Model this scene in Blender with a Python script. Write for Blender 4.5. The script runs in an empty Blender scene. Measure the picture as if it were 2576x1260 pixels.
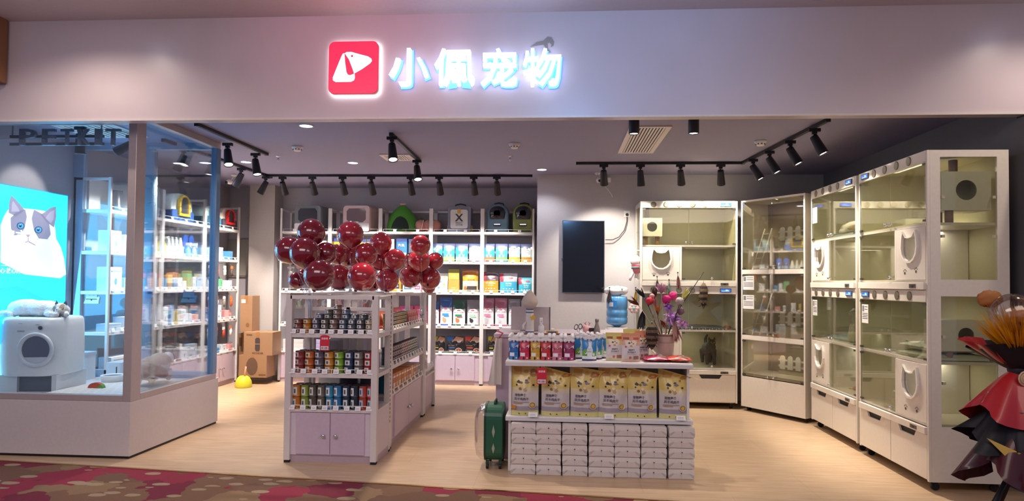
import bpy, bmesh, math, random
from math import sin, cos, pi, radians, sqrt, atan2, tan
from mathutils import Vector, Matrix, noise
random.seed(11)
SC = bpy.context.scene
COL = SC.collection

# ------------------------------------------------------------------ camera
FPX, CAMH = 1700.0, 1.46
YAW, PITCH, ROLL = radians(4.0), radians(1.5), radians(0.55)
SHP = 710 - 630 - FPX * tan(PITCH)
FW = Vector((-sin(YAW) * cos(PITCH), cos(YAW) * cos(PITCH), sin(PITCH)))
R0 = Vector((cos(YAW), sin(YAW), 0)); U0 = R0.cross(FW)
RT = cos(ROLL) * R0 + sin(ROLL) * U0
UP = -sin(ROLL) * R0 + cos(ROLL) * U0
cam = bpy.data.cameras.new('camera'); camo = bpy.data.objects.new('camera', cam); COL.objects.link(camo)
cam.sensor_width = 36; cam.lens = FPX / 2576 * 36; cam.shift_y = SHP / 2576; cam.clip_start = .05
camo.matrix_world = Matrix((( RT.x, UP.x, -FW.x, 0), (RT.y, UP.y, -FW.y, 0), (RT.z, UP.z, -FW.z, CAMH), (0, 0, 0, 1)))
SC.camera = camo

def ray(px, py):
    return FW + RT * ((px - 1288) / FPX) - UP * ((py - 630 - SHP) / FPX)
def aty(px, py, Y):
    d = ray(px, py); return Vector((0, 0, CAMH)) + d * (Y / d.y)
def atx(px, py, X):
    d = ray(px, py); return Vector((0, 0, CAMH)) + d * (X / d.x)
def atz(px, py, Z):
    d = ray(px, py); return Vector((0, 0, CAMH)) + d * ((Z - CAMH) / d.z)

# ------------------------------------------------------------------ world, exposure, hall lights
w = bpy.data.worlds.new('world'); SC.world = w; w.use_nodes = True
w.node_tree.nodes['Background'].inputs[0].default_value = (.44, .45, .66, 1)
w.node_tree.nodes['Background'].inputs[1].default_value = .30
SC.view_settings.view_transform = 'Standard'; SC.view_settings.look = 'None'
SC.view_settings.gamma = 1; SC.view_settings.exposure = 0.6; SC.view_settings.use_curve_mapping = False

def light(kind, loc, aim, energy, color=(1, 1, 1), size=.1, size_y=None, angle=60, blend=.6, parent=None, name='lamp_light'):
    l = bpy.data.lights.new(name, kind); l.energy = energy; l.color = color
    if kind == 'SPOT': l.spot_size = radians(angle); l.spot_blend = blend; l.shadow_soft_size = size
    elif kind == 'AREA':
        l.size = size
        if size_y: l.shape = 'RECTANGLE'; l.size_y = size_y
    else: l.shadow_soft_size = size
    o = bpy.data.objects.new(name, l); COL.objects.link(o)
    o.location = loc
    o.rotation_euler = (Vector(aim) - Vector(loc)).to_track_quat('-Z', 'Y').to_euler()
    if parent: o.parent = parent
    return o
# the mall hall's ceiling lamps in front of the shop
light('AREA', (-2.0, 1.0, 3.45), (-1.5, 5.2, .1), 54, (1, .87, .85), 3.5, 1.5, name='hall_lamp_light')
light('AREA', (2.6, 1.0, 3.45), (1.6, 5.2, .2), 26, (1, .84, .72), 2.5, 1.5, name='hall_lamp_light')
light('SPOT', (.1, 2.4, 3.1), (.35, 5.0, 3.35), 75, (.22, .52, 1), .3, angle=70, blend=1, name='hall_screen_light')
light('SPOT', (-1.3, 2.8, 3.1), (-1.5, 5.0, 3.55), 34, (1, .35, .55), .3, angle=60, blend=1, name='hall_screen_light')

# ------------------------------------------------------------------ materials
def lin(c): return c / 12.92 if c <= .04045 else ((c + .055) / 1.055) ** 2.4
def rgb(h): return tuple(lin(int(h[i:i + 2], 16) / 255) for i in (0, 2, 4)) + (1,)
_m = {}
def M(h, rough=.5, metal=0, emit=0, coat=0, bump=0, bscale=40, trans=0, sss=0, alpha=1):
    k = (h, rough, metal, emit, coat, bump, bscale, trans, sss, alpha)
    if k in _m: return _m[k]
    m = bpy.data.materials.new('mat_' + h); m.use_nodes = True
    nt = m.node_tree; b = nt.nodes['Principled BSDF']
    b.inputs['Base Color'].default_value = rgb(h); b.inputs['Roughness'].default_value = rough
    b.inputs['Metallic'].default_value = metal
    if emit: b.inputs['Emission Color'].default_value = rgb(h); b.inputs['Emission Strength'].default_value = emit
    if coat: b.inputs['Coat Weight'].default_value = coat; b.inputs['Coat Roughness'].default_value = .05
    if trans: b.inputs['Transmission Weight'].default_value = trans
    if alpha < 1: b.inputs['Alpha'].default_value = alpha
    # a little procedural variation in every paint
    tc = nt.nodes.new('ShaderNodeTexCoord'); nz = nt.nodes.new('ShaderNodeTexNoise'); nz.inputs['Scale'].default_value = bscale
    nt.links.new(tc.outputs['Object'], nz.inputs['Vector'])
    if not emit and not trans:
        mx = nt.nodes.new('ShaderNodeMix'); mx.data_type = 'RGBA'; mx.blend_type = 'MULTIPLY'; mx.inputs[0].default_value = .12
        mx.inputs[6].default_value = rgb(h); nt.links.new(nz.outputs['Fac'], mx.inputs[7]); nt.links.new(mx.outputs[2], b.inputs['Base Color'])
    if bump:
        bp = nt.nodes.new('ShaderNodeBump'); bp.inputs['Strength'].default_value = bump; bp.inputs['Distance'].default_value = .01
        nt.links.new(nz.outputs['Fac'], bp.inputs['Height']); nt.links.new(bp.outputs['Normal'], b.inputs['Normal'])
    _m[k] = m; return m
def thin_glass(name, tint, refl=.09, rough=.02):
    m = bpy.data.materials.new(name); m.use_nodes = True; nt = m.node_tree; nt.nodes.clear()
    out = nt.nodes.new('ShaderNodeOutputMaterial'); t = nt.nodes.new('ShaderNodeBsdfTransparent'); g = nt.nodes.new('ShaderNodeBsdfGlossy')
    fr = nt.nodes.new('ShaderNodeFresnel'); fr.inputs[0].default_value = 1.45
    ad = nt.nodes.new('ShaderNodeMath'); ad.operation = 'MULTIPLY_ADD'; ad.inputs[1].default_value = .55; ad.inputs[2].default_value = refl - .03
    mx = nt.nodes.new('ShaderNodeMixShader'); t.inputs[0].default_value = tint; g.inputs['Roughness'].default_value = rough
    nt.links.new(fr.outputs[0], ad.inputs[0]); nt.links.new(ad.outputs[0], mx.inputs[0])
    nt.links.new(t.outputs[0], mx.inputs[1]); nt.links.new(g.outputs[0], mx.inputs[2]); nt.links.new(mx.outputs[0], out.inputs[0]); return m
GLASS = thin_glass('window_glass', (.93, .97, 1, 1), .075)
CAGEGLASS = thin_glass('cage_glass', (.90, .91, .83, 1), .07)
DARKGLASS = thin_glass('smoked_glass', (.80, .79, .70, 1), .12)
CLEAR = thin_glass('clear_plastic', (.93, .93, .95, 1), .12, .12)
WATER = thin_glass('blue_water_plastic', (.42, .68, .95, 1), .1, .08)
WHITE = M('e8e4e0', .4); OFFW = M('d9d2cb', .45); CREAM = M('e9e2d4', .35); BLACK = M('17161a', .4); CHROME = M('d8d8dc', .12, 1)
RACK = M('ddd5d2', .38); LILAC = M('cdbbcb', .45); DKGREY = M('3a3a40', .5); PAPER = M('f2f2f4', .6); INK = M('26262c', .6)
LENS = M('fff6ea', .3, emit=14); DOWN = M('dfe4ff', .3, emit=16)

def nodes(m): return m.node_tree.nodes, m.node_tree.links
def floor_mat():
    m = bpy.data.materials.new('pale_wood_floor'); m.use_nodes = True; N, L = nodes(m); b = N['Principled BSDF']
    tc = N.new('ShaderNodeTexCoord'); mp = N.new('ShaderNodeMapping'); mp.inputs['Scale'].default_value = (1.2, 9, 1)
    n1 = N.new('ShaderNodeTexNoise'); n1.inputs['Scale'].default_value = 3; n1.inputs['Detail'].default_value = 8
    cr = N.new('ShaderNodeValToRGB'); cr.color_ramp.elements[0].position = .3; cr.color_ramp.elements[0].color = rgb('b99a7a'); cr.color_ramp.elements[1].position = .7; cr.color_ramp.elements[1].color = rgb('cfb291')
    br = N.new('ShaderNodeTexBrick'); br.inputs['Scale'].default_value = 1; br.inputs['Brick Width'].default_value = 1.2; br.inputs['Row Height'].default_value = .6; br.inputs['Mortar Size'].default_value = .002; br.offset = .5
    br.inputs['Color1'].default_value = (1, 1, 1, 1); br.inputs['Color2'].default_value = (.95, .95, .95, 1); br.inputs['Mortar'].default_value = (.8, .78, .75, 1)
    mx = N.new('ShaderNodeMix'); mx.data_type = 'RGBA'; mx.blend_type = 'MULTIPLY'; mx.inputs[0].default_value = 1
    L.new(tc.outputs['Object'], mp.inputs[0]); L.new(mp.outputs[0], n1.inputs['Vector']); L.new(n1.outputs['Fac'], cr.inputs[0])
    L.new(tc.outputs['Object'], br.inputs['Vector']); L.new(cr.outputs[0], mx.inputs[6]); L.new(br.outputs[0], mx.inputs[7]); L.new(mx.outputs[2], b.inputs['Base Color'])
    b.inputs['Roughness'].default_value = .38; return m
def carpet_mat():
    m = bpy.data.materials.new('patterned_carpet'); m.use_nodes = True; N, L = nodes(m); b = N['Principled BSDF']
    tc = N.new('ShaderNodeTexCoord'); nz = N.new('ShaderNodeTexNoise'); nz.inputs['Scale'].default_value = 7
    ad = N.new('ShaderNodeVectorMath'); ad.operation = 'MULTIPLY_ADD'; ad.inputs[1].default_value = (.16, .16, .16)
    L.new(tc.outputs['Object'], nz.inputs['Vector']); L.new(nz.outputs['Color'], ad.inputs[0]); L.new(tc.outputs['Object'], ad.inputs[2])
    v1 = N.new('ShaderNodeTexVoronoi'); v1.inputs['Scale'].default_value = 3.6; L.new(ad.outputs[0], v1.inputs['Vector'])
    s1 = N.new('ShaderNodeSeparateColor'); L.new(v1.outputs['Color'], s1.inputs[0])
    c1 = N.new('ShaderNodeValToRGB'); e = c1.color_ramp; e.interpolation = 'CONSTANT'
    e.elements[0].color = rgb('8a6449'); e.elements[1].position = .32; e.elements[1].color = rgb('a12a44')
    for p, c in ((.62, '9c7a58'), (.7, '84213a'), (.86, '7e5a44')):
        q = e.elements.new(p); q.color = rgb(c)
    L.new(s1.outputs[0], c1.inputs[0])
    mp = N.new('ShaderNodeMapping'); mp.inputs['Scale'].default_value = (1, 1.9, 1); mp.inputs['Rotation'].default_value = (0, 0, .45); L.new(tc.outputs['Object'], mp.inputs[0])
    v2 = N.new('ShaderNodeTexVoronoi'); v2.inputs['Scale'].default_value = 6.5; L.new(mp.outputs[0], v2.inputs['Vector'])
    s2 = N.new('ShaderNodeSeparateColor'); L.new(v2.outputs['Color'], s2.inputs[0])
    lt = N.new('ShaderNodeMath'); lt.operation = 'GREATER_THAN'; lt.inputs[1].default_value = .7; L.new(s2.outputs[1], lt.inputs[0])
    ld = N.new('ShaderNodeMath'); ld.operation = 'LESS_THAN'; ld.inputs[1].default_value = .42; L.new(v2.outputs['Distance'], ld.inputs[0])
    mu = N.new('ShaderNodeMath'); mu.operation = 'MULTIPLY'; L.new(lt.outputs[0], mu.inputs[0]); L.new(ld.outputs[0], mu.inputs[1])
    mx = N.new('ShaderNodeMix'); mx.data_type = 'RGBA'; L.new(mu.outputs[0], mx.inputs[0]); L.new(c1.outputs[0], mx.inputs[6]); mx.inputs[7].default_value = rgb('b59c7c')
    n3 = N.new('ShaderNodeTexNoise'); n3.inputs['Scale'].default_value = 260; L.new(tc.outputs['Object'], n3.inputs['Vector'])
    m2 = N.new('ShaderNodeMix'); m2.data_type = 'RGBA'; m2.blend_type = 'MULTIPLY'; m2.inputs[0].default_value = .5; L.new(mx.outputs[2], m2.inputs[6]); L.new(n3.outputs['Color'], m2.inputs[7])
    bp = N.new('ShaderNodeBump'); bp.inputs['Strength'].default_value = .7; bp.inputs['Distance'].default_value = .006; L.new(n3.outputs['Fac'], bp.inputs['Height'])
    L.new(m2.outputs[2], b.inputs['Base Color']); L.new(bp.outputs[0], b.inputs['Normal']); b.inputs['Roughness'].default_value = .95; return m

# ------------------------------------------------------------------ mesh builder
class MB:
    def __init__(s): s.v = []; s.f = []; s.m = []; s.sm = []
    def add(s, vs, fs, mi=0, smooth=False):
        o = len(s.v); s.v += [tuple(v) for v in vs]
        for f in fs: s.f.append([o + i for i in f]); s.m.append(mi); s.sm.append(smooth)
        return s
    def box(s, a, b, mi=0):
        x0, y0, z0 = a; x1, y1, z1 = b
        vs = [(x0, y0, z0), (x1, y0, z0), (x1, y1, z0), (x0, y1, z0), (x0, y0, z1), (x1, y0, z1), (x1, y1, z1), (x0, y1, z1)]
        return s.add(vs, [(0, 3, 2, 1), (4, 5, 6, 7), (0, 1, 5, 4), (1, 2, 6, 5), (2, 3, 7, 6), (3, 0, 4, 7)], mi)
    def rbox(s, a, b, r=.01, mi=0, n=3, axis='z'):
        # box with rounded vertical (or other axis) edges
        (x0, y0, z0), (x1, y1, z1) = a, b
        if axis == 'z': A, B, C = (x0, x1), (y0, y1), (z0, z1)
        elif axis == 'y': A, B, C = (x0, x1), (z0, z1), (y0, y1)
        else: A, B, C = (y0, y1), (z0, z1), (x0, x1)
        pts = rrect(A[0], B[0], A[1], B[1], r, n)
        return s.prism(pts, C[0], C[1], axis, mi)
    def prism(s, pts, c0, c1, axis='z', mi=0, smooth=False):
        def P(p, c):
            return (p[0], p[1], c) if axis == 'z' else ((p[0], c, p[1]) if axis == 'y' else (c, p[0], p[1]))
        n = len(pts); vs = [P(p, c0) for p in pts] + [P(p, c1) for p in pts]
        area = sum(pts[i][0] * pts[(i + 1) % n][1] - pts[(i + 1) % n][0] * pts[i][1] for i in range(n))
        fl = (area > 0) != (axis == 'y')
        if c1 < c0: fl = not fl
        fs = [[i, (i + 1) % n, n + (i + 1) % n, n + i] for i in range(n)]
        top = [n + i for i in range(n)]; bot = list(range(n))[::-1]
        if not fl: fs = [f[::-1] for f in fs]; top = top[::-1]; bot = bot[::-1]
        s.add(vs, fs, mi, smooth)
        o = len(s.v) - 2 * n
        for f in (top, bot): s.f.append([o + i for i in f]); s.m.append(mi); s.sm.append(False)
        return s
    def ring_prism(s, outer, inner, c0, c1, axis='y', mi=0):
        # outer and inner outlines with the same number of points
        def P(p, c): return (p[0], p[1], c) if axis == 'z' else ((p[0], c, p[1]) if axis == 'y' else (c, p[0], p[1]))
        n = len(outer); vs = [P(p, c0) for p in outer] + [P(p, c0) for p in inner] + [P(p, c1) for p in outer] + [P(p, c1) for p in inner]
        fs = []
        for i in range(n):
            j = (i + 1) % n
            fs += [(i, j, n + j, n + i), (2 * n + i, 3 * n + i, 3 * n + j, 2 * n + j), (i, 2 * n + i, 2 * n + j, j), (n + i, n + j, 3 * n + j, 3 * n + i)]
        return s.add(vs, fs, mi)
    def lathe(s, prof, c=(0, 0, 0), n=20, mi=0, cap=True, smooth=True, M4=None, sx=1, sy=1):
        vs = []; fs = []
        for r, z in prof:
            for i in range(n):
                a = 2 * pi * i / n; p = Vector((r * cos(a) * sx, r * sin(a) * sy, z))
                if M4: p = M4 @ p
                vs.append((p.x + c[0], p.y + c[1], p.z + c[2]))
        for k in range(len(prof) - 1):
            for i in range(n):
                j = (i + 1) % n; fs.append((k * n + i, k * n + j, (k + 1) * n + j, (k + 1) * n + i))
        s.add(vs, fs, mi, smooth); o = len(s.v) - len(vs)
        if cap:
            if prof[0][0] > 1e-5: s.f.append([o + i for i in range(n)][::-1]); s.m.append(mi); s.sm.append(False)
            if prof[-1][0] > 1e-5: s.f.append([o + (len(prof) - 1) * n + i for i in range(n)]); s.m.append(mi); s.sm.append(False)
        return s
    def cyl(s, p0, p1, r0, r1=None, n=14, mi=0, cap=True):
        if r1 is None: r1 = r0
        p0, p1 = Vector(p0), Vector(p1); d = p1 - p0
        q = d.to_track_quat('Z', 'Y').to_matrix().to_4x4()
        return s.lathe([(r0, 0), (r1, d.length)], p0, n, mi, cap, True, q)
    def tube(s, pts, r, n=8, mi=0, cap=True):
        pts = [Vector(p) for p in pts]; rs = r if isinstance(r, (list, tuple)) else [r] * len(pts)
        vs = []; fs = []; up = None
        for k, p in enumerate(pts):
            t = (pts[min(k + 1, len(pts) - 1)] - pts[max(k - 1, 0)]).normalized()
            if up is None:
                up = Vector((0, 0, 1)) if abs(t.z) < .9 else Vector((1, 0, 0))
            a = t.cross(up).normalized(); b = a.cross(t).normalized(); up = b
            for i in range(n):
                an = 2 * pi * i / n; vs.append(p + a * cos(an) * rs[k] + b * sin(an) * rs[k])
        for k in range(len(pts) - 1):
            for i in range(n):
                j = (i + 1) % n; fs.append((k * n + i, (k + 1) * n + i, (k + 1) * n + j, k * n + j))
        if cap: fs.append([i for i in range(n)]); fs.append([(len(pts) - 1) * n + i for i in range(n)][::-1])
        return s.add(vs, fs, mi, True)
    def ell(s, c, r, mi=0, n=16, m=10, R=None):
        if not isinstance(r, (tuple, list)): r = (r, r, r)
        vs = [(0, 0, -1)]; fs = []
        for k in range(1, m):
            a = -pi / 2 + pi * k / m
            for i in range(n): b = 2 * pi * i / n; vs.append((cos(a) * cos(b), cos(a) * sin(b), sin(a)))
        vs.append((0, 0, 1))
        for i in range(n): fs.append((0, 1 + (i + 1) % n, 1 + i))
        for k in range(m - 2):
            for i in range(n):
                j = (i + 1) % n; fs.append((1 + k * n + i, 1 + k * n + j, 1 + (k + 1) * n + j, 1 + (k + 1) * n + i))
        o = 1 + (m - 2) * n; L = len(vs) - 1
        for i in range(n): fs.append((o + i, o + (i + 1) % n, L))
        out = []
        for v in vs:
            p = Vector((v[0] * r[0], v[1] * r[1], v[2] * r[2]))
            if R: p = R @ p
            out.append(p + Vector(c))
        return s.add(out, fs, mi, True)
    def grid(s, fn, nu, nv, mi=0, smooth=True, mfn=None, flip=False):
        vs = [fn(i / nu, j / nv) for j in range(nv + 1) for i in range(nu + 1)]; o = len(s.v)
        s.v += [tuple(v) for v in vs]
        for j in range(nv):
            for i in range(nu):
                a = j * (nu + 1) + i; f = [a, a + 1, a + nu + 2, a + nu + 1]
                if flip: f = f[::-1]
                s.f.append([o + q for q in f]); s.m.append(mfn((i + .5) / nu, (j + .5) / nv) if mfn else mi); s.sm.append(smooth)
        return s
    def mesh(s, name, mats):
        me = bpy.data.meshes.new(name); me.from_pydata(s.v, [], s.f)
        if not isinstance(mats, (list, tuple)): mats = [mats]
        for m in mats: me.materials.append(m)
        me.polygons.foreach_set('material_index', s.m); me.polygons.foreach_set('use_smooth', s.sm)
        me.update(); return me
    def build(s, name, mats, parent=None, bevel=0, loc=None, rot=None, **k):
        o = bpy.data.objects.new(name, s.mesh(name, mats)); COL.objects.link(o)
        if parent is not None: o.parent = parent
        if loc is not None: o.location = loc
        if rot is not None: o.rotation_euler = rot
        if bevel:
            b = o.modifiers.new('bevel', 'BEVEL'); b.width = bevel; b.segments = 2; b.limit_method = 'ANGLE'
        return o

def rrect(x0, y0, x1, y1, r, n=4):
    r = min(r, (x1 - x0) / 2 - 1e-5, (y1 - y0) / 2 - 1e-5); out = []
    for cx, cy, a0 in ((x1 - r, y1 - r, 0), (x0 + r, y1 - r, 90), (x0 + r, y0 + r, 180), (x1 - r, y0 + r, 270)):
        for k in range(n + 1): a = radians(a0 + 90 * k / n); out.append((cx + r * cos(a), cy + r * sin(a)))
    return out

def tag(o, label=None, cat=None, group=None, kind=None):
    if label: o['label'] = label
    if cat: o['category'] = cat
    if group: o['group'] = group
    if kind: o['kind'] = kind
    return o
def thing(name, label, cat, loc=(0, 0, 0), rz=0, group=None, kind=None):
    o = bpy.data.objects.new(name, None); COL.objects.link(o); o.location = loc; o.rotation_euler = (0, 0, rz); o.empty_display_size = .1
    return tag(o, label, cat, group, kind)
def struct(name, mb, mats, label=None, bevel=0, cat=None):
    o = mb.build(name, mats, bevel=bevel); return tag(o, label, cat or name.split('_')[0], None, 'structure')
KIDS = {}
def dup(root, loc, rz=None, label=None, group=None, scale=None):
    def cp(o, par):
        c = o.copy(); COL.objects.link(c)
        if par is not None: c.parent = par
        for ch in o.children: cp(ch, c)
        return c
    r = cp(root, None); r.location = loc
    if rz is not None: r.rotation_euler = (0, 0, rz)
    if scale: r.scale = scale
    if label: r['label'] = label
    if group: r['group'] = group
    return r
ORD = ['first', 'second', 'third', 'fourth', 'fifth', 'sixth', 'seventh', 'eighth', 'ninth', 'tenth', 'eleventh', 'twelfth', 'thirteenth', 'fourteenth', 'fifteenth', 'sixteenth']
def nth(i, n=None):
    if n and i == n - 1 and n > 2: return 'last'
    return ORD[i]

_tx = {}
def text_mesh(body, offset=0, extrude=0, res=4):
    k = (body, offset, extrude, res)
    if k in _tx: return _tx[k]
    c = bpy.data.curves.new('t', 'FONT'); c.body = body; c.align_x = 'CENTER'; c.resolution_u = res; c.offset = offset; c.extrude = extrude; c.space_line = .95
    o = bpy.data.objects.new('t', c); me = bpy.data.meshes.new_from_object(o)
    vs = [tuple(v.co) for v in me.vertices]; fs = [list(p.vertices) for p in me.polygons]
    bpy.data.objects.remove(o); bpy.data.curves.remove(c); bpy.data.meshes.remove(me)
    if not vs: vs = [(0, 0, 0), (1, 0, 0), (1, 1, 0)]; fs = [(0, 1, 2)]
    xs = [v[0] for v in vs]; ys = [v[1] for v in vs]
    _tx[k] = (vs, fs, (min(xs), min(ys), max(xs), max(ys))); return _tx[k]
def text_mb(mb, body, fn, W, H, mi=0, offset=0, extrude=0, stretch=False, ang=0, res=2):
    """letters scaled into a W x H box centred on 0,0 then carried by fn(x, y, z)"""
    vs, fs, (x0, y0, x1, y1) = text_mesh(body, offset, extrude, res)
    s = min(W / (x1 - x0), H / (y1 - y0)); sx, sy = (W / (x1 - x0), H / (y1 - y0)) if stretch else (s, s)
    cx, cy = (x0 + x1) / 2, (y0 + y1) / 2; ca, sa = cos(ang), sin(ang); out = []
    for x, y, z in vs:
        a, b = (x - cx) * sx, (y - cy) * sy; out.append(fn(a * ca - b * sa, a * sa + b * ca, z * s))
    mb.add(out, fs, mi); return mb
def flat(c, ax, ay, n):
    c, ax, ay, n = Vector(c), Vector(ax), Vector(ay), Vector(n)
    return lambda x, y, z=0: c + ax * x + ay * y + n * z
def front(c): return flat(c, (1, 0, 0), (0, 0, 1), (0, -1, 0))   # reads correctly from -Y

def poly_mb(mb, pts, fn, mi=0, z=0):
    # star-shaped or simple outline filled as one ngon
    return mb.add([fn(x, y, z) for x, y in pts], [list(range(len(pts)))], mi)
def circ(cx, cy, r, n=16, ry=None, a0=0, a1=360):
    ry = r if ry is None else ry
    return [(cx + r * cos(radians(a0 + (a1 - a0) * i / n)), cy + ry * sin(radians(a0 + (a1 - a0) * i / n))) for i in range(n)]
# ------------------------------------------------------------------ THE SETTING
CEIL = 2.85
def carp_y(x): return 4.70 - .095 * x            # line where carpet meets floor
FLR = floor_mat(); CPT = carpet_mat()
mb = MB(); mb.prism([(-6.5, carp_y(-6.5)), (4.5, carp_y(4.5)), (4.5, 10.2), (-6.5, 10.2)], -.05, 0); struct('floor', mb, FLR, 'pale beige wood floor of the pet shop')
mb = MB(); mb.prism([(-6.5, -2), (5.5, -2), (5.5, carp_y(5.5)), (-6.5, carp_y(-6.5))], -.05, .004); struct('floor', mb, CPT, 'crimson and brown patterned mall carpet in front of the shop')
mb = MB(); mb.prism([(-6.5, carp_y(-6.5) - .012), (5.5, carp_y(5.5) - .012), (5.5, carp_y(5.5) + .012), (-6.5, carp_y(-6.5) + .012)], 0, .008); struct('trim_1', mb, M('c9a35c', .25, 1), 'thin brass strip where carpet meets wood floor')
WALLG = M('b3adb4', .6); WALLD = M('8d8a92', .6); CEILM = M('938faa', .7)
FAS = M('c9bbc0', .3, bump=.02, bscale=3)
struct('ceiling', MB().box((-5.3, 5.11, CEIL), (3.6, 10.1, CEIL + .1)), CEILM, 'dark grey shop ceiling')
struct('wall_back', MB().box((-5.3, 9.9, 0), (-.29, 10.05, CEIL)), WALLG, 'grey back wall behind the food racks')
struct('wall_back', MB().box((-.29, 8.7, 0), (3.6, 9.95, CEIL)), M('c2bcbc', .6), 'projecting grey back wall that carries the television')
struct('wall_left', MB().box((-5.15, 5.0, 0), (-5.0, 9.95, CEIL)), WALLG, 'grey left side wall of the shop')
struct('wall_right', MB().box((3.3, 4.2, 0), (3.6, 8.75, 2.68)).box((3.3, 5.11, 2.68), (3.6, 8.75, CEIL)), M('6d6b70', .6), 'dark grey right wall')
struct('wall_front', MB().box((-6.5, 5.0, 2.69), (5.5, 5.11, 3.49)), FAS, 'pale grey shop fascia above the open front', bevel=.004)
struct('trim_2', MB().box((-6.5, 4.985, 2.683), (5.5, 5.0, 2.697)), M('d8ccc6', .3), 'thin edge strip along the bottom of the fascia')
struct('ceiling', MB().prism([(-6.5, 2.0), (5.5, 2.0), (5.5, 5.2), (-6.5, 5.2)], 3.48, 3.56), M('ddd2d0', .45), 'smooth mall soffit above the fascia')
struct('trim_3', MB().rbox((-4.75, 4.84, 2.98), (-4.335, 4.99, 3.49), .03), M('8a5a3a', .5), 'brown wooden trim at the left end of the fascia')
struct('wall_back', MB().box((-4.54, 9.6, 0), (-4.16, 9.9, CEIL)), M('b9b2ae', .6), 'square grey pillar in the back left corner')
mb = MB(); mb.box((-5.0, 9.87, 1.5), (-4.55, 9.9, 2.07)); mb.box((-4.98, 9.86, 1.52), (-4.57, 9.87, 2.05)); o = mb.build('electrical_panel', M('98938c', .5)); tag(o, 'grey electrical panel cover on back wall left of pillar', 'panel')
# soffit downlights of the mall (their glow shows on the fascia)
def downlight(x, y, z, label, r=.05, group=None, power=0, col=(1, .95, .9), ang=100):
    t = thing('recessed_downlight', label, 'ceiling light', (x, y, z), 0, group)
    MB().lathe([(r + .012, 0), (r + .012, -.006), (r, -.006), (r, -.002)], n=20, cap=False).build('trim_ring', M('d9d9de', .4), t)
    MB().lathe([(0, -.0035), (r, -.0035)], n=20, cap=False).build('lamp_disc', DOWN, t)
    if power: light('SPOT', (0, 0, -.02), (0, 0, -1), power, col, .03, angle=ang, parent=t, name='lamp_light')
    return t
for px, py in ((410, 128), (2480, 98)):
    p = aty(px, py, 5.0); d = ray(px, py); k = (3.48 - p.z) / d.z
    downlight(p.x + d.x * k, 5.0 - d.y * k, 3.48, 'round downlight in the mall soffit above the %s of the fascia' % ('left end' if px < 1000 else 'right end'), .07, power=34, col=(1, .85, .7), ang=150)

# ------------------------------------------------------------------ FASCIA SIGN
def px_box(x0, y0, x1, y1, Y):
    a, b = aty(x0, y0, Y), aty(x1, y1, Y); return min(a.x, b.x), min(a.z, b.z), max(a.x, b.x), max(a.z, b.z)
SIGNW = M('f4f9ff', .3, emit=1.15); HALO = M('4f9cff', .3, emit=1.3); SIGNSIDE = M('b9c4d6', .3)
t = thing('illuminated_logo_sign', 'red rounded square lightbox with white dog head emblem on the fascia', 'sign', aty(889, 170, 4.94))
c = t.location.copy(); x0, z0, x1, z1 = px_box(826, 237, 953, 103, 4.94); hw, hh = (x1 - x0) / 2, (z1 - z0) / 2
MB().prism(rrect(-hw, -hh, hw, hh, .045, 6), .0, .036, 'y').build('box', M('c22b48', .35), t)
MB().prism(rrect(-hw + .003, -hh + .003, hw - .003, hh - .003, .043, 6), -.006, 0, 'y').build('face', M('ff2246', .3, emit=.8), t)
MB().prism(rrect(-hw - .006, -hh - .006, hw + .006, hh + .006, .05, 6), .036, .046, 'y').build('backlight', M('ffffff', .3, emit=2.5), t)
mb = MB(); f = front((0, -.008, 0)); S = hw / 64
def L(pts): return [((x - 889) * S, (170 - y) * S) for x, y in pts]
poly_mb(mb, L([(867, 134), (872, 131), (884, 131), (905, 137), (927, 143), (936, 149), (937, 155), (932, 161), (912, 175), (892, 186), (887, 172), (878, 150)]), f)
poly_mb(mb, L([(866, 134), (868, 156), (872, 182), (876, 189), (882, 190), (893, 186), (894, 197), (892, 203), (884, 207), (845, 207), (838, 203), (837, 196), (848, 168), (858, 143), (862, 135)]), f)
mb.build('emblem', M('fff6f6', .3, emit=1.5), t)
mb = MB(); poly_mb(mb, L(circ(886, 141.5, 3, 14)), front((0, -.010, 0))); poly_mb(mb, L([(869, 137), (877, 152), (887, 178), (889, 186), (880, 189), (875, 186), (870, 160)]), front((0, -.010, 0))); mb.build('emblem_gap', M('ff2246', .3, emit=.8), t)
for ch, (a, b) , lab in zip('小佩宠物', ((978, 1078), (1092, 1193), (1209, 1301), (1315, 1412)), ('first', 'second', 'third', 'fourth')):
    x0, z0, x1, z1 = px_box(a, 215, b, 121, 4.92); W, H = x1 - x0, z1 - z0
    t = thing('illuminated_sign_character', 'white glowing %s of four chinese characters on the fascia sign' % lab, 'sign', ((x0 + x1) / 2, 4.92, (z0 + z1) / 2), 0, 'illuminated characters of the shop name')
    mb = MB(); text_mb(mb, ch, lambda x, y, z: Vector((x, .02 - z, y)), W, H, 0, .004, .10, True); mb.build('letter_face', SIGNW, t)
    mb = MB(); text_mb(mb, ch, lambda x, y, z: Vector((x, .07, y)), W + .02, H + .02, 0, .035, 0, True); mb.build('backlight', HALO, t)
    light('POINT', (0, .055, 0), (0, 1, 0), .07, (.35, .65, 1), .05, parent=t)
mb = MB(); f = front((0, 0, 0)); 
poly_mb(mb, [(-.13, -.015), (-.08, .02), (-.03, .03), (.0, .06), (.03, .055), (.05, .02), (.045, -.01), (.025, -.02), (.03, 0), (.015, .015), (.0, .01), (.005, -.03), (.03, -.06), (-.01, -.06), (-.015, -.02), (-.03, .0), (-.07, -.005)], f)
p = aty(1377, 112, 4.995); o = mb.build('peeled_decal', M('8e8783', .7), loc=(p.x, 4.996, p.z)); tag(o, 'grey peeled paint mark above the last sign character', 'decal')

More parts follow.
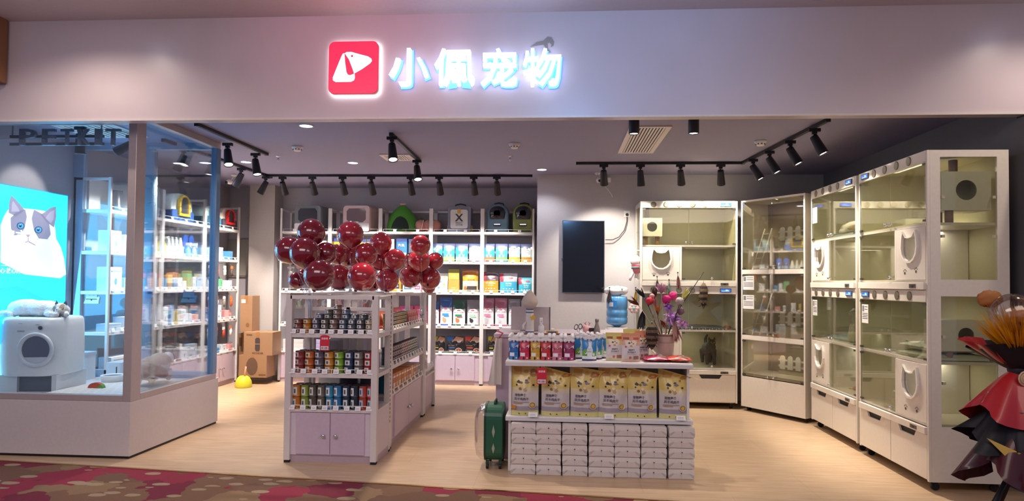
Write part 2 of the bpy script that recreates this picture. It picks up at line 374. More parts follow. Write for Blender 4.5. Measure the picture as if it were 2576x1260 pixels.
# ------------------------------------------------------------------ WINDOW DISPLAY (left)
PZ = .46; WX = -3.46; WY = 5.28; PY = 6.6
struct('trim_4', MB().box((-5.0, WY, 0.02), (WX, PY + .1, PZ)), M('d6cdcb', .4), 'white panelled plinth under the display window', bevel=.004)
struct('trim_5', MB().box((-5.0, WY + .012, 0), (WX - .012, PY + .09, .02)), BLACK, 'black shadow gap under the display plinth')
FRM = M('c0b3b0', .35, .3)
wn = thing('window_1', 'glazed display window with grey metal frame at the left of the shop', 'window', (0, 0, 0), kind='structure')
MB().box((WX - .07, WY, PZ), (WX, WY + .13, CEIL)).build('corner_post', FRM, wn, .004)
MB().box((-5.0, WY, PZ), (WX - .07, WY + .06, PZ + .05)).build('bottom_rail', FRM, wn, .003)
MB().box((-5.0, WY, 2.735), (WX - .07, WY + .06, 2.82)).build('top_rail', FRM, wn, .003)
MB().box((WX - .06, WY + .13, PZ), (WX, PY + .05, PZ + .05)).build('bottom_rail', FRM, wn, .003)
MB().box((WX - .06, WY + .13, 2.79), (WX, PY + .05, CEIL)).build('top_rail', FRM, wn, .003)
MB().box((WX - .06, PY - .02, PZ + .05), (WX, PY + .06, 2.79)).build('side_post', M('7f9cba', .3, .4), wn, .003)
MB().box((-5.0, WY + .025, PZ + .05), (WX - .07, WY + .033, 2.735)).build('front_pane', GLASS, wn)
MB().box((WX - .035, WY + .13, PZ + .05), (WX - .027, PY - .02, 2.79)).build('side_pane', GLASS, wn)
w2 = thing('window_2', 'inner glass partition with sliding door behind the display', 'window', (0, 0, 0), kind='structure')
PF = M('9fb6cc', .35, .3)
MB().box((-5.0, PY, PZ), (-4.89, PY + .06, CEIL)).build('left_post', PF, w2, .003)
MB().box((-4.89, PY, PZ), (WX - .07, PY + .06, PZ + .07)).build('bottom_rail', PF, w2, .003)
MB().box((-4.89, PY, 2.78), (WX - .07, PY + .06, CEIL)).build('top_rail', PF, w2, .003)
MB().box((-4.24, PY, PZ + .07), (-4.13, PY + .06, 2.78)).build('door_stile', PF, w2, .003)
MB().box((-4.89, PY + .03, PZ + .07), (-4.24, PY + .036, 2.78)).build('left_pane', GLASS, w2)
MB().box((-4.13, PY + .03, PZ + .07), (WX - .07, PY + .036, 2.78)).build('right_pane', GLASS, w2)
lk = MB().box((-4.19, PY - .012, 1.27), (-4.11, PY, 1.36)).build('lock', M('7aa2cc', .3, .6), w2); MB().cyl((-4.14, PY - .03, 1.32), (-4.14, PY - .012, 1.32), .014).build('keyhole', CHROME, lk)

# lightbox poster on the left wall, a cat on cyan
PX = -4.97
t = thing('lightbox_poster', 'glowing cyan lightbox poster of a blue-eyed cat in the display window', 'poster', (PX, 6.0, 1.4))
yA, yB, zA, zB = -.55, .50, -.9, .9
MB().box((-.03, yA, zA), (0, yB, zB)).build('frame', M('59c8f2', .4), t)
pf = lambda o: flat((.003 + o, 0, 0), (0, 1, 0), (0, 0, 1), (1, 0, 0))
CY = lambda h, e: M(h, .5, emit=e)
mb = MB(); poly_mb(mb, [(yA + .01, zA + .01), (yB - .01, zA + .01), (yB - .01, zB - .01), (yA + .01, zB - .01)], pf(0), 0)
poly_mb(mb, [(yA + .01, -.05), (-.1, -.02), (.15, -.12), (.4, -.2), (.49, -.17), (.49, -.5), (.2, -.45), (-.2, -.55), (yA + .01, -.5)], pf(.001), 1)
poly_mb(mb, [(yA + .01, -.5), (-.2, -.55), (.2, -.45), (.49, -.5), (.49, -.89), (yA + .01, -.89)], pf(.001), 2); mb.build('backdrop', [CY('18b4ee', 1.5), CY('0fa0dc', 1.3), CY('7fd4f0', 1.2)], t)
def cp(pts): # photo pixels of the poster -> poster coordinates
    out = []
    for x, y in pts:
        q = atx(x, y, PX); out.append((q.y - 6.0, q.z - 1.4))
    return out
mb = MB(); F1, F2, F3, F4 = pf(.002), pf(.003), pf(.004), pf(.005)
poly_mb(mb, cp([(0, 585), (0, 566), (8, 545), (18, 528), (40, 520), (60, 524), (90, 527), (110, 530), (130, 545), (138, 575), (140, 600), (152, 622), (160, 650), (165, 690), (150, 700), (60, 690), (0, 660)]), F1, 0)
poly_mb(mb, cp([(20, 535), (22, 508), (27, 492), (36, 500), (50, 515), (60, 528), (40, 545)]), F2, 1)
poly_mb(mb, cp([(100, 540), (112, 533), (125, 523), (139, 520), (140, 545), (134, 572), (118, 560)]), F2, 1)
poly_mb(mb, cp([(27, 532), (28, 512), (31, 505), (44, 523), (48, 532)]), F3, 2); poly_mb(mb, cp([(113, 548), (124, 533), (135, 528), (133, 552), (126, 562)]), F3, 2)
poly_mb(mb, cp([(25, 548), (45, 530), (62, 527), (66, 545), (60, 575), (50, 590), (34, 592), (26, 575)]), F2, 1)
poly_mb(mb, cp([(84, 527), (104, 538), (122, 560), (126, 590), (118, 602), (96, 600), (84, 580), (78, 550)]), F2, 1)
for x, y in ((50, 568), (95, 578)):
    poly_mb(mb, cp(circ(x, y, 10, 16, 9)), F3, 3); poly_mb(mb, cp(circ(x, y, 7.6, 16, 7)), F4, 4); poly_mb(mb, cp(circ(x - 1, y, 3.4, 12, 3.8)), pf(.006), 5); poly_mb(mb, cp(circ(x - 1.5, y - 2.5, 1.3, 8)), pf(.007), 0)
poly_mb(mb, cp([(62, 590), (74, 590), (69, 598)]), F4, 6)
for pts in ([(68, 598), (70, 598), (70, 607), (68, 607)], [(50, 612), (68, 606), (69, 608), (52, 615)], [(70, 606), (88, 616), (87, 618), (69, 609)]): poly_mb(mb, cp(pts), F4, 6)
mb.build('cat_picture', [CY('d4e6f4', 1.0), CY('8a8296', .75), CY('a99fb2', .7), CY('3a4464', .3), CY('3e8fe0', 1.0), CY('0c1024', 0), CY('b58fa0', .6)], t)
mb = MB()
for s_, (x0, y0, x1, y1) in (('小佩宠物', (0, 632, 84, 655)), ('心·放心的宠物店', (0, 674, 82, 688)), ('宣言', (0, 580, 70, 612))):
    (ya, za), (yb, zb) = cp([(x0, y1), (x1, y0)]); text_mb(mb, s_, (lambda cy, cz: lambda x, y, z=0: Vector((.0095, cy + x, cz + y)))((ya + yb) / 2, (za + zb) / 2), abs(yb - ya) * 1.05, zb - za, 0, .01)
(ya, za), (yb, zb) = cp([(0, 668), (82, 668)]); poly_mb(mb, [(ya, za), (yb, za), (yb, za + .004), (ya, za + .004)], pf(.006), 0)
mb.build('lettering', M('eafaff', .4, emit=1.6), t)
light('AREA', (.05, .1, .1), (1, .1, .0), 20, (.12, .58, 1), 1.0, 1.5, parent=t, name='lightbox_light')

# dark channel letters seen through the top of the glass
LET = M('6a6e7c', .4, .2)
xs = [(45, 98), (103, 145), (150, 188), (193, 232), (238, 258), (262, 308)]
for i, (ch, (a, b)) in enumerate(zip('PETKIT', xs)):
    p0, p1 = aty(a, 366, 5.42), aty(b, 324, 5.42); t = thing('channel_letter', 'dark metal letter %s in the display window%s' % (ch, '' if ch != 'T' else (', third of the row' if i == 2 else ', by the corner post')), 'letter', ((p0.x + p1.x) / 2, 5.42, (p0.z + p1.z) / 2), 0, 'channel letters in the display window')
    mb = MB(); text_mb(mb, ch, lambda x, y, z: Vector((x, -z, y)), (p1.x - p0.x) * .8, .138, 0, .012, .07, True); mb.build('letter_body', LET, t)
t = thing('letter_rail', 'pair of dark metal rails that carry the window letters', 'rail', (-4.3, 5.47, 2.64))
for k, dz in enumerate((-.035, .03)): MB().box((-.42, -.008, dz - .012), (.42, .012, dz + .012)).build('rail_bar', M('2c2e36', .5), t)
for dx in (-.4, .4): MB().cyl((dx, 0, .03), (dx, 0, .25), .005).build('hanger', LET, t)

# ------------------------------------------------------------------ ceiling fittings
TRK = M('1d1b20', .45)
def track(a, b, label):
    a, b = Vector((a[0], a[1], 0)), Vector((b[0], b[1], 0)); d = b - a; c = (a + b) / 2
    t = thing('lighting_track', label, 'track', (c.x, c.y, CEIL), atan2(d.y, d.x)); h = d.length / 2
    MB().box((-h, -.017, -.03), (h, .017, 0)).build('track_rail', TRK, t, .002)
    for s in (-1, 1): MB().box((s * h - .006, -.019, -.032), (s * h + .006, .019, 0)).build('end_cap', TRK, t)
track((-3.22, 5.75), (-3.2, 7.15), 'short black lighting track above the display window side')
track((-3.92, 6.4), (-3.85, 8.75), 'black lighting track along the left side racks')
track((-3.85, 8.62), (-.36, 8.68), 'long black lighting track in front of the back wall racks')
track((-1.58, 6.2), (-1.6, 7.55), 'short black lighting track above the centre gondola')
track((.19, 7.78), (2.06, 7.78), 'black lighting track in front of the television wall')
track((2.06, 7.76), (2.22, 5.75), 'black lighting track beside the cat cages on the right')
def spot(x, y, aim, label, power=9, col=(1, .87, .74), tilt=None, ang=62, group='black track spotlights', adz=0):
    """adapter on the track, tapered can aimed at a point"""
    t = thing('track_spotlight', label, 'spotlight', (x, y, CEIL - .03), 0, group)
    MB().box((-.05, -.016, -.03), (.05, .016, 0)).box((-.02, -.014, -.05), (.02, .014, -.03)).build('adapter', TRK, t, .003)
    piv = Vector((0, 0, -.085)); MB().cyl((0, 0, -.045), piv, .008).build('stem', TRK, t)
    d = (Vector(aim) - Vector((x, y, CEIL - .1))).normalized(); q = d.to_track_quat('-Z', 'Y').to_matrix().to_4x4()
    m4 = Matrix.Translation(piv) @ q
    h = MB(); h.lathe([(0, .02), (.03, .02), (.034, .01), (.045, -.15), (.046, -.16), (.04, -.16), (.038, -.148)], n=20, M4=m4, cap=False); h.build('housing', M('232126', .5), t)
    MB().lathe([(0, -.15), (.0385, -.15)], n=20, M4=m4, cap=False).build('lens', LENS, t)
    light('SPOT', m4 @ Vector((0, 0, -.17)), m4 @ Vector((0, 0, -2)), power * 6, col, .03, angle=ang, blend=.5, parent=t)
    return t
i = 0
for px, aim in ((573, (-2.6, 5.6, .3)), (643, (-2.7, 6.6, .3))):
    p = atz(px, 352 if px < 600 else 378, CEIL); spot(p.x, p.y, aim, 'black track spotlight with bright lens, %s on the track above the display window side' % ('front one' if px < 600 else 'rear one'), 11)
for k, (y, nm) in enumerate(((6.75, 'foremost'), (7.95, 'middle'), (8.6, 'rearmost'))): spot(-3.92 + .03 * (y - 6.4), y, (-4.75, y + .1, 1.2), 'black track spotlight aimed at the left racks, %s of its track' % nm, 26, ang=95)
for k, px in enumerate((711, 786, 862, 934, 1033, 1105, 1192, 1250)):
    p = aty(px, 442, 8.65); spot(p.x, 8.65, (p.x + .05, 9.65, 1.3), 'black track spotlight facing the back racks, %s from the left of eight' % nth(k), 12.5, (1, .93, .88))
spot(-1.58, 6.24, (-1.15, 5.3, .4), 'front black spotlight of the short track above the centre gondola', 13); spot(-1.6, 7.45, (-1.2, 6.6, .6), 'rear black spotlight of the short track above the centre gondola', 13)
for k, px in enumerate((1519, 1611, 1712, 1813)):
    p = aty(px, 408, 7.78); spot(p.x, 7.78, ((1.02, 8.1, 1.6) if k == 1 else (p.x + (.25 if k != 0 else .1), 8.6, 1.55)), 'black track spotlight of the television wall track, %s from the left' % nth(k), 9, (1, .9, .78), ang=92)
for k, y in enumerate((7.45, 7.0, 6.5, 6.0)): spot(2.06 + .08 * (7.76 - y), y, (2.85, y - .3, 1.3), 'black track spotlight aimed at the right cat cages, %s from the corner of the track' % nth(k), 12, (1, .88, .74), ang=75)
p = atz(325, 350, 2.72); spot(-4.05, 6.1, (-4.98, 5.95, 2.2), 'black spotlight inside the display window aimed at the wall', 4, (1, .9, .78), ang=45, group=None)
spot(-4.3, 5.75, (-4.3, 5.9, .5), 'black spotlight inside the display window above the litter box', 9, (1, .95, .9), ang=80, group=None)
for px, py, L_ in ((770, 316, 'nearest the shop front'), (888, 409, 'in the middle of the ceiling'), (619, 407, 'beside the rear left track'), (518, 409, 'behind the display window side pane'), (1363, 426, 'left of the television wall')):
    p = atz(px, py, CEIL); downlight(p.x, p.y, CEIL, 'round recessed ceiling downlight %s' % L_, .055, 'recessed downlights', power=16, col=(.85, .88, 1), ang=130)
for k, px in enumerate((1595, 1745)):
    p = aty(px, 310, 5.78); t = thing('cylinder_downlight', '%s of two black cylinder downlights hanging behind the fascia' % ('left' if k == 0 else 'right'), 'ceiling light', (p.x, 5.78, CEIL), 0, 'black cylinder downlights')
    MB().lathe([(.045, 0), (.045, -.115), (.04, -.12), (.037, -.112)], n=24, cap=False).build('housing', M('24222a', .4), t); MB().lathe([(0, -.112), (.038, -.112)], n=20, cap=False).build('lens', LENS, t)
    light('SPOT', (0, 0, -.13), (0, .1, -1), 55, (1, .9, .78), .03, angle=75, parent=t)
def grille(x0, y0, x1, y1, n, label, along='y'):
    t = thing('air_vent_grille', label, 'air vent', ((x0 + x1) / 2, (y0 + y1) / 2, CEIL)); a, b = (x1 - x0) / 2, (y1 - y0) / 2; m = M('e6ddd6', .5)
    f = .045; mb = MB(); mb.box((-a, -b, -.012), (-a + f, b, 0)).box((a - f, -b, -.012), (a, b, 0)).box((-a + f, -b, -.012), (a - f, -b + f, 0)).box((-a + f, b - f, -.012), (a - f, b, 0)); mb.build('frame', m, t)
    MB().box((-a + f, -b + f, -.002), (a - f, b - f, 0)).build('duct_opening', M('201e22', .8), t)
    for k in range(n):
        x = -a + f + (2 * a - 2 * f) * (k + .5) / n; hwid = (a - f) / n * .62
        MB().box((x - hwid, -b + f, -.010), (x + hwid, b - f, -.004)).build('slat', m, t)
grille(.61, 5.98, .98, 7.2, 10, 'white slatted air vent in the ceiling in front of the television wall')
grille(-1.98, 7.25, -1.64, 7.6, 9, 'small white slatted air vent behind the centre lighting track')
grille(-4.6, 5.75, -4.0, 6.3, 9, 'white slatted air vent in the ceiling of the display window')
for px, py, L_ in ((748, 368, 'left of the centre track'), (1294, 361, 'in the middle of the ceiling'), (1913, 354, 'near the right lighting track')):
    p = atz(px, py, CEIL); t = thing('smoke_detector', 'white round smoke detector %s' % L_, 'smoke detector', (p.x, p.y, CEIL))
    MB().lathe([(.058, 0), (.058, -.012), (.045, -.03), (.032, -.05), (.0, -.052)], n=24).build('housing', WHITE, t)
    for k in range(8): a = 2 * pi * k / 8; MB().box((cos(a) * .04 - .006, sin(a) * .04 - .006, -.04), (cos(a) * .04 + .006, sin(a) * .04 + .006, -.03)).build('smoke_slot', DKGREY, t)
for px, py, L_ in ((1283, 392, 'in the middle of the ceiling'), (700, 393, 'left of the centre track')):
    p = atz(px, py, CEIL); t = thing('sprinkler_head', 'tiny metal sprinkler head %s' % L_, 'sprinkler', (p.x, p.y, CEIL)); MB().lathe([(.03, 0), (.03, -.004), (.008, -.006), (.006, -.03), (.012, -.034), (.012, -.036), (0, -.036)], n=12).build('body', CHROME, t); MB().lathe([(0, -.05), (.014, -.052)], n=12, cap=False).build('deflector', CHROME, t)
def cctv(x, y, z, rz, label):
    t = thing('security_camera', label, 'camera', (x, y, z), rz)
    MB().lathe([(.035, 0), (.035, -.02), (.012, -.035)], n=16).build('mount', WHITE, t); MB().tube([(0, 0, -.02), (0, -.02, -.06), (0, -.04, -.08)], .009).build('arm', WHITE, t)
    MB().ell((0, -.06, -.11), (.032, .05, .032)).build('camera_body', WHITE, t); MB().cyl((0, -.10, -.12), (0, -.112, -.123), .017).build('camera_lens', BLACK, t)
p = aty(588, 450, 8.6); cctv(p.x, p.y, CEIL, -.5, 'white security camera hanging near the left racks')
p = aty(1503, 445, 8.5); cctv(p.x, p.y, CEIL, .2, 'white security camera at the left above the television')
p = aty(1530, 448, 8.6); o = thing('junction_box', 'small white junction box with dangling cable right of the security camera', 'junction box', (p.x, 8.66, 2.78)); MB().box((-.04, 0, -.03), (.04, .04, .03)).build('box', WHITE, o, .004); MB().tube([(-.03, .02, -.03), (-.05, .01, -.07), (.0, .0, -.12), (.05, .01, -.19), (.06, .02, -.22)], .006).build('cable', WHITE, o)
# ------------------------------------------------------------------ RACKS
TAGM = M('f4f3f5', .6); LIL = M('cdb9c9', .42); LILS = M('dcd0da', .45); RUB = M('1a181a', .7)
def W(t, x, y, z):
    return t.matrix_basis @ Vector((x, y, z)) if t.rotation_euler.z == 0 else Vector(t.location) + Matrix.Rotation(t.rotation_euler.z, 3, 'Z') @ Vector((x, y, z))
def guard(parent, w, y, z, m=None, h=.035, x0=0):
    mb = MB(); a, b = x0 + .04, x0 + w - .04
    mb.box((a, y, z + h - .005), (b, y + .005, z + h))
    for x in (a, (a + b) / 2, b - .005): mb.box((x, y, z), (x + .005, y + .005, z + h - .005))
    return mb.build('guard_rail', m or WHITE, parent)
_tagme = None
def price_tags(parent, xs, y, z, w=.045, h=.034, lean=.008):
    global _tagme
    mb = MB(); mb.add([(-w / 2, -lean, 0), (w / 2, -lean, 0), (w / 2, 0, h), (-w / 2, 0, h), (-w / 2, -lean + .002, 0), (w / 2, -lean + .002, 0), (w / 2, .002, h), (-w / 2, .002, h)], [(0, 1, 2, 3), (7, 6, 5, 4), (0, 4, 5, 1), (1, 5, 6, 2), (2, 6, 7, 3), (3, 7, 4, 0)])
    for k, yy in enumerate((.3, .55)): mb.add([(-w * .35, -lean - .0008 + lean * yy, h * yy), (w * .3, -lean - .0008 + lean * yy, h * yy), (w * .3, -lean - .0008 + lean * (yy + .06), h * (yy + .06)), (-w * .35, -lean - .0008 + lean * (yy + .06), h * (yy + .06))], [(0, 1, 2, 3)], 1)
    me = mb.mesh('price_tag', [TAGM, M('8c8c92', .6)])
    for x in xs:
        o = bpy.data.objects.new('price_tag', me); COL.objects.link(o); o.parent = parent; o.location = (x, y, z)
def rack(name, label, cat, w, d, h, shelves, base, loc, rz=0, group=None, doors=2, tags=None, back=None, slots=True, toprail=True, shelfh=.035, kick=.06, sides=False):
    t = thing(name, label, cat, loc, rz, group); u = .027 if h > 2 else .05
    for x in (0, w - u):
        for y in (0, d - u):
            o = MB().box((x, y, .02), (x + u, y + u, h)).build('upright', RACK, t, .002)
            MB().box((x + .003, y + .003, 0), (x + u - .003, y + u - .003, .02)).build('rubber_foot', RUB, o)
    if slots:
        mb = MB()
        for x in ((-.0012, w - u / 2) if False else (w,)):
            z = .25
            while z < h - .05:
                mb.box((x, d - u + .008, z), (x + .0012, d - u + .013, z + .022)); mb.box((x, d - u + .022, z), (x + .0012, d - u + .027, z + .022)); z += .036
        mb.build('slot_row', DKGREY, t)
    if toprail:
        mb = MB(); mb.box((0, d - u, h - .03), (w, d - .012, h)); mb.box((0, u, h - .03), (u * .8, d - u, h - .005)); mb.box((w - u * .8, u, h - .03), (w, d - u, h - .005)); mb.build('top_frame', RACK, t)
    if back: MB().box((u, d - .014, base), (w - u, d - .004, h - .05)).build('back_panel', back, t)
    for k, z in enumerate(shelves):
        s = MB().box((.004, .006, z - shelfh), (w - .004, d - .02, z)).build('shelf', RACK, t, .003)
        guard(s, w, .012, z)
        if tags and tags[k]: price_tags(s, [w * (i + .7 + random.uniform(-.1, .1)) / (tags[k] + .4) for i in range(tags[k])], .006, z - .002)
    if base:
        s = MB().box((.006, .02, kick), (w - .006, d - .01, base - .02)).build('cabinet', LILS if sides else LIL, t)
        MB().box((.006, .03, .0), (w - .006, d - .02, kick)).build('kickboard', M('bfa9b2', .5), t)
        MB().box((.004, .004, base - .02), (w - .004, d - .01, base)).build('cabinet_top', RACK, t, .002)
        guard(t, w, .012, base)
        if tags and len(tags) > len(shelves) and tags[-1]: price_tags(t, [w * (i + .7) / (tags[-1] + .4) for i in range(tags[-1])], .004, base - .002)
        dw = w * .74 / 2
        if doors:
            for sgn in (-1, 1):
                xa, xb = (w / 2 - dw, w / 2 - .003) if sgn < 0 else (w / 2 + .003, w / 2 + dw)
                dr = MB().box((xa, .006, kick + .01), (xb, .02, base - .025)).build('cabinet_door', LIL, t, .002)
                kx = w / 2 + sgn * .05
                MB().lathe([(.006, 0), (.006, .012), (.015, .016), (.016, .024), (.01, .03), (0, .031)], n=16, M4=Matrix.Translation((kx, .006, base * .52)) @ Matrix.Rotation(radians(90), 4, 'X')).build('door_knob', CHROME, dr)
    return t
bayX = [-4.03, -3.295, -2.56, -1.825, -1.09]
BAY = []
SH = [2.17, 1.745, 1.31, .83]
for i, x in enumerate(bayX):
    BAY.append(rack('wall_rack', 'white wall rack bay with lilac cabinet, %s of five along the back wall' % nth(i), 'rack', .735, .38, 2.5, SH, .44, (x, 9.5, 0), 0, 'white wall rack bays along the back wall', tags=[2, 4, 4, 4, 3], back=M('8f8b92', .6), toprail=True, slots=False))
LBAY = []
for i, y in enumerate((9.42, 8.48, 7.54)):   # left wall, facing +X
    LBAY.append(rack('wall_rack', 'white side wall rack bay behind the window glass, %s from the back' % nth(i), 'rack', .94, .40, 2.5, [2.17, 1.74, 1.33, .91], .46, (-4.59, y - .94, 0), radians(90), 'white rack bays along the left wall', tags=[3, 5, 7, 6, 5], back=M('9a979c', .6), slots=False, kick=.06))
# the centre gondolas
G1 = rack('gondola_shelf', 'white end gondola of canned food with lilac cabinet, nearest the camera', 'shelf', .755, .46, 1.34, [1.035, .715], .425, (-2.195, 5.315, 0), 0, None, tags=[9, 8, 8], sides=True)
mb = MB(); mb.box((.036, .0, 1.31), (.72, .03, 1.34)); mb.box((.036, .43, 1.2), (.72, .45, 1.23)); mb.box((.36, .43, .43), (.39, .45, 1.31)); mb.build('top_frame', RACK, G1)
G2 = rack('gondola_shelf', 'long white gondola side behind the can display, facing right', 'shelf', 1.47, .36, 1.34, [1.03, .72], .47, (-1.45, 5.81, 0), radians(90), None, tags=[14, 12, 8], doors=2)
G3 = rack('gondola_shelf', 'short rear gondola section with open top behind the long gondola', 'shelf', .62, .36, 1.33, [.5], .42, (-1.45, 7.30, 0), radians(90), None, tags=[2, 0], doors=0)
G4 = rack('gondola_shelf', 'left-facing side of the long centre gondola, seen through the can display', 'shelf', 1.47, .36, 1.34, [1.03, .72], .47, (-2.19, 7.28, 0), radians(-90), None, tags=[0, 0, 0], doors=0, slots=False)
mb = MB().box((-2.19, 5.815, 1.341), (-1.81, 6.9, 1.352)); o = mb.build('top_board', RACK); tag(o, 'loose white board lying on top of the centre gondola', 'board')

# ------------------------------------------------------------------ PRODUCT KINDS
def pouch(name, label, cat, w, h, d, bands, prints=(), loc=(0, 0, 0), rz=0, group=None, lean=0, gloss=.35, flop=0, bulge=.9, seal=.1, nu=10, nv=14, crinkle=.0, topw=1, botbulge=.55):
    t = thing(name, label, cat, loc, rz, group)
    ph = random.uniform(0, 50)
    def sv(v):
        a = min(1, botbulge + v / .18 * (1 - botbulge)) if v < .18 else 1
        b = 1 if v < .45 else max(.04, 1 - ((v - .45) / (1 - seal - .45)) ** 1.6) if v < 1 - seal else .04
        return a * b
    def P(u, v, off=0, side=-1):
        th = d / 2 * max(.03, (1 - abs(u) ** 2.4)) * sv(v) + .0015
        ww = w / 2 * (1 - .07 * sv(v) * bulge) * (1 + (topw - 1) * v)
        x = u * ww; z = v * h; y = side * (th + off)
        if crinkle: y += side * crinkle * noise.noise(Vector((u * 2.3, v * 4, ph))); 
        if flop and v > .72:
            k = (v - .72) / .28; x += flop * k * k * (1 + u) * .5; z -= abs(flop) * k * k * .55 * (1 + u * .8); y -= abs(flop) * k * k * .5 * (1 + u)
        y -= 0; x += 0
        if lean: y += lean * v * h
        return Vector((x, y, z))
    mats = []; idx = []
    for _, c in bands:
        if c not in mats: mats.append(c)
        idx.append(mats.index(c))
    def mf(u, v):
        for (e, _), k in zip(bands, idx):
            if v <= e: return k
        return idx[-1]
    mb = MB(); mb.grid(lambda u, v: P(u * 2 - 1, v, 0, -1), nu, nv, 0, True, mf); mb.grid(lambda u, v: P(u * 2 - 1, v, 0, 1), nu, nv, 0, True, mf, True)
    mb.add([P(-1 + 2 * i / nu, 0, 0, -1) for i in range(nu + 1)] + [P(-1 + 2 * i / nu, 0, 0, 1) for i in range(nu + 1)], [(i, nu + 1 + i, nu + 2 + i, i + 1) for i in range(nu)], idx[0])
    for s in (0, 1): mb.add([P(-1 + 2 * s, j / nv, 0, -1) for j in range(nv + 1)] + [P(-1 + 2 * s, j / nv, 0, 1) for j in range(nv + 1)], [(j, j + 1, nv + 2 + j, nv + 1 + j) for j in range(nv)], idx[0])
    mb.add([P(-1 + 2 * i / nu, 1, 0, -1) for i in range(nu + 1)] + [P(-1 + 2 * i / nu, 1, 0, 1) for i in range(nu + 1)], [(i, i + 1, nu + 2 + i, nu + 1 + i) for i in range(nu)], idx[-1])
    mb.build('bag_body', [M(c, gloss, coat=.25) for c in mats], t)
    decorate(t, lambda u, v, o: P(u, v, o, -1), w, h, prints)
    return t
def decorate(t, fn, w, h, prints):
    pm = MB(); pc = []; lm = MB(); lc = []; k = 0
    for p in prints:
        k += 1; off = .0012 + .0005 * k
        if p[0] == 'rect':
            _, u0, v0, u1, v1, c = p; c not in pc and pc.append(c)
            pm.grid(lambda a, b: fn(u0 + (u1 - u0) * a, v0 + (v1 - v0) * b, off), 6, 6, pc.index(c))
        elif p[0] == 'poly':
            _, pts, c = p; c not in pc and pc.append(c)
            cx = sum(q[0] for q in pts) / len(pts); cy = sum(q[1] for q in pts) / len(pts)
            pm.add([fn(cx, cy, off)] + [fn(a, b, off) for a, b in pts], [(0, 1 + i, 1 + (i + 1) % len(pts)) for i in range(len(pts))], pc.index(c))
        elif p[0] == 'ell':
            _, u, v, ru, rv, c = p; c not in pc and pc.append(c); n = 14
            pm.add([fn(u, v, off)] + [fn(u + ru * cos(2 * pi * i / n), v + rv * sin(2 * pi * i / n), off) for i in range(n)], [(0, 1 + i, 1 + (i + 1) % n) for i in range(n)], pc.index(c))
        elif p[0] == 'text':
            _, s, u, v, wu, hv, c, ang = p; c not in lc and lc.append(c)
            text_mb(lm, s, lambda x, y, z=0: fn(u + x / (w / 2), v + y / h, off + .0008), wu * w / 2, hv * h, lc.index(c), .015, 0, False, ang, 1)
    if pm.v: pm.build('printed_panel', [M(c, .45) for c in pc], t)
    if lm.v: lm.build('lettering', [M(c, .5) for c in lc], t)
def carton(name, label, cat, w, d, h, colr, prints=(), loc=(0, 0, 0), rz=0, group=None, bevel=.003, rough=.5, top=None):
    t = thing(name, label, cat, loc, rz, group)
    MB().box((-w / 2, -d / 2, 0), (w / 2, d / 2, h)).build('box_body', M(colr, rough), t, bevel)
    if top: MB().box((-w / 2 - .0006, -d / 2 - .0006, h - top[0] * h), (w / 2 + .0006, d / 2 + .0006, h + .0008)).build('box_lid', M(top[1], rough), t, bevel)
    if prints: decorate(t, lambda u, v, o: Vector((u * w / 2, -d / 2 - o, v * h)), w, h, prints)
    return t
def can(name, label, r, h, band, lab='dfe0e0', group=None, loc=(0, 0, 0), rz=0, text=None):
    t = thing(name, label, 'can', loc, rz, group); n = 20
    MB().lathe([(r * .9, 0), (r, .003), (r, .006), (r * .97, .008), (r * .97, h - .008), (r, h - .006), (r, h - .002)], n=n, cap=False).build('can_body', M(band, .35, .1), t)
    MB().lathe([(r, h - .002), (r, h), (r * .92, h), (r * .9, h - .003), (0, h - .003)], n=n, cap=False).build('can_lid', M('57555c', .25, .8), t)
    mb = MB(); f = lambda a, b, o=.0006: Vector(((r * .97 + o) * sin(a), -(r * .97 + o) * cos(a), b))
    mb.grid(lambda u, v: f(-.95 + 1.1 * u, h * .16 + h * .66 * v), 6, 1, 0); mb.grid(lambda u, v: f(-.62 + .42 * u, h * .3 + h * .36 * v, .0012), 3, 1, 1)
    mb.build('can_label', [M(lab, .5), M('55565c', .5)], t)
    return t
def bottle(name, label, prof, colr, capc, loc, rz=0, group=None, trig=False, lab=None, n=18):
    t = thing(name, label, 'bottle', loc, rz, group); H = prof[-1][1]
    MB().lathe(prof, n=n).build('bottle_body', M(colr, .35), t)
    if lab:
        r = max(p[0] for p in prof); f = lambda a, z: Vector(((r + .001) * sin(a), -(r + .001) * cos(a), z)); MB().grid(lambda u, v: f(-.9 + 1.8 * u, H * .15 + H * .4 * v), 6, 1).build('bottle_label', M(lab, .5), t)
    if trig:
        tr = MB(); tr.cyl((0, 0, H), (0, 0, H + .02), .014); tr.box((-.012, -.05, H + .02), (.012, .03, H + .045)); tr.tube([(0, -.02, H + .02), (0, -.035, H), (0, -.03, H - .02)], .005); tr.build('trigger_head', M(capc, .4), t, .002)
    else: MB().lathe([(prof[-1][0] * 1.1, H), (prof[-1][0] * 1.1, H + .018), (0, H + .02)], n=n).build('bottle_cap', M(capc, .4), t)
    return t
def at_px(px, Y, z): p = aty(px, 700, Y); return Vector((p.x, Y, z))
def row(px0, px1, Y):  # x centre and width between two photo columns at depth Y
    a, b = aty(px0, 780, Y).x, aty(px1, 780, Y).x; return (a + b) / 2, b - a

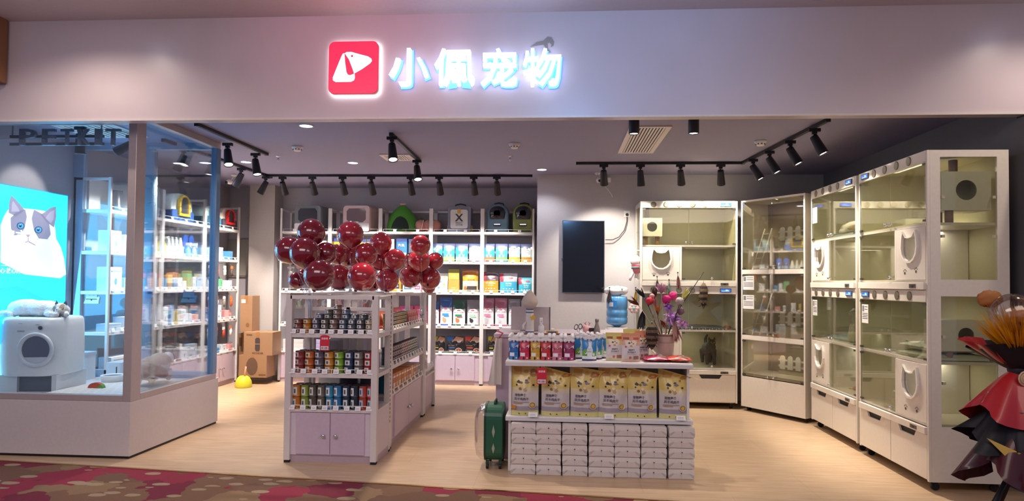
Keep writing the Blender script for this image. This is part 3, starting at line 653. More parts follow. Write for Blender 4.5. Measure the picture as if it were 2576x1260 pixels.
# ------------------------------------------------------------------ BACK WALL PRODUCTS (front face at Y 9.56)
YB = 9.66
def litter_toilet(px, colr, label):
    x, _ = row(px - 1, px + 1, YB); t = thing('cat_toilet', label, 'cat toilet', (x, 9.7, 2.17), -.12)
    mb = MB(); pts = rrect(-.215, .0, .215, .37, .05, 4)
    # shell tapering slightly to the front window
    fr = [(p[0] * .94, p[1]) for p in pts]; n = len(pts)
    vs = [(p[0], -.19, p[1]) for p in fr] + [(p[0], -.16, p[1] + .0) for p in pts] + [(p[0], .16, p[1] * 1.0) for p in pts]
    fs = [[i, (i + 1) % n, n + (i + 1) % n, n + i] for i in range(n)] + [[n + i, n + (i + 1) % n, 2 * n + (i + 1) % n, 2 * n + i] for i in range(n)]
    mb.add(vs, [f[::-1] for f in fs]); mb.add(vs, [list(range(n)), list(range(2 * n, 3 * n))[::-1]]); mb.build('hood', M(colr, .45), t)
    MB().prism(rrect(-.2, 0, .2, .115, .02, 3), -.2, -.188, 'y').build('drawer', M('e9e6e6', .4), t)
    MB().prism([(-.10, .13), (.10, .13), (.145, .17), (.145, .29), (.11, .33), (-.11, .33), (-.145, .29), (-.145, .17)], -.197, -.189, 'y').build('door_window', M('454652' if colr[0] < '9' else '77636b', .15), t)
    MB().box((-.04, -.205, .118), (.04, -.195, .14)).build('latch', WHITE, t)
    return t
litter_toilet(783, '70767c', 'grey hooded cat toilet with dark window on top of the first rack bay')
litter_toilet(904, 'd2b4b2', 'pink hooded cat toilet with dark window on top of the second rack bay')
def blob(mb, c, r, fn=None, mi=0, n=20, m=12, amp=.0, f=6):
    o = len(mb.v); mb.ell((0, 0, 0), 1, mi, n, m)
    for i in range(o, len(mb.v)):
        p = Vector(mb.v[i]); k = 1 + amp * noise.noise(p * f + Vector(c) * 7); q = Vector((p.x * r[0] * k, p.y * r[1] * k, p.z * r[2] * k)) + Vector(c); mb.v[i] = tuple(fn(q) if fn else q)
x, _ = row(960, 1040, YB); t = thing('pet_tent', 'green bag-wrapped pet tent with dark opening on top of the third rack bay', 'pet bed', (x + .05, 9.69, 2.171), 0)
mb = MB(); prof = [(.22, 0), (.235, .05), (.225, .12), (.19, .22), (.13, .31), (.06, .375), (.02, .40)]; GRN = M('4f9a34', .35, bump=.5, bscale=9)
mb.lathe(prof, n=28, sy=.64)
for i, v in enumerate(mb.v): a = atan2(v[1], v[0]); k = 1 + .035 * sin(a * 9 + v[2] * 12); mb.v[i] = (v[0] * k, v[1] * k, v[2])
mb.build('tent_body', GRN, t)
mb = MB(); mb.add([( -.12 + .0, -.2, .03)] , []); mb.grid(lambda u, v: Vector(((u - .5) * .26 * (1 - .35 * v * v), -.16 + .028 * v - .02 * (1 - (2 * u - 1) ** 2), .03 + .19 * v * (1 - .25 * (2 * u - 1) ** 2))), 10, 6); mb.build('opening', M('1d2b26', .8), t)
MB().lathe([(.03, .395), (.05, .42), (.035, .425), (0, .41)], n=16).build('pink_tie', M('e0b0ac', .6), t)
t2 = thing('plush_cushion', 'small green plastic-wrapped cushion behind the green pet tent', 'cushion', (x + .31, 9.8, 2.17)); mb = MB(); blob(mb, (0, 0, .1), (.06, .06, .12), amp=.15); mb.build('cushion_body', M('5c8f3a', .4), t2)
x, w_ = row(1036, 1102, YB); t = thing('plush_cushion', 'puffy salmon pink cushion bed on top of the third rack bay', 'cushion', (x, 9.68, 2.172)); mb = MB()
for k in range(3): blob(mb, (-.08 + .11 * k, .02 * (k % 2), .09), (.08, .11, .09), amp=.12)
mb.build('cushion_body', M('dd9a8c', .75), t)
MB().tube([(-.05, -.12, .03), (-.03, -.13, .1), (-.02, -.11, .17)], .006).build('drawstring', M('f3d9d2', .6), t)
# backpacks
x, _ = row(1124, 1186, YB); t = thing('pet_backpack', 'grey soft pet backpack with white X front panel on the fourth rack bay', 'backpack', (x, 9.69, 2.171))
MB().rbox((-.165, -.12, 0), (.165, .12, .37), .03, axis='y').build('pack_body', M('84869a', .6), t)
MB().prism(rrect(-.125, .05, .125, .32, .03, 4), -.135, -.12, 'y').build('front_panel', M('d9d7d5', .3, coat=.4, bump=.3, bscale=6), t)
MB().box((-.025, -.14, .265), (.025, -.135, .33)).build('yellow_tab', M('dba63c', .6), t)
mb = MB(); text_mb(mb, 'X', front((0, -.137, .205)), .12, .11, 0, .03); text_mb(mb, 'BREEZY', front((0, -.137, .13)), .11, .02, 0, .01); text_mb(mb, 'xZONE', front((0, -.137, .102)), .11, .022, 0, .01); mb.build('lettering', M('3b3b41', .5), t)
MB().tube([(-.08, 0, .36), (-.07, 0, .4), (0, 0, .415), (.07, 0, .4), (.08, 0, .36)], .009).build('carry_handle', BLACK, t)
for s in (-1, 1): MB().box((s * .172 - .01, -.06, .0), (s * .172 + .01, .04, .10)).build('side_pocket', M('cfae3a', .5), t, .004)
def capsule_pack(px0, px1, colr, label):
    x, w_ = row(px0, px1, YB); t = thing('pet_backpack', label, 'backpack', (x, 9.69, 2.17), -.05)
    out = [(-.15, .02), (-.13, 0), (.13, 0), (.15, .02), (.158, .15), (.155, .27)] + [(.155 * cos(radians(a)), .27 + .14 * sin(radians(a))) for a in range(15, 180, 15)] + [(-.155, .27), (-.158, .15)]
    mb = MB(); n = len(out); cx, cy = 0, .2
    rings = [(-.135, .82), (-.125, .93), (-.09, 1), (.06, 1), (.11, .95), (.13, .85)]
    vs = [(cx + (p[0] - cx) * k, y, cy + (p[1] - cy) * k) for y, k in rings for p in out]; fs = []
    for q in range(len(rings) - 1):
        for i in range(n): j = (i + 1) % n; fs.append((q * n + i, q * n + j, (q + 1) * n + j, (q + 1) * n + i))
    fs += [tuple(range(n))[::-1], tuple((len(rings) - 1) * n + i for i in range(n))]
    mb.add(vs, fs, 0, True); mb.build('shell', M(colr, .25, coat=.5), t)
    win = [(-.105, .20), (-.10, .185), (.10, .185), (.105, .20), (.118, .28)] + [(.115 * cos(radians(a)), .285 + .09 * sin(radians(a))) for a in range(20, 170, 15)] + [(-.118, .28)]
    n = len(win); rings = [(-.132, 1), (-.15, .97), (-.165, .8), (-.17, .4)]; vs = [((p[0]) * k, y, .27 + (p[1] - .27) * k) for y, k in rings for p in win]; fs = []
    for q in range(len(rings) - 1):
        for i in range(n): j = (i + 1) % n; fs.append((q * n + i, (q + 1) * n + i, (q + 1) * n + j, q * n + j))
    fs.append(tuple((len(rings) - 1) * n + i for i in range(n))); MB().add(vs, fs, 0, True).build('bubble_window', M('1c1f2b', .05, coat=1), t)
    MB().rbox((-.055, -.143, .085), (.055, -.134, .115), .012, axis='y').build('air_slot', M('23232a', .3), t); MB().rbox((-.045, -.146, .105), (.045, -.14, .118), .005, axis='y').build('slot_trim', CHROME, t)
    MB().tube([(-.07, .03, .39), (-.06, .03, .425), (0, .03, .435), (.06, .03, .425), (.07, .03, .39)], .01).build('carry_handle', BLACK, t)
capsule_pack(1222, 1281, '6f93a8', 'pale blue capsule pet backpack with bubble window on the fifth rack bay')
capsule_pack(1289, 1343, '8c9a4a', 'olive green capsule pet backpack at the right end of the fifth rack bay')
# row 2: air-dried food pouches
ZP = [('3fb0dc', 'd8cf6a', '5a7c46'), ('3f9bd0', '8fb06a', '54843c'), ('38a5da', '7db2c0', '5f9440'), ('dfe8ee', 'e9d6c2', 'b5333c'), ('3a9ed4', 'a5744a', 'c2353a'), ('4aa8d8', '76a06a', '2f7cc0'), ('a9c4cf', 'c7a23c', 'd8a436'), ('b5c3c0', 'b88830', 'd59b2c')]
for k, (a, b) in enumerate(((1082, 1112), (1113, 1143), (1144, 1176), (1178, 1209), (1214, 1243), (1245, 1276), (1278, 1308), (1309, 1341))):
    x, w_ = row(a, b, YB); c = ZP[k]
    pouch('food_pouch', 'blue pet food pouch with landscape print, %s from the left on the second shelf' % nth(k), 'food pouch', w_, .265, .06,
          [(.08, c[2]), (.3, c[1]), (.76, c[0]), (1, '54608a')], [('poly', [(-.5, .35), (-.36, .28), (.36, .28), (.5, .35), (.5, .7), (.3, .76), (-.3, .76), (-.5, .7)], 'e8e6dc'), ('text', 'ZIWI', 0, .64, .62, .09, '2c3038', 0), ('text', 'Peak', 0, .53, .4, .06, '5a5a58', 0), ('rect', .55, .7, .88, .84, 'ffffff'), ('poly', [(-.2, .72), (0, .78), (.2, .72)], '30343c'), ('rect', -.9, .02, .9, .07, c[2])],
          (x, YB, SH[1]), random.uniform(-.06, .06), 'air-dried food pouches on the second shelf')
# boxes behind the balloons
for k, (a, b, top, c, tx, pr) in enumerate(((700, 728, 612, 'c8bcc0', '', 'ffffff'), (735, 765, 610, 'd6cac8', '', 'c84e5a'), (790, 822, 606, 'c9c2c4', '', 'e3e3e6'), (832, 856, 600, 'c9a02c', 'ONE', '3a52a0'), (857, 880, 600, 'c9a02c', 'ONE', '3a52a0'), (905, 921, 602, 'c9a02c', 'ONE', '3a52a0'), (922, 936, 602, 'c9a02c', 'ONE', '3a52a0'), (968, 992, 602, 'cfc4c2', '', 'c84e5a'), (996, 1024, 600, '2f6fae', 'FUR', 'c9ad80'), (1027, 1052, 602, '474c5c', 'FUR', '4aa0da'), (1056, 1078, 603, '2f6fae', 'FUR', 'c9ad80'))):
    x, w_ = row(a, b, YB); hh_ = aty(a, top, YB).z - SH[1]
    col_ = {'c9a02c': 'yellow', '2f6fae': 'blue', '474c5c': 'dark grey'}.get(c, 'pale')
    carton('food_box', '%s food box behind the balloons, %s from the left on the second shelf' % (col_, nth(k)), 'box', w_ * .96, .1, hh_, c, [('rect', -.9, .04, .9, .38, pr)] + ([('rect', -.95, .86, .95, 1, '3a4a8a'), ('text', tx, 0, .7, 1.2, .12, 'ece8e0' if c != 'c9a02c' else '2a2a30', 0)] if tx else []), (x, YB, SH[1]), 0, 'boxes on the second shelf of the back racks')
# row 3
x, w_ = row(1096, 1124, YB); pouch('food_pouch', 'white pouch with toy doodles behind the rightmost balloons on the third shelf', 'food pouch', w_ + .03, .27, .06, [(1, 'dcdcdf')], [('ell', .5, .8, .2, .06, 'd9d23a'), ('ell', -.2, .55, .25, .05, '3c8fd0'), ('ell', .45, .4, .2, .05, 'd9d23a'), ('ell', -.4, .25, .18, .05, '55a0d8'), ('text', 'TOY', 0, .68, .8, .1, '3a3f55', .5)], (x, YB, SH[2]))
for (z0, c, l) in ((0, 'c98a3e', 'lower orange'), (.18, '9e9a48', 'upper olive')):
    x, w_ = row(1128, 1155, YB); carton('food_box', 'tall %s box of the pair stacked on the third shelf' % l, 'box', w_, .09, .178 if z0 == 0 else .15, c, [('text', 'WANPY', 0, .35, 1.3, .07, 'e8e2b8', 0), ('text', 'CAT FOOD', -.1, .22, 1.1, .05, 'e8e2b8', 0)], (x, YB, SH[2] + z0), 0, 'stacked boxes on the third shelf')
x, w_ = row(1162, 1203, YB); pouch('food_pouch', 'large orange kibble bag with cream band beside the stacked boxes', 'food pouch', w_, .325, .09, [(.32, 'c9b48c'), (.48, 'd8cba4'), (.9, 'd08a30'), (1, 'a4561f')], [('rect', -.9, .68, -.35, .88, 'b86a2c'), ('text', 'ACANA', .15, .56, 1.0, .07, '5a2d18', 0), ('text', 'Free Range', .1, .4, 1.0, .05, '8a6a4a', 0), ('rect', -.4, .06, .85, .28, '3a3230'), ('ell', -.62, .18, .2, .1, '9a6238')], (x, YB, SH[2]), 0, None, gloss=.3)
def two_tone(a, b, top, cb, ct, red, name_, lab, dz=0):
    x, w_ = row(a, b, YB); H = aty(a, top, YB).z - SH[2]
    pouch('food_pouch', lab, 'food pouch', w_, H, .1, [(.54, cb), (1, ct)], [('rect', -.98, .56, -.55, .97, red), ('text', name_, .05, .47, 1.5, .08, 'f2eee4', 0), ('text', 'FREEZE-DRIED', .05, .36, 1.2, .035, 'f2eee4', 0)] + [('ell', -.55 + .36 * q, .2, .1, .025, 'f2eee4') for q in range(4)] + [('ell', .25, .76, .3, .06, 'b04a52'), ('text', 'V-PET', .5, .62, .6, .04, 'f0f0f0', 0)], (x, YB, SH[2]), 0, 'freeze-dried food bags on the third shelf', gloss=.25)
two_tone(1213, 1254, 684, 'd9942c', '625054', 'b03040', 'Cat&Kitten', 'orange and brown Cat&Kitten food bag on the third shelf of the last bay')
two_tone(1256, 1301, 687, '3fa4c4', 'b9b4b8', 'c2364a', 'Six Fish', 'turquoise and silver food bag beside the orange one')
two_tone(1303, 1342, 698, '3aa0b4', '4fa6b6', 'c2364a', 'Six Fish', 'turquoise food bag with red corner at the right end of the third shelf')
for k, (a, b, top, c, c2, s) in enumerate(((986, 1009, 694, 'dc8a24', '2d3648', 'STEAK'), (1014, 1040, 703, '9fd0c0', '2f5b78', 'CHEW'), (1041, 1060, 703, 'e5a8b8', 'd84a6a', 'MILK'), (960, 984, 700, '8a5cb0', 'e9dff0', 'MIX'), (925, 950, 690, '4b6fa8', 'e8e8ee', 'FISH'), (887, 912, 690, 'c8c0bc', '9a3a40', 'DOG'))):
    x, w_ = row(a, b, YB); hh_ = aty(a, top, YB).z - SH[2]; cn = ['orange', 'mint green', 'pink', 'purple', 'blue', 'cream'][k]
    carton('treat_box', '%s treat box peeking below the balloons on the third shelf' % cn, 'box', w_, .09, hh_, c, [('rect', -.7, .2, .7, .5, c2), ('text', s, 0, .35, 1.1, .14, 'f4f1ea', 0), ('rect', -1, .86, 1, 1, c2)], (x, YB, SH[2]), 0, 'treat boxes below the balloons')
# row 4: kibble bags with wavy colour tops
RC = (('2f5a9c', '3c7fc0', 'd8e6f4', 1080, 1105, 757), ('3a62ac', '3c8fd0', 'd0a070', 1107, 1138, 748), ('2c5a4a', '2f8a5a', 'c07840', 1139, 1171, 754), ('8b868c', '9fc0a8', '2c2c30', 1175, 1206, 754), ('b06a84', 'd88aa8', 'c8c8cc', 1212, 1243, 750), ('b0647e', 'd88aa8', 'c8c8cc', 1245, 1276, 750), ('8d868e', 'b0a0a8', 'c8c8cc', 1279, 1309, 752), ('b9b0b4', 'b0a0a8', 'c8c8cc', 1311, 1340, 756))
for k, (c, c2, pet, a, b, top) in enumerate(RC):
    x, w_ = row(a, b, YB); H = aty(a, top, YB).z - SH[3]
    pouch('kibble_bag', 'white kibble bag with %s top, %s from the left on the fourth shelf' % (['blue', 'blue', 'green', 'grey', 'pink', 'pink', 'grey', 'pale'][k], nth(k)), 'food pouch', w_, H, .09, [(.07, c), (.1, 'e6e3e4'), (.62, 'e6e3e4'), (1, c)],
          [('poly', [(-.95, .1), (.95, .1), (.95, .68), (.6, .60), (.2, .66), (-.1, .60), (-.5, .66), (-.95, .72)], 'eae7e8'), ('text', 'ROYAL CANIN', 0, .52, 1.6, .06, 'b8323e', 0), ('poly', [(-.25, .57), (-.3, .63), (-.1, .6), (0, .65), (.1, .6), (.3, .63), (.25, .57)], 'c8404a'), ('rect', -.6, .36, .5, .44, c2), ('rect', -.3, .32, .6, .355, 'b83a52' if k == 2 else c2), ('ell', -.2, .2, .34, .08, pet), ('ell', -.42, .27, .14, .045, pet)],
          (x, YB, SH[3]), random.uniform(-.05, .05), 'kibble bags on the fourth shelf', gloss=.3)
# row 5: black meal bags
MC = ((1090, 1121, 'b8b436', 'green'), (1125, 1168, '2f6cb4', 'blue'), (1170, 1213, 'd0492e', 'red'), (1228, 1256, 'd2c832', 'yellow'))
for k, (a, b, c, cn) in enumerate(MC):
    x, w_ = row(a, b, YB); H = aty(a, 845, YB).z - .44
    pouch('kibble_bag', 'black meal bag with %s corner and bowl picture on the lowest shelf' % cn, 'food pouch', w_, H, .09, [(.68, '2b282c'), (1, '5c4034')], [('poly', [(-.95, .5), (-.95, .98), (-.1, .98), (-.45, .68)], c), ('poly', [(-.4, .68), (.1, .98), (.95, .9), (.95, .62), (.5, .7), (.2, .45)], 'd8a284'), ('ell', .5, .72, .28, .1, 'e6d8c4'), ('text', 'MEAT FEAST', -.45, .45, .8, .12, 'd8a060', 0), ('rect', -.8, .3, .0, .35, c), ('ell', .45, .18, .38, .13, 'e8ddd0'), ('ell', .45, .19, .33, .1, '8a4a30'), ('rect', -.7, .12, .0, .16, 'e8ddd0')], (x, YB, .44), 0, 'black meal bags on the lowest shelf', gloss=.25)
# left bays of the back wall: hanging and lying toys in clear plastic
def toy_pack(x, y, z, k, label, group, w=.1, h=.17):
    t = thing('toy_packet', label, 'toy packet', (x, y, z), 0, group); c = ['d8cfc8', 'e6b6b4', 'c9d7dc', 'd9b77a', 'b05a5a', 'e9e4e0', 'a4b8a0'][k % 7]
    mb = MB(); ph = k * 3.1
    fn = lambda u, v, s: Vector(((u - .5) * w, s * (.004 + .02 * sin(pi * u) * sin(pi * v) * (1 + .5 * noise.noise(Vector((u * 5, v * 5, ph))))), v * h))
    mb.grid(lambda u, v: fn(u, v, -1), 6, 8); mb.grid(lambda u, v: fn(u, v, 1), 6, 8, flip=True); mb.build('plastic_bag', CLEAR, t)
    mb = MB(); mb.box((-w / 2, -.005, h * .86), (w / 2, .005, h)); mb.build('header_card', M(['ece6e4', 'd98c94', 'e3dccf'][k % 3], .5), t)
    mb = MB(); blob(mb, (0, 0, h * .4), (w * .34, .014, h * .26), amp=.5, f=3, n=12, m=8); mb.build('toy', M(c, .6), t)
    return t
for b in range(2):
    for r, (zz, n) in enumerate(((1.47, 5), (1.05, 5), (.62, 5))):
        for k in range(n):
            xx = bayX[b] + .12 + k * .125
            toy_pack(xx, 9.62 + .02 * (k % 2), zz + random.uniform(-.02, .02), b * 17 + r * 5 + k, 'clear toy packet hanging in the %s rack bay, %s row, %s from the left' % (['first', 'second'][b], ['upper', 'middle', 'lower'][r], nth(k)), 'toy packets hanging in the left back racks')
for k in range(6):
    carton('flat_carton', '%s flat box low in the left back rack, %s' % (['white', 'lilac', 'white', 'lilac', 'white', 'lilac'][k], ['bottom of the left pile', 'bottom of the right pile', 'middle of the left pile', 'middle of the right pile', 'top of the left pile', 'top of the right pile'][k]), 'box', .3, .26, .055, ['e2dad6', 'b3a6cc'][k % 2], (), (bayX[0] + .2 + .33 * (k % 2), 9.68, .44 + .056 * (k // 2)), 0, 'flat boxes piled on the lowest left shelf')
for k in range(5):
    x = bayX[1] + .1 + k * .27; carton('snack_box', 'flat %s snack box on the third shelf behind the can display, %s from the left' % (['red', 'brown', 'pink', 'blue', 'pink'][k], nth(k)), 'box', .2, .12, .11, ['a83a40', '8a5a48', 'e89ab0', '3f86c0', 'e06a90'][k], [('ell', 0, .5, .5, .3, 'e8cfa0')], (x, YB, SH[3]), 0, 'snack boxes on the fourth shelf')
for k in range(4):
    x = -2.45 + k * .22; pouch('treat_pouch', 'pink treat pouch on the fourth shelf above the long gondola, %s from the left' % nth(k), 'food pouch', .2, .27, .06, [(.7, 'ef86ae'), (1, 'd84a84')], [('ell', 0, .4, .5, .16, 'f6e2ea'), ('text', 'HELLO', 0, .8, 1.2, .1, 'ffffff', 0)], (x, YB + .13, SH[3]), 0, 'pink treat pouches on the fourth shelf')
# corner: cartons, scoop
CB = 'a37d5c'
def tape(t, w, d, h, c='a5744a'):
    MB().box((-.025, -d / 2 - .001, h * .78), (.025, d / 2 + .001, h + .0012)).build('tape', M(c, .3), t)
def px_carton(x0, x1, y0, y1, Y, d, label, prints, name='cardboard_box'):
    a, b = aty(x0, y1, Y), aty(x1, y0, Y); w_ = b.x - a.x; z0 = max(0, a.z); t = carton(name, label, 'box', w_, d, b.z - z0, CB, prints, ((a.x + b.x) / 2, Y + d / 2, z0), 0, 'cardboard boxes in the back left corner', bevel=.004); tape(t, w_, d, b.z - z0); return t
px_carton(600, 671, 894, 949, 9.2, .3, 'lower cardboard box with round print behind the yellow scoop', [('ell', -.05, .5, .42, .4, '6b5040'), ('rect', .45, .1, .95, .16, '7c5838')])
px_carton(612, 686, 836, 893.5, 9.2, .3, 'cardboard box with dark capsule print, on top of the round print box', [('poly', [(-.2, .25), (-.12, .18), (.08, .18), (.14, .25), (.14, .7), (.08, .76), (-.12, .76), (-.2, .7)], '4a3c3c'), ('rect', -.8, .86, -.4, .9, '6a4a30'), ('rect', -.2, .48, .14, .5, 'c9a070'), ('text', 'PET DRYER', 0, .1, .9, .07, '5a3e2a', 0)])
px_carton(598, 620, 838, 947, 9.52, .07, 'tall cardboard box behind the two printed boxes', [('rect', -.8, .7, -.1, .9, '6a4a30')])
px_carton(603, 635, 744, 835, 9.3, .24, 'narrow upright cardboard box leaning on top of the corner stack', [('rect', -.8, .8, -.1, .9, 'e8e2da'), ('ell', .3, .2, .3, .06, '8a6038')])
p = aty(613, 940, 8.95); t = thing('litter_scoop_holder', 'yellow egg shaped scoop holder on floor by cardboard boxes', 'scoop holder', (p.x, 8.95, 0))
MB().lathe([(.105, 0), (.11, .02), (.105, .08), (.08, .13), (.05, .155), (.035, .15), (.03, .13), (0, .12)], n=24).build('holder', M('d8d436', .35), t); MB().tube([(.01, 0, .12), (.02, 0, .2), (.035, -.01, .28)], [.013, .012, .014]).build('scoop_handle', M('e3a184', .4), t)
# ------------------------------------------------------------------ CANS on the end gondola
def can_grid(proto, xs, tiers, rows, z0, h, y0, dy, shelf, skip=lambda c, r, k: False, cols=None, kind='can'):
    for c, x in enumerate(xs):
        src = proto[c % len(proto)]
        for r in range(rows):
            for k in range(tiers(c, r) if callable(tiers) else tiers):
                cn = src[1]; lab = '%s %s, %s shelf of end gondola, %s column, %s tier, %s row' % (cn, kind, shelf, ORD[c], ORD[k], ['front', 'rear', 'third'][r])
                loc = (x + random.uniform(-.002, .002), y0 + r * dy, z0 + k * h)
                rz = random.uniform(-.25, .35)
                if not src[2]: src[0].location = loc; src[0].rotation_euler = (0, 0, rz); src[0]['label'] = lab; src[2] = True
                else: dup(src[0], loc, rz, lab)
GN = 'cans on the end gondola'
def mk(r, h, lst, grp): return [[can('food_can', 'x', r, h, c, l, grp), n, False] for c, n, l in lst]
pr = mk(.035, .037, [('7a3a34', 'maroon', 'cfc6bd'), ('c07a28', 'orange', 'd8cba8'), ('4c4a5c', 'slate', 'c8c8d2'), ('57534a', 'olive', 'dcdccf'), ('7d6258', 'brown', 'e2ddd8'), ('465a70', 'blue', 'e0e2e4'), ('4a5662', 'grey', 'e6e6e2'), ('43464a', 'charcoal', 'e6e6e4'), ('b09a78', 'tan', 'e2dfd6')], 'flat cans on the top shelf of the end gondola')
xs9 = [-2.195 + .085 + .0735 * k for k in range(9)]
can_grid(pr, xs9, lambda c, r: 3 if r == 0 else (4 if c >= 2 else 3) + (1 if c in (3, 4, 5) else 0) + (1 if c == 4 else 0), 2, 1.035, .0375, 5.375, .085, 'top')
pr = mk(.039, .057, [('8a3a3c', 'crimson', 'cdc4bc'), ('c0622c', 'rust', 'dccfb0'), ('5a5868', 'slate', 'd0d0da'), ('d08a30', 'orange', 'dcd8cc'), ('7fae34', 'green', 'e0e4d4'), ('2f4468', 'navy', 'd8dde2'), ('77706c', 'taupe', 'e4e2de'), ('b8343c', 'red', 'e6e2de')], 'food cans on the middle shelf of the end gondola')
can_grid(pr, [-2.195 + .098 + .0815 * k for k in range(8)], 3, 2, .715, .0575, 5.385, .095, 'middle')
pr = mk(.0335, .095, [('c87a30', 'orange', 'd4dcdc'), ('8aa040', 'lime', 'd8dcd0'), ('5a5650', 'brown', 'd8d6d0'), ('6a6458', 'khaki', 'dcdad0'), ('3a8cb4', 'sky blue', 'e0e6ea'), ('2f7ab0', 'blue', 'e2e8ec'), ('2c3a4c', 'navy', 'dfe6ea'), ('2a3a48', 'dark', 'e4e8ea'), ('b8483c', 'red', 'a8c8dc'), ('c04a40', 'scarlet', 'b8d0e0')], 'tall cans on the lowest shelf of the end gondola')
can_grid(pr, [-2.195 + .078 + .0685 * k for k in range(10)], 2, 2, .425, .0955, 5.378, .075, 'lowest', kind='tall can')
for k in range(5):
    carton('accessory_box', 'lilac and white accessory box behind the middle shelf cans, %s from the left' % nth(k), 'box', .11, .1, .12 + .015 * (k % 3), ['d6c3ca', 'cdb9c2', 'e2d6da', '8b8690', '9a949c'][k], [('ell', .3, .5, .3, .35, '4a4450'), ('rect', -.8, .5, -.2, .58, 'a86a78')], (-2.08 + .125 * k, 5.66, .715), 0, 'accessory boxes behind the middle shelf cans')
def promo(x, y, z, body, label, s=1):
    t = thing('promotion_tag', label, 'tag', (x, y, z), 0, None); w, h = .075 * s, .125 * s
    pts = [(-w / 2, -h / 2), (w / 2, -h / 2), (w / 2, h * .38)] + [(w / 2 * cos(radians(a)) * 1.0, h * .38 + h * .12 * sin(radians(a))) for a in range(20, 180, 20)] + [(-w / 2, h * .38)]
    MB().prism(pts, 0, .002, 'y').build('tag_card', M('d3253f', .5), t)
    mb = MB(); mb.add([(-w * .42, -.0008, -h * .45), (w * .42, -.0008, -h * .45), (w * .42, -.0008, -h * .22), (-w * .42, -.0008, -h * .22)], [(0, 1, 2, 3)]); mb.build('white_strip', M('f2eef0', .5), t)
    mb = MB(); text_mb(mb, '搞事情', front((0, -.001, h * .27)), w * .7, h * .15, 0, .02); mb.build('lettering', M('f5dfe2', .5), t)
    mb = MB(); text_mb(mb, body, front((0, -.0015, -h * .335)), w * .75, h * .18, 0, .02); mb.build('offer_lettering', M('7a1f48', .5), t)
p = aty(817, 862, 5.31); promo(p.x, 5.308, p.z, '买3送1', 'red promotion tag with rounded top hanging over the middle can shelf')
# ------------------------------------------------------------------ long gondola goods (facing right)
def g2(y, z, dx=0): return (-1.45 - .03 - dx, y, z)
pr = mk(.028, .034, [('8a6a34', 'golden', 'd8cba0'), ('5c4a38', 'brown', 'd8cfb4'), ('a8642c', 'amber', 'e0d4b0')], 'small cans on the top shelf of the long gondola')
n = 0
for c in range(13):
    for k in range(4):
        s = pr[(c // 3) % 3]; loc = (-1.525, 5.90 + c * .058, 1.03 + k * .0345); lab = 'small %s can, long gondola top shelf, %s from the front, %s tier' % (s[1], ORD[c], ORD[k])
        if not s[2]: s[0].location = loc; s[0].rotation_euler = (0, 0, radians(90)); s[0]['label'] = lab; s[2] = True
        else: dup(s[0], loc, radians(90), lab)
for c in range(6):
    pouch('treat_pouch', 'small red treat pouch, far end of long gondola top shelf, %s from the front' % nth(c), 'food pouch', .085, .14, .035, [(.75, 'c0484c'), (1, 'd0605c')], [('rect', -.6, .2, .6, .5, 'e8b8b0')], (-1.515, 6.72 + c * .082, 1.03), radians(90), 'small red treat pouches on the long gondola')
for c in range(3):
    x, y = -1.62 - .05 * (c % 2), 6.05 + c * .3; pouch('treat_bag', '%s treat bag on long gondola top shelf, %s from the front' % (['orange red', 'pink', 'crimson'][c], nth(c)), 'food pouch', .2, .17, .06, [(.3, 'd8402c'), (1, ['e0603c', 'e88aa0', 'c83a44'][c])], [('ell', 0, .55, .2, .25, 'e6d6b8')], (x, y, 1.03), radians(80), 'treat bags standing behind the small cans')
pr = mk(.033, .05, [('4f464c', 'dark grey', 'b09a9a'), ('5a4a50', 'plum', 'bca8a8'), ('b8808a', 'dusty pink', 'd8c8c8'), ('8a8a80', 'sage', 'dcdcd4')], 'cans on the middle shelf of the long gondola')
for c in range(18):
    for k in range(3):
        s = pr[min(3, c // 4)]; loc = (-1.525, 5.89 + c * .07, .72 + k * .051); lab = '%s can on the long gondola middle shelf, %s from the front, %s tier' % (s[1], ORD[c] if c < 16 else ('seventeenth' if c == 16 else 'eighteenth'), ORD[k])
        if not s[2]: s[0].location = loc; s[0].rotation_euler = (0, 0, radians(90)); s[0]['label'] = lab; s[2] = True
        else: dup(s[0], loc, radians(90), lab)
BX = ['2f87a6', 'c9764a', 'c9764a', 'cf8a3a', 'c86a3c', 'd0953a', 'c87850', 'b8684a', 'd8a868', 'c07a60', 'a89088', '9a8a84']
for c, colr in enumerate(BX):
    carton('treat_box', '%s treat box on the long gondola lowest shelf, %s from the front' % ('teal' if c == 0 else 'orange' if c < 9 else 'brown', ORD[c]), 'box', .1, .17, .16 - .003 * c, colr, [('rect', -.8, .1, .8, .45, ['e6a878', 'e0d8cc'][c % 2]), ('rect', -.8, .75, .8, .85, 'f0e8d8')], (-1.565, 5.94 + c * .108, .47), radians(90), 'treat boxes on the lowest shelf of the long gondola')
for c, (y, z, l) in enumerate(((5.62, .425, 'left'), (5.68, .425, 'right'))):
    t = thing('litter_tub', 'dark tub with red lid on the lowest shelf beside the tall cans, %s one' % l, 'tub', (-1.78 + .18 * c, 5.66, .425)); MB().lathe([(.07, 0), (.075, .01), (.075, .22)], n=24).build('tub_body', M('55525c', .4), t); MB().lathe([(.08, .22), (.08, .262), (0, .265)], n=24).build('tub_lid', M('c8242c', .35), t)
for c in range(4): carton('accessory_box', 'grey box on the hidden side of the long gondola, %s from the front' % nth(c), 'box', .2, .16, .2, ['9a94a0', 'b7a9b4', 'd8d2d4', 'c8b0ba'][c], (), (-2.06, 6.05 + .32 * c, .72), radians(-90), 'boxes on the hidden side of the long gondola')
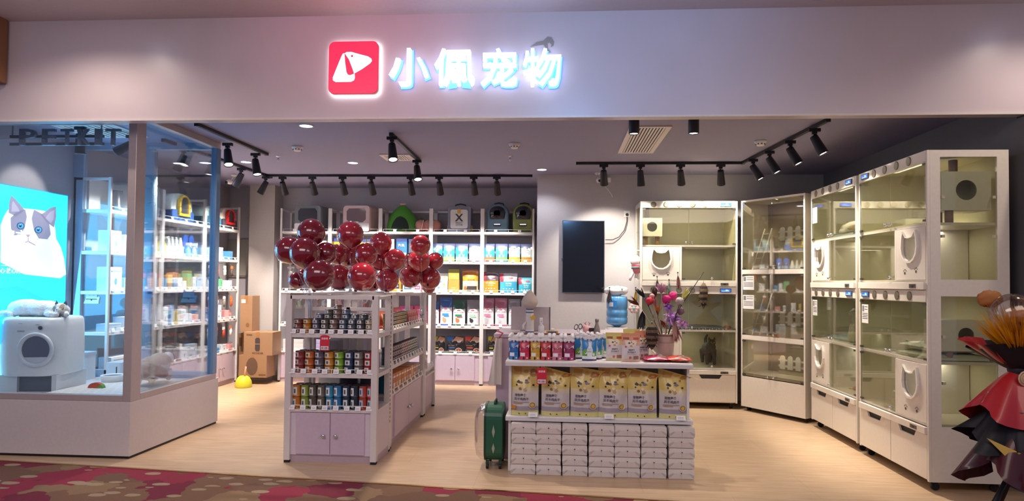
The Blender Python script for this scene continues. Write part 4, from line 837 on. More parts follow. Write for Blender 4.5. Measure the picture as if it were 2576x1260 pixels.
for c in range(4): carton('accessory_box', 'pale flat box on the upper hidden side of the long gondola, %s from the front' % nth(c), 'box', .2, .16, .1, ['d6a8a8', 'e2dcd8', 'd8d2d4', 'c8b0ba'][c], (), (-2.06, 6.05 + .32 * c, 1.03), radians(-90), 'flat boxes on the upper hidden side of the long gondola')
for c in range(4): carton('accessory_box', 'white box on the lowest hidden side of the long gondola, %s from the front' % nth(c), 'box', .24, .2, .16, ['e8e4e2', 'f0eeee', 'd8d2d4', 'e8e0e4'][c], (), (-2.04, 6.05 + .32 * c, .47), radians(-90), 'boxes on the lowest hidden side of the long gondola')
p = atx(1072, 915, -1.44); t = thing('hang_tag', 'oval pink hang tag on a hook at the far end of the long gondola', 'tag', (-1.435, p.y, p.z)); MB().lathe([(0, -.002), (.03, -.002), (.03, .002), (0, .002)], n=20, M4=Matrix.Rotation(radians(90), 4, 'Y') @ Matrix.Scale(1.9, 4, (1, 0, 0))).build('tag_card', M('c8aaa8', .5), t); MB().tube([(0, 0, .055), (-.0, -.01, .09), (-.03, -.02, .11)], .003).build('hook', M('c8b06a', .3, .8), t)

# ------------------------------------------------------------------ BALLOONS
BAL = [(783, 585, 30), (727, 629, 30), (767, 636, 33), (820, 637, 24), (849, 640, 22), (881, 590, 29), (877, 639, 29), (921, 640, 25), (958, 612, 24), (956, 655, 23), (994, 653, 23), (804, 692, 34), (748, 705, 19), (853, 698, 27), (910, 696, 31), (935, 710, 20), (974, 705, 25), (1058, 617, 22), (1055, 655, 24), (1095, 656, 18), (1032, 696, 24), (1081, 700, 24), (1079, 722, 14), (932, 668, 19), (766, 694, 17), (1035, 655, 17)]
BMAT = [M('7a1526', .14, coat=1), M('9a1c2a', .14, coat=1), M('a82430', .14, coat=1)]
hubs = {0: (778, 5.58), 1: (880, 6.1), 2: (968, 6.75), 3: (1062, 7.2)}
_sp = []; STK = {0: [], 1: [], 2: [], 3: []}
for k, (cx, cy, r) in enumerate(BAL):
    h = 0 if cx < 830 else 1 if cx < 925 else 2 if cx < 1000 else 3
    hx, hy = hubs[h]; small = r < 23; R = .108 if not small else .09
    Y = min(max(R * 1700 / r, hy - .12), hy + (.35 if small else .2)); c = aty(cx, cy, Y)
    r *= 1.18; R = r * Y / 1700
    # keep balloons from passing through one another: shift back along the sight line
    for _ in range(40):
        bad = [q for q in _sp if (q[0] - c).length < (q[1] + R) * .95]
        if not bad: break
        Y += .03; c = aty(cx, cy, Y); R = r * Y / 1700
    _sp.append((c, R)); hub = aty(hx, 735, hy)
    side = 'leftmost cluster' if h == 0 else 'second cluster' if h == 1 else 'third cluster' if h == 2 else 'rightmost cluster'
    q = [b for b in BAL if (0 if b[0] < 830 else 1 if b[0] < 925 else 2 if b[0] < 1000 else 3) == h]; rk = sorted(q, key=lambda b: b[1]).index(BAL[k])
    t = thing('balloon', 'glossy dark red balloon of the %s, %s from the top%s' % (side, nth(rk), ', small' if small else ''), 'balloon', c, 0, 'dark red balloons above the gondola')
    d = (c - Vector((hub.x, hub.y, 1.25))).normalized(); q4 = d.to_track_quat('Z', 'Y').to_matrix().to_4x4()
    prof = [(R * .08, -R * 1.14), (R * .25, -R * 1.06)] + [(R * cos(a), R * sin(a) * 1.02) for a in [radians(-62 + i * 12) for i in range(13)]] + [(0, R * 1.02)]
    MB().lathe(prof, n=32, M4=q4, cap=False).build('balloon_skin', BMAT[0 if h == 0 else 1 if h == 1 else 2], t)
    kb = q4 @ Vector((0, 0, -R * 1.15)); MB().lathe([(R * .05, R * .06), (R * .09, -R * .04), (R * .12, -R * .1)], n=12, M4=Matrix.Translation(kb) @ q4, cap=False).build('balloon_neck', BMAT[0], t)
    base = Vector((hub.x, hub.y, 1.10)) - c + Vector((random.uniform(-.015, .015), random.uniform(-.015, .015), 0)); mid = (kb + base) / 2; mid = Vector((base.x * .7 + mid.x * .3, base.y * .7 + mid.y * .3, mid.z))
    STK[h].append([kb + c, (kb * .5 + mid * .5) + c, mid + c, base + c])
for h, (hx, hy) in hubs.items():
    hub = aty(hx, 735, hy); t = thing('balloon_stand', 'clear plastic balloon stand under the %s balloon cluster' % ['leftmost', 'second', 'third', 'rightmost'][h], 'balloon stand', (hub.x, hub.y, 1.035 if h == 0 else 1.03))
    MB().lathe([(.05, 0), (.05, .012), (.01, .02)], n=20).build('stand_base', CLEAR, t); MB().cyl((0, 0, .015), (0, 0, .36), .006).build('stand_tube', CLEAR, t)
    MB().lathe([(.006, .05), (.025, .075), (.028, .08)], n=12).build('cup', CLEAR, t)
    for pl in STK[h]: MB().tube([p - Vector(t.location) for p in pl], .003, n=6).build('balloon_stick', CLEAR, t)

# ------------------------------------------------------------------ CHECKOUT: desk, display stand and goods
SY = 5.18; SX0, SX1 = -.385, 1.0
t = thing('checkout_desk', 'lilac checkout desk behind the white promotion stand', 'desk', (.12, 5.98, 0))
MB().box((-.64, -.34, 0), (.62, -.31, 1.0)).build('front_panel', M('c3aabb', .45), t, .003); MB().box((-.64, -.31, 0), (-.61, .32, 1.0)).build('side_panel', M('c3aabb', .45), t, .003); MB().box((.59, -.31, 0), (.62, .32, 1.0)).build('side_panel', M('c3aabb', .45), t, .003)
MB().box((-.66, -.36, 1.0), (.64, .34, 1.03)).build('desk_top', M('cbb8c2', .4), t, .004)
t = thing('promotion_stand', 'white two-shelf promotion stand with overhanging boards in front of the checkout', 'stand', ((SX0 + SX1) / 2, 5.4, 0)); hw_ = (SX1 - SX0) / 2
MB().box((-hw_ + .0, -.13, 0), (-hw_ + .02, .17, .83)).build('side_panel', WHITE, t); MB().box((hw_ - .02, -.13, 0), (hw_, .17, .83)).build('side_panel', WHITE, t); MB().box((-hw_ + .02, .15, 0), (hw_ - .02, .17, .83)).build('back_panel', OFFW, t)
s = MB().box((-hw_ - .02, -.22, .83), (hw_ + .01, .19, .86)).build('shelf', WHITE, t, .006); MB().box((-hw_ - .02, -.225, .822), (hw_ + .01, -.21, .848)).build('edge_strip', M('d9d4d4', .3), s)
s = MB().box((-hw_ - .02, -.17, .40), (hw_ + .02, .149, .43)).build('shelf', WHITE, t, .006); MB().box((-hw_ - .02, -.175, .395), (hw_ + .02, -.16, .42)).build('edge_strip', M('d9d4d4', .3), s)
price_tags(s, [-.5, .08, .62], -.168, .431, .07, .03, .03)
p = aty(1363, 945, 5.2); promo(p.x, 5.19, p.z + .0, '买5送5', 'red promotion tag with rounded top hanging in front of the first yellow bag', 1.0)
# white flap-end packs
WP = thing('puppy_pad_pack', 'x', 'pack', (0, 0, 0), 0, 'white plastic wrapped packs stacked under the promotion stand')
pw, ph_, pd = .194, .0765, .30
def packfn(u, v, s=1):
    return Vector(((u - .5) * pw, 0, v * ph_))
mb = MB(); ring = [(-pw / 2 + .002, .004), (-pw / 2 + .008, 0), (pw / 2 - .008, 0), (pw / 2 - .002, .004), (pw / 2, ph_ * .5), (pw / 2 - .002, ph_ - .006), (pw / 2 - .01, ph_ - .001), (-pw / 2 + .01, ph_ - .001), (-pw / 2 + .002, ph_ - .006), (-pw / 2, ph_ * .5)]
vs = []; fs = []; n = len(ring); NY = 8
for j in range(NY + 1):
    y = pd * j / NY
    for q, (a, b) in enumerate(ring):
        k = 1 - .02 * (j in (0, NY)); w_ = .0018 * noise.noise(Vector((a * 40, y * 22, b * 40))); vs.append((a * k, y, ph_ / 2 + (b - ph_ / 2) * k + w_))
for j in range(NY):
    for q in range(n): p_ = (q + 1) % n; fs.append((j * n + q, j * n + p_, (j + 1) * n + p_, (j + 1) * n + q))
fs += [tuple(range(n))[::-1], tuple(NY * n + q for q in range(n))]; mb.add(vs, fs, 0, False)
PACKM = M('e4ddd8', .3, coat=.3, bump=.4, bscale=30)
mb.build('wrapped_pack', PACKM, WP)
mb = MB(); f = front((0, -.002, 0)); a = pw / 2
poly_mb(mb, [(-a * .93, .006), (a * .93, .006), (a * .55, ph_ * .55), (-a * .55, ph_ * .55)], f, 0, .001); poly_mb(mb, [(-a * .012, .006), (a * .012, .006), (a * .012, ph_ * .55), (-a * .012, ph_ * .55)], f, 1, .002)
poly_mb(mb, [(-a * .95, .01), (-a * .58, ph_ * .57), (-a * .62, ph_ * .6), (-a * .98, .03)], f, 1, .0015); poly_mb(mb, [(a * .95, .01), (a * .58, ph_ * .57), (a * .62, ph_ * .6), (a * .98, .03)], f, 1, .0015)
mb.build('folded_flap', [M('d8cec8', .35, coat=.3), M('c2b8b2', .4)], WP)
mb = MB(); poly_mb(mb, circ(0, ph_ * .6, .0045, 10), f, 0, .003); mb.build('glue_dot', INK, WP)
cols = [-.36 + .0, ] ; cx_ = [aty((a + b) / 2, 1120, SY).x for a, b in ((1286, 1348), (1349, 1411), (1414, 1478), (1481, 1544), (1546, 1610), (1612, 1677), (1681, 1747))]
first = True
TIER = ['bottom', 'second', 'middle', 'fourth', 'top']
for c, x in enumerate(cx_):
    for k in range(5):
        loc = (x + random.uniform(-.003, .003), SY - .01 + random.uniform(-.006, .01) - .012 * (c in (3, 4, 5, 6)), k * .0775)
        lab = 'white wrapped pad pack, %s of its stack, in the %s stack from the left' % (TIER[k], ORD[c])
        if first: WP.location = loc; WP['label'] = lab; first = False
        else: dup(WP, loc, random.uniform(-.008, .008), lab)
# six large yellow treat bags
for k, (a, b) in enumerate(((1290, 1362), (1366, 1440), (1440, 1511), (1512, 1581), (1583, 1654), (1655, 1738))):
    x, _ = row((a + b) / 2 - 1, (a + b) / 2 + 1, 5.34); fl = [0, .075, .04, .03, .06, .09][k]
    an = [('ell', -.55 + .28 * q + .06 * ((q * 7 + k) % 3), .60 + .045 * ((q * 5) % 4), .06 + .02 * (q % 3), .018 + .006 * (q % 2), ['2c2a30', '8a5a2c', '4a4652', 'a87838', '3a3436'][q % 5]) for q in range(5)] + [('poly', [(-.55, .66), (-.42, .70), (-.25, .66), (-.3, .635), (-.5, .64)], '33303a'), ('poly', [(.0, .65), (.12, .69), (.35, .655), (.25, .64), (.08, .635)], '7d7688'), ('ell', .05, .51, .12, .03, 'b99a66'), ('ell', -.3, .53, .1, .025, '8a6234'), ('poly', [(-.15, .56), (0, .60), (.12, .56), (0, .53)], 'e9d8b0')]
    pouch('treat_bag', 'large yellow dried chicken treat bag%s, %s from the left' % ([' behind the red tag', ' with folded corner', ' slightly folded', ' standing straight', ' with pinched side', ' with flopped corner'][k], ORD[k]), 'treat bag', .232, .388, .085,
          [(.09, 'ddd68e'), (.17, 'a9a0ac'), (.47, 'd5cccc'), (.56, 'ddd0ae'), (1, 'dfc46c')],
          [('rect', -.75, .80, -.2, .95, 'cc9a50'), ('ell', .1, .86, .16, .04, 'd0a24c'), ('poly', [(.35, .80), (.4, .9), (.6, .92), (.9, .86), (.88, .78), (.5, .76)], 'b8803c'), ('rect', .5, .82, .75, .89, 'e0c088'), ('ell', .82, .85, .1, .03, 'c4482c')] + an +
          [('text', '宠物零食', -.28, .405, .95, .06, '2a2830', 0), ('text', '风干鸡肉干', -.2, .33, 1.2, .062, '2a2830', 0), ('rect', -.8, .265, .35, .275, '8a8490'), ('rect', -.8, .24, -.1, .252, 'b98a3c'), ('ell', .58, .21, .25, .065, 'd8cfc0'), ('ell', .58, .21, .2, .052, 'a0722e'), ('ell', .58, .21, .14, .036, 'd6b45e'), ('ell', -.35, .045, .05, .012, '4a4020'), ('ell', .1, .045, .05, .012, '4a4020')] + ([('rect', -.98, .13, -.6, .2, 'cf8a2c')] if k == 0 else []),
          (x - .012, 5.29, .4312), 0, 'large yellow treat bags on the promotion stand', lean=.06, gloss=.28, flop=fl, nu=14, nv=22, crinkle=.012, seal=.12, botbulge=.75)
# puree pouches with bone caps
ZT = .861
tr = thing('display_tray', 'brown cardboard tray behind the bone cap pouches', 'tray', (-.1, 5.49, ZT)); x0, x1 = row(1285, 1446, 5.5)[0] - row(1285, 1446, 5.5)[1] / 2, row(1285, 1446, 5.5)[0] + row(1285, 1446, 5.5)[1] / 2
tr.location.x = (x0 + x1) / 2; hw2 = (x1 - x0) / 2
MB().box((-hw2, .0, 0), (hw2, .006, .19)).build('tray_back', M('8a5c50', .7), tr)
for q in range(5): MB().box((-hw2 + q * hw2 / 2 - .001, -.19, 0), (-hw2 + q * hw2 / 2 + .003, 0, .05)).build('divider', M('8a5c50', .7), tr)
def bone_cap(t, z):
    mb = MB(); mb.lathe([(.009, 0), (.009, .012), (.012, .014), (.012, .022)], (0, 0, z), n=12); mb.box((-.03, -.01, z + .016), (.03, .01, z + .04))
    for sx in (-1, 1):
        for dz in (-.006, .012): mb.ell((sx * .029, 0, z + .027 + dz * 1.4), (.016, .014, .015), 0, 12, 8)
    mb.build('bone_cap', M('eae6e6', .4), t)
KC = [('2a6cb4', '3a84c8', 'blue'), ('c8284c', 'd83a5c', 'crimson'), ('cfa02c', 'd8ac3a', 'yellow'), ('c42f34', 'd43a44', 'red'), ('c85a70', 'd87a90', 'pink'), ('94285a', 'b04078', 'purple')]
for k, (a, b) in enumerate(((1281, 1306), (1307, 1333), (1335, 1360), (1361, 1387), (1389, 1416), (1418, 1446))):
    x, w_ = row(a, b, 5.27); c, c2, cn = KC[k]
    pr_ = pouch('puree_pouch', '%s puree pouch with white bone cap, frontmost in its column' % cn, 'pouch', w_ * .96, .135, .034, [(.45, c2), (1, c)], [('poly', [(-.95, .48), (.95, .68), (.95, .86), (-.95, .66)], 'e9e2e4'), ('text', 'コトコト', 0, .67, 1.5, .12, '1c1a1e', .18), ('rect', -.85, .2, .15, .4, 'f0ecee'), ('ell', .5, .32, .2, .06, c), ('poly', [(-.3, .1), (-.1, .18), (.15, .12), (.05, .02), (-.25, .02)], '2a2428'), ('ell', .6, .1, .16, .05, 'f2dfe4')], (x, 5.27, ZT), 0, None, seal=.03, gloss=.3, botbulge=.8)
    bone_cap(pr_, .133)
    for r in (1, 2, 3):
        dup(pr_, (x + random.uniform(-.004, .004), 5.27 + r * .055, ZT + .002 * r), random.uniform(-.1, .1), '%s puree pouch with white bone cap, %s behind the front one' % (cn, ['', 'directly', 'second', 'third'][r]))
for k, (px, y, rz, lab) in enumerate(((1461, 5.40, .5, 'at the left, turned sideways'), (1483, 5.28, 0, 'foremost'), (1497, 5.38, -.05, 'middle one'), (1512, 5.46, -.1, 'rightmost'), (1470, 5.50, .1, 'at the back left'))):
    x, _ = row(px - 1, px + 1, y); t = pouch('milk_pouch', 'blue and green pet milk pouch with bottle picture, %s' % lab, 'pouch', .115, .165, .04, [(.09, '2a3a7c'), (.18, 'e6ecec'), (.42, '6cae4a'), (1, '2c86c8')],
         [('poly', [(-.28, .2), (.42, .2), (.5, .5), (.3, .68), (.32, .84), (-.12, .84), (-.1, .68), (-.38, .5)], 'e9ecee'), ('ell', .1, .86, .28, .04, 'd4d8dc'), ('text', 'ペット', .06, .55, .5, .09, '1c2440', 0), ('text', 'ミルク', .06, .43, .5, .09, '1c2440', 0), ('ell', -.6, .4, .3, .14, '77b03c'), ('ell', -.5, .36, .16, .06, 'eef0f0'), ('ell', -.55, .38, .07, .03, '26262a'), ('ell', .62, .3, .16, .07, 'eef0f0'), ('ell', .6, .05, .1, .03, 'd83a4a')], (x, y, ZT), rz, 'pet milk pouches on the promotion stand', seal=.06, gloss=.3)
    bone_cap(t, .15)
def snack(a, b, y, base, top, lab, z=ZT, h=.215):
    x, w_ = row(a, b, y); pouch('treat_pouch', lab, 'treat bag', w_, h, .05, [(.1, base), (.55, 'ded6d8'), (.72, base), (1, top)],
        [('rect', -.85, .78, -.2, .86, '9a4a2c'), ('rect', .25, .78, .85, .86, 'c8502c'), ('poly', [(-.6, .58), (-.65, .7), (-.3, .77), (.0, .73), (.3, .77), (.65, .7), (.55, .58), (0, .5)], 'ecdcc4'), ('ell', -.2, .66, .12, .03, '3a3436'), ('ell', .05, .69, .06, .02, '2c2a30'), ('ell', .25, .64, .1, .02, 'b4783c'), ('ell', 0, .56, .16, .025, 'c08a4a'), ('ell', -.6, .53, .12, .03, 'c8485c'), ('text', '宠物零食', .05, .42, 1.0, .06, '2a2830', 0), ('text', '风干鸡肉干', .05, .34, 1.2, .06, '2a2830', 0), ('rect', -.5, .28, .5, .288, 'b0584c'), ('rect', -.85, .1, .0, .2, 'd8c8b8'), ('ell', -.1, .15, .15, .05, 'c8604a'), ('rect', .25, .09, .85, .21, '9a6a5a')], (x, y, z), 0, 'small treat bags on the promotion stand', gloss=.3, lean=.04)
snack(1568, 1610, 5.46, 'd8c07a', 'd9ca70', 'yellow snack bag at the back, hidden behind the front snack bags', h=.235)
snack(1598, 1634, 5.43, 'dc9a78', 'dd8f68', 'orange snack bag at the back right behind the front snack bags', h=.225)
snack(1524, 1568, 5.32, 'dccf9c', 'd8cc70', 'yellow snack bag at the front beside the milk pouches')
snack(1564, 1611, 5.26, 'e0b49c', 'e09a74', 'orange snack bag at the front beside the yellow snack bag')
def lying_bag(px, py, colr, lab, rz):
    p = aty(px, py, 5.3); t = thing('treat_bag', lab, 'treat bag', (p.x, 5.3, ZT), rz, 'flat bags lying on the promotion stand')
    mb = MB(); w_, l_ = .2, .16
    fn = lambda u, v, s: Vector(((u - .5) * w_ * (1 + .05 * sin(9 * v)), (v - .5) * l_, .018 + s * (.003 + .03 * (sin(pi * u) * sin(pi * v)) ** .6) + .006 * noise.noise(Vector((u * 6, v * 6, px)))))
    mb.grid(lambda u, v: fn(u, v, 1), 12, 12); mb.grid(lambda u, v: fn(u, v, -.5), 12, 12, flip=True); mb.build('bag_body', M(colr, .25, coat=.5), t)
    decorate(t, lambda u, v, o: fn((u + 1) / 2, v, 1) + Vector((0, 0, o)), w_, l_, [('rect', -.1, .45, .5, .75, 'e8e4e2'), ('rect', .0, .1, .7, .35, '8a5a4c'), ('text', 'DAILY', -.4, .8, .5, .12, 'f2d8dc', 0)])
lying_bag(1650, 893, 'c02a5c', 'magenta treat bag lying flat at the right end of the stand', .08); lying_bag(1705, 896, 'd8503c', 'coral red treat bag lying flat at the far right of the stand', -.12)

# desk-top items
DZ = 1.03
def deskp(px, Y): return aty(px, 760, Y).x
t = thing('monitor', 'light grey back of a checkout monitor on the desk', 'monitor', (deskp(1335, 5.98), 5.98, DZ)); MB().rbox((-.172, -.012, .01), (.172, .016, .215), .006, axis='y').build('screen_back', M('b3a6a6', .4), t); MB().box((-.03, .016, 0), (.03, .03, .12)).box((-.09, -.03, 0), (.09, .1, .008)).build('foot', M('8a8286', .4), t); MB().box((.166, -.014, .01), (.174, .018, .215)).build('edge', DKGREY, t)
t = thing('plush_toy', 'long-necked plush with striped blue body and pale drop head standing on the desk', 'plush toy', (deskp(1333, 5.83), 5.83, DZ))
mb = MB(); mb.lathe([(.036, 0), (.037, .02), (.036, .12), (.03, .2), (.03, .25)], n=20, cap=True); nb = mb
for i in range(len(nb.f)):
    z = sum(nb.v[j][2] for j in nb.f[i]) / len(nb.f[i])
st = MB()
for k in range(17):
    st.lathe([(.0365 - .006 * k / 16, .235 * k / 17), (.0375 - .006 * k / 16, .235 * k / 17 + .003), (.0375 - .006 * k / 16, .235 * k / 17 + .010), (.0365 - .006 * k / 16, .235 * k / 17 + .013)], n=20, mi=k % 2, cap=False)
body = mb.build('plush_body', M('ccc6c4', .85), t); st.build('stripes', [M('5a6a84', .85), M('d8d2d0', .85)], t)
mb = MB(); mb.lathe([(0, -.055), (.045, -.05), (.068, -.02), (.07, .01), (.05, .05), (.022, .085), (.004, .1), (0, .102)], (0.0, 0, .265), n=24); mb.build('plush_head', M('c4b4a8', .9, bump=.2, bscale=60), t)
st = MB(); st.prism([(.026 * (1 if i % 2 == 0 else .62) * cos(radians(90 + 36 * i)), .026 * (1 if i % 2 == 0 else .62) * sin(radians(90 + 36 * i))) for i in range(10)], -.05, -.036, 'y'); o = st.build('yellow_star', M('dba83c', .7), t); o.location = (.03, 0, .13)
MB().tube([(-.03, -.02, .09), (-.055, -.03, .06), (-.05, -.035, .03)], [.012, .01, .012]).build('plush_arm', M('d0cac8', .85), t)
bottle('spray_bottle', 'small clear spray bottle with white trigger in front of the monitor', [(.024, 0), (.025, .01), (.025, .06), (.012, .075), (.012, .085)], 'cfc8ca', 'e6e2e2', (deskp(1362, 5.75), 5.75, DZ), 0, None, True)
t = thing('scissors', 'black-handled scissors standing in the clutter on the desk', 'scissors', (deskp(1455, 5.78), 5.78, DZ))
def torus(mb, c, R, r, m4=None, n=20, k=8, sx=1, mi=0):
    vs = []; fs = []
    for i in range(n):
        a = 2 * pi * i / n
        for j in range(k):
            b = 2 * pi * j / k; p = Vector(((R + r * cos(b)) * cos(a) * sx, r * sin(b), (R + r * cos(b)) * sin(a)))
            if m4: p = m4 @ p
            vs.append(p + Vector(c))
    for i in range(n):
        for j in range(k): fs.append((i * k + j, i * k + (j + 1) % k, ((i + 1) % n) * k + (j + 1) % k, ((i + 1) % n) * k + j))
    return mb.add(vs, fs, mi, True)
mb = MB(); torus(mb, (-.018, 0, .055), .022, .004, Matrix.Rotation(.4, 4, 'Y'), sx=.65); torus(mb, (.018, 0, .06), .022, .004, Matrix.Rotation(.1, 4, 'Y'), sx=.65); mb.build('handles', BLACK, t); MB().tube([(-.01, 0, .035), (.0, 0, .0)], .004).tube([(.014, 0, .04), (.004, 0, .0)], .004).build('blades', CHROME, t)
t = thing('plush_toy', 'small pink deer shaped toy with antlers on the desk', 'plush toy', (deskp(1478, 5.8), 5.8, DZ)); mb = MB(); blob(mb, (0, 0, .035), (.04, .03, .035)); blob(mb, (-.025, 0, .055), (.02, .02, .02)); mb.build('toy_body', M('cf9f9f', .7), t)
mb = MB()
for s in (-1, 1): mb.tube([(s * .01, 0, .06), (s * .018, 0, .085), (s * .01, 0, .1)], .003); mb.tube([(s * .016, 0, .08), (s * .028, 0, .092)], .003)
mb.build('antlers', M('a86a68', .7), t); MB().rbox((.01, -.035, .02), (.07, -.02, .05), .01, axis='y').build('dark_pad', BLACK, t)
bottle('vase', 'small grey bottle vase on the desk', [(.026, 0), (.028, .02), (.022, .06), (.014, .085), (.015, .11)], '7c6f6c', '7c6f6c', (deskp(1502, 5.75), 5.75, DZ))
t = thing('tape_dispenser', 'yellow and blue tube with white cap lying behind the puree pouches', 'tube', (deskp(1390, 5.72), 5.72, DZ)); MB().box((-.05, -.02, 0), (.05, .02, .025)).build('tube_body', M('c0952c', .4), t, .004); MB().box((-.035, -.021, .008), (.035, .021, .02)).build('tube_label', M('2f3f7a', .4), t); MB().cyl((0, 0, .025), (0, 0, .045), .016).build('tube_cap', WHITE, t)
t = thing('cloth_bag', 'white cloth garment hanging at the left corner of the checkout desk', 'cloth', (deskp(1250, 5.66), 5.55, .62)); t.location.x = aty(1250, 870, 5.6).x
mb = MB(); mb.grid(lambda u, v: Vector(((u - .5) * (.05 + .06 * (1 - v)) - .03 * (1 - v) + .02, .012 * sin(u * 11 + v * 3), .0 + v * .38)), 14, 10); mb.grid(lambda u, v: Vector(((u - .5) * (.05 + .06 * (1 - v)) - .03 * (1 - v) + .02, .012 + .012 * sin(u * 11 + v * 3), .0 + v * .38)), 14, 10, flip=True); mb.build('cloth_body', M('d9cdc4', .85), t); MB().tube([(.02, .0, .38), (.05, .02, .42), (.0, .02, .44)], .008).build('pink_loop', M('c8506c', .5), t)

# green pet suitcase
t = thing('pet_suitcase', 'green pet suitcase with clear bubble front standing left of the promotion stand', 'suitcase', (-.5, 5.43, 0))
out = rrect(-.17, .06, .17, .49, .1, 6)
MB().prism(out, -.07, .07, 'x').build('shell', M('1f5a42', .4), t, .01)
MB().prism([(p[0] * 1.02, .275 + (p[1] - .275) * 1.02) for p in out], -.075, -.06, 'x').build('seam_band', M('163c2e', .4), t)
mb = MB(); rr = [(-.075, 1), (-.11, .97), (-.14, .85), (-.155, .6), (-.16, .2)]; n = len(out)
vs = [(y, p[0] * k, .275 + (p[1] - .275) * k) for y, k in rr for p in out]; fs = [(q * n + i, q * n + (i + 1) % n, (q + 1) * n + (i + 1) % n, (q + 1) * n + i) for q in range(4) for i in range(n)]; mb.add(vs, fs, 0, True); mb.add([(-.16, p[0] * .2, .275 + (p[1] - .275) * .2) for p in out], [list(range(n))]); mb.build('bubble_front', CLEAR, t)
MB().tube([(0, -.06, .49), (0, -.05, .515), (0, .05, .515), (0, .06, .49)], .009).build('carry_handle', M('163c2e', .4), t)
for y_, z_, hh in ((-.172, .3, .05), (-.172, .17, .04)): MB().prism([(-.012, z_), (0, z_ - hh), (.012, z_), (0, z_ + hh)], y_ - .003, y_ + .004, 'y').build('side_emblem', M('b8c4bc', .3, .5), t)
for x_ in (-.05, .05):
    for y_ in (-.12, .12):
        f_ = MB().box((x_ - .012, y_ - .012, .04), (x_ + .012, y_ + .012, .065)).build('caster_mount', M('163c2e', .4), t); MB().cyl((x_ - .01, y_, .022), (x_ + .01, y_, .022), .022).build('caster_wheel', BLACK, f_)
# ------------------------------------------------------------------ CAT CAGES
CAGE = M('e6ddcf', .35, coat=.15); CIN = M('cdc4a8', .5); CGAP = M('b8ae9c', .5); LCD = M('1c5cff', .3, emit=1.0); LCDT = M('bfe4ff', .3, emit=1.6); VENT = M('8f8674', .35, .6)
def ray_hit(poly, cx, cy, ang):
    dx, dy = cos(ang), sin(ang); best = 1e9; n = len(poly)
    for i in range(n):
        (x1, y1), (x2, y2) = poly[i], poly[(i + 1) % n]; ex, ey = x2 - x1, y2 - y1; den = dx * ey - dy * ex
        if abs(den) < 1e-9: continue
        tt = ((x1 - cx) * ey - (y1 - cy) * ex) / den; uu = ((x1 - cx) * dy - (y1 - cy) * dx) / den
        if tt > 0 and -1e-6 <= uu <= 1 + 1e-6: best = min(best, tt)
    return (cx + dx * best, cy + dy * best)
def hole_panel(mb, rect, c, poly, c0, c1, axis='y', mi=0, n=40):
    x0, y0, x1, y1 = rect; R = [(x0, y0), (x1, y0), (x1, y1), (x0, y1)]; cx, cy = c
    angs = sorted([2 * pi * i / n for i in range(n)] + [atan2(p[1] - cy, p[0] - cx) % (2 * pi) for p in R] + [atan2(p[1] - cy, p[0] - cx) % (2 * pi) for p in poly])
    angs = [a for i, a in enumerate(angs) if i == 0 or a - angs[i - 1] > 1e-4]
    mb.ring_prism([ray_hit(R, cx, cy, a) for a in angs], [ray_hit(poly, cx, cy, a) for a in angs], c0, c1, axis, mi); return mb
CATH = [(-.40, .54), (-.22, .36), (0, .33), (.22, .36), (.40, .54), (.47, .30), (.50, .0), (.44, -.22), (.30, -.38), (.12, -.47), (-.12, -.47), (-.30, -.38), (-.44, -.22), (-.50, .0), (-.47, .30)]
def cat_door(t, x0, x1, z0, z1):
    w_, h_ = x1 - x0, z1 - z0; cx, cz = (x0 + x1) / 2, z0 + h_ * .62; S = w_ * .50
    pl = [(cx + a * S, cz + b * S) for a, b in CATH]; mb = MB(); hole_panel(mb, (x0, z0, x1, z1), (cx, cz - .02), pl, 0, .014)
    d = mb.build('cat_door', CAGE, t)
    mb = MB(); o = [(cx + a * S * 1.16, cz + b * S * 1.14 - .002) for a, b in CATH]; mb.ring_prism(o, pl, -.018, .02); r = mb.build('opening_rim', M('f1ebe2', .3, coat=.4), d, .004)
    for q, sx in ((-.19, 1), (.19, -1)):
        mb = MB(); f = front((cx + q * w_ / .42 * .42, -.001, z0 + h_ * .16 + (.01 if q > 0 else 0)))
        poly_mb(mb, circ(0, -.012, .013, 12, .011), f)
        for a, b in ((-.019, .005), (-.007, .014), (.008, .014), (.02, .005)): poly_mb(mb, circ(a, b, .0045, 8, .006), f)
        mb.build('paw_print', M('5e5048', .6), d)
def knob(t, x, z, y=-.012):
    mb = MB(); mb.cyl((x, y, z), (x, y - .012, z), .006); mb.ell((x, y - .022, z), .015, 0, 14, 10); mb.build('ball_knob', CHROME, t)
def glass_door(t, x0, x1, z0, z1, kn, mat_=None, y=.002):
    g = MB().box((x0, y, z0), (x1, y + .006, z1)).build('glass_door', mat_ or CAGEGLASS, t)
    knob(g, kn, z0 + .022, y)
    hx = x0 + .0 if abs(kn - x0) > abs(kn - x1) else x1 - .035
    for z in (z0 + .002, z1 - .02): MB().box((hx, y - .006, z), (hx + .035, y + .01, z + .016)).build('hinge', M('6d6a66', .3, .8), g)
def lcd(t, x, z, w_=.13, h_=.045):
    d = MB().box((x - w_ / 2, -.012, z - h_ / 2), (x + w_ / 2, -.002, z + h_ / 2)).build('display', M('4b4f5c', .3), t)
    mb = MB(); f = front((x, -.0125, z)); poly_mb(mb, [(-w_ * .42, -h_ * .32), (w_ * .42, -h_ * .32), (w_ * .42, h_ * .32), (-w_ * .42, h_ * .32)], f); mb.build('lit_screen', LCD, d)
    mb = MB(); f = front((x, -.0132, z)); text_mb(mb, '25.6', lambda a, b, c=0: f(a + w_ * .12, b + h_ * .1), w_ * .4, h_ * .3); poly_mb(mb, [(-w_ * .35, -h_ * .2), (w_ * .3, -h_ * .2), (w_ * .3, -h_ * .13), (-w_ * .35, -h_ * .13)], f); mb.build('screen_digits', LCDT, d)
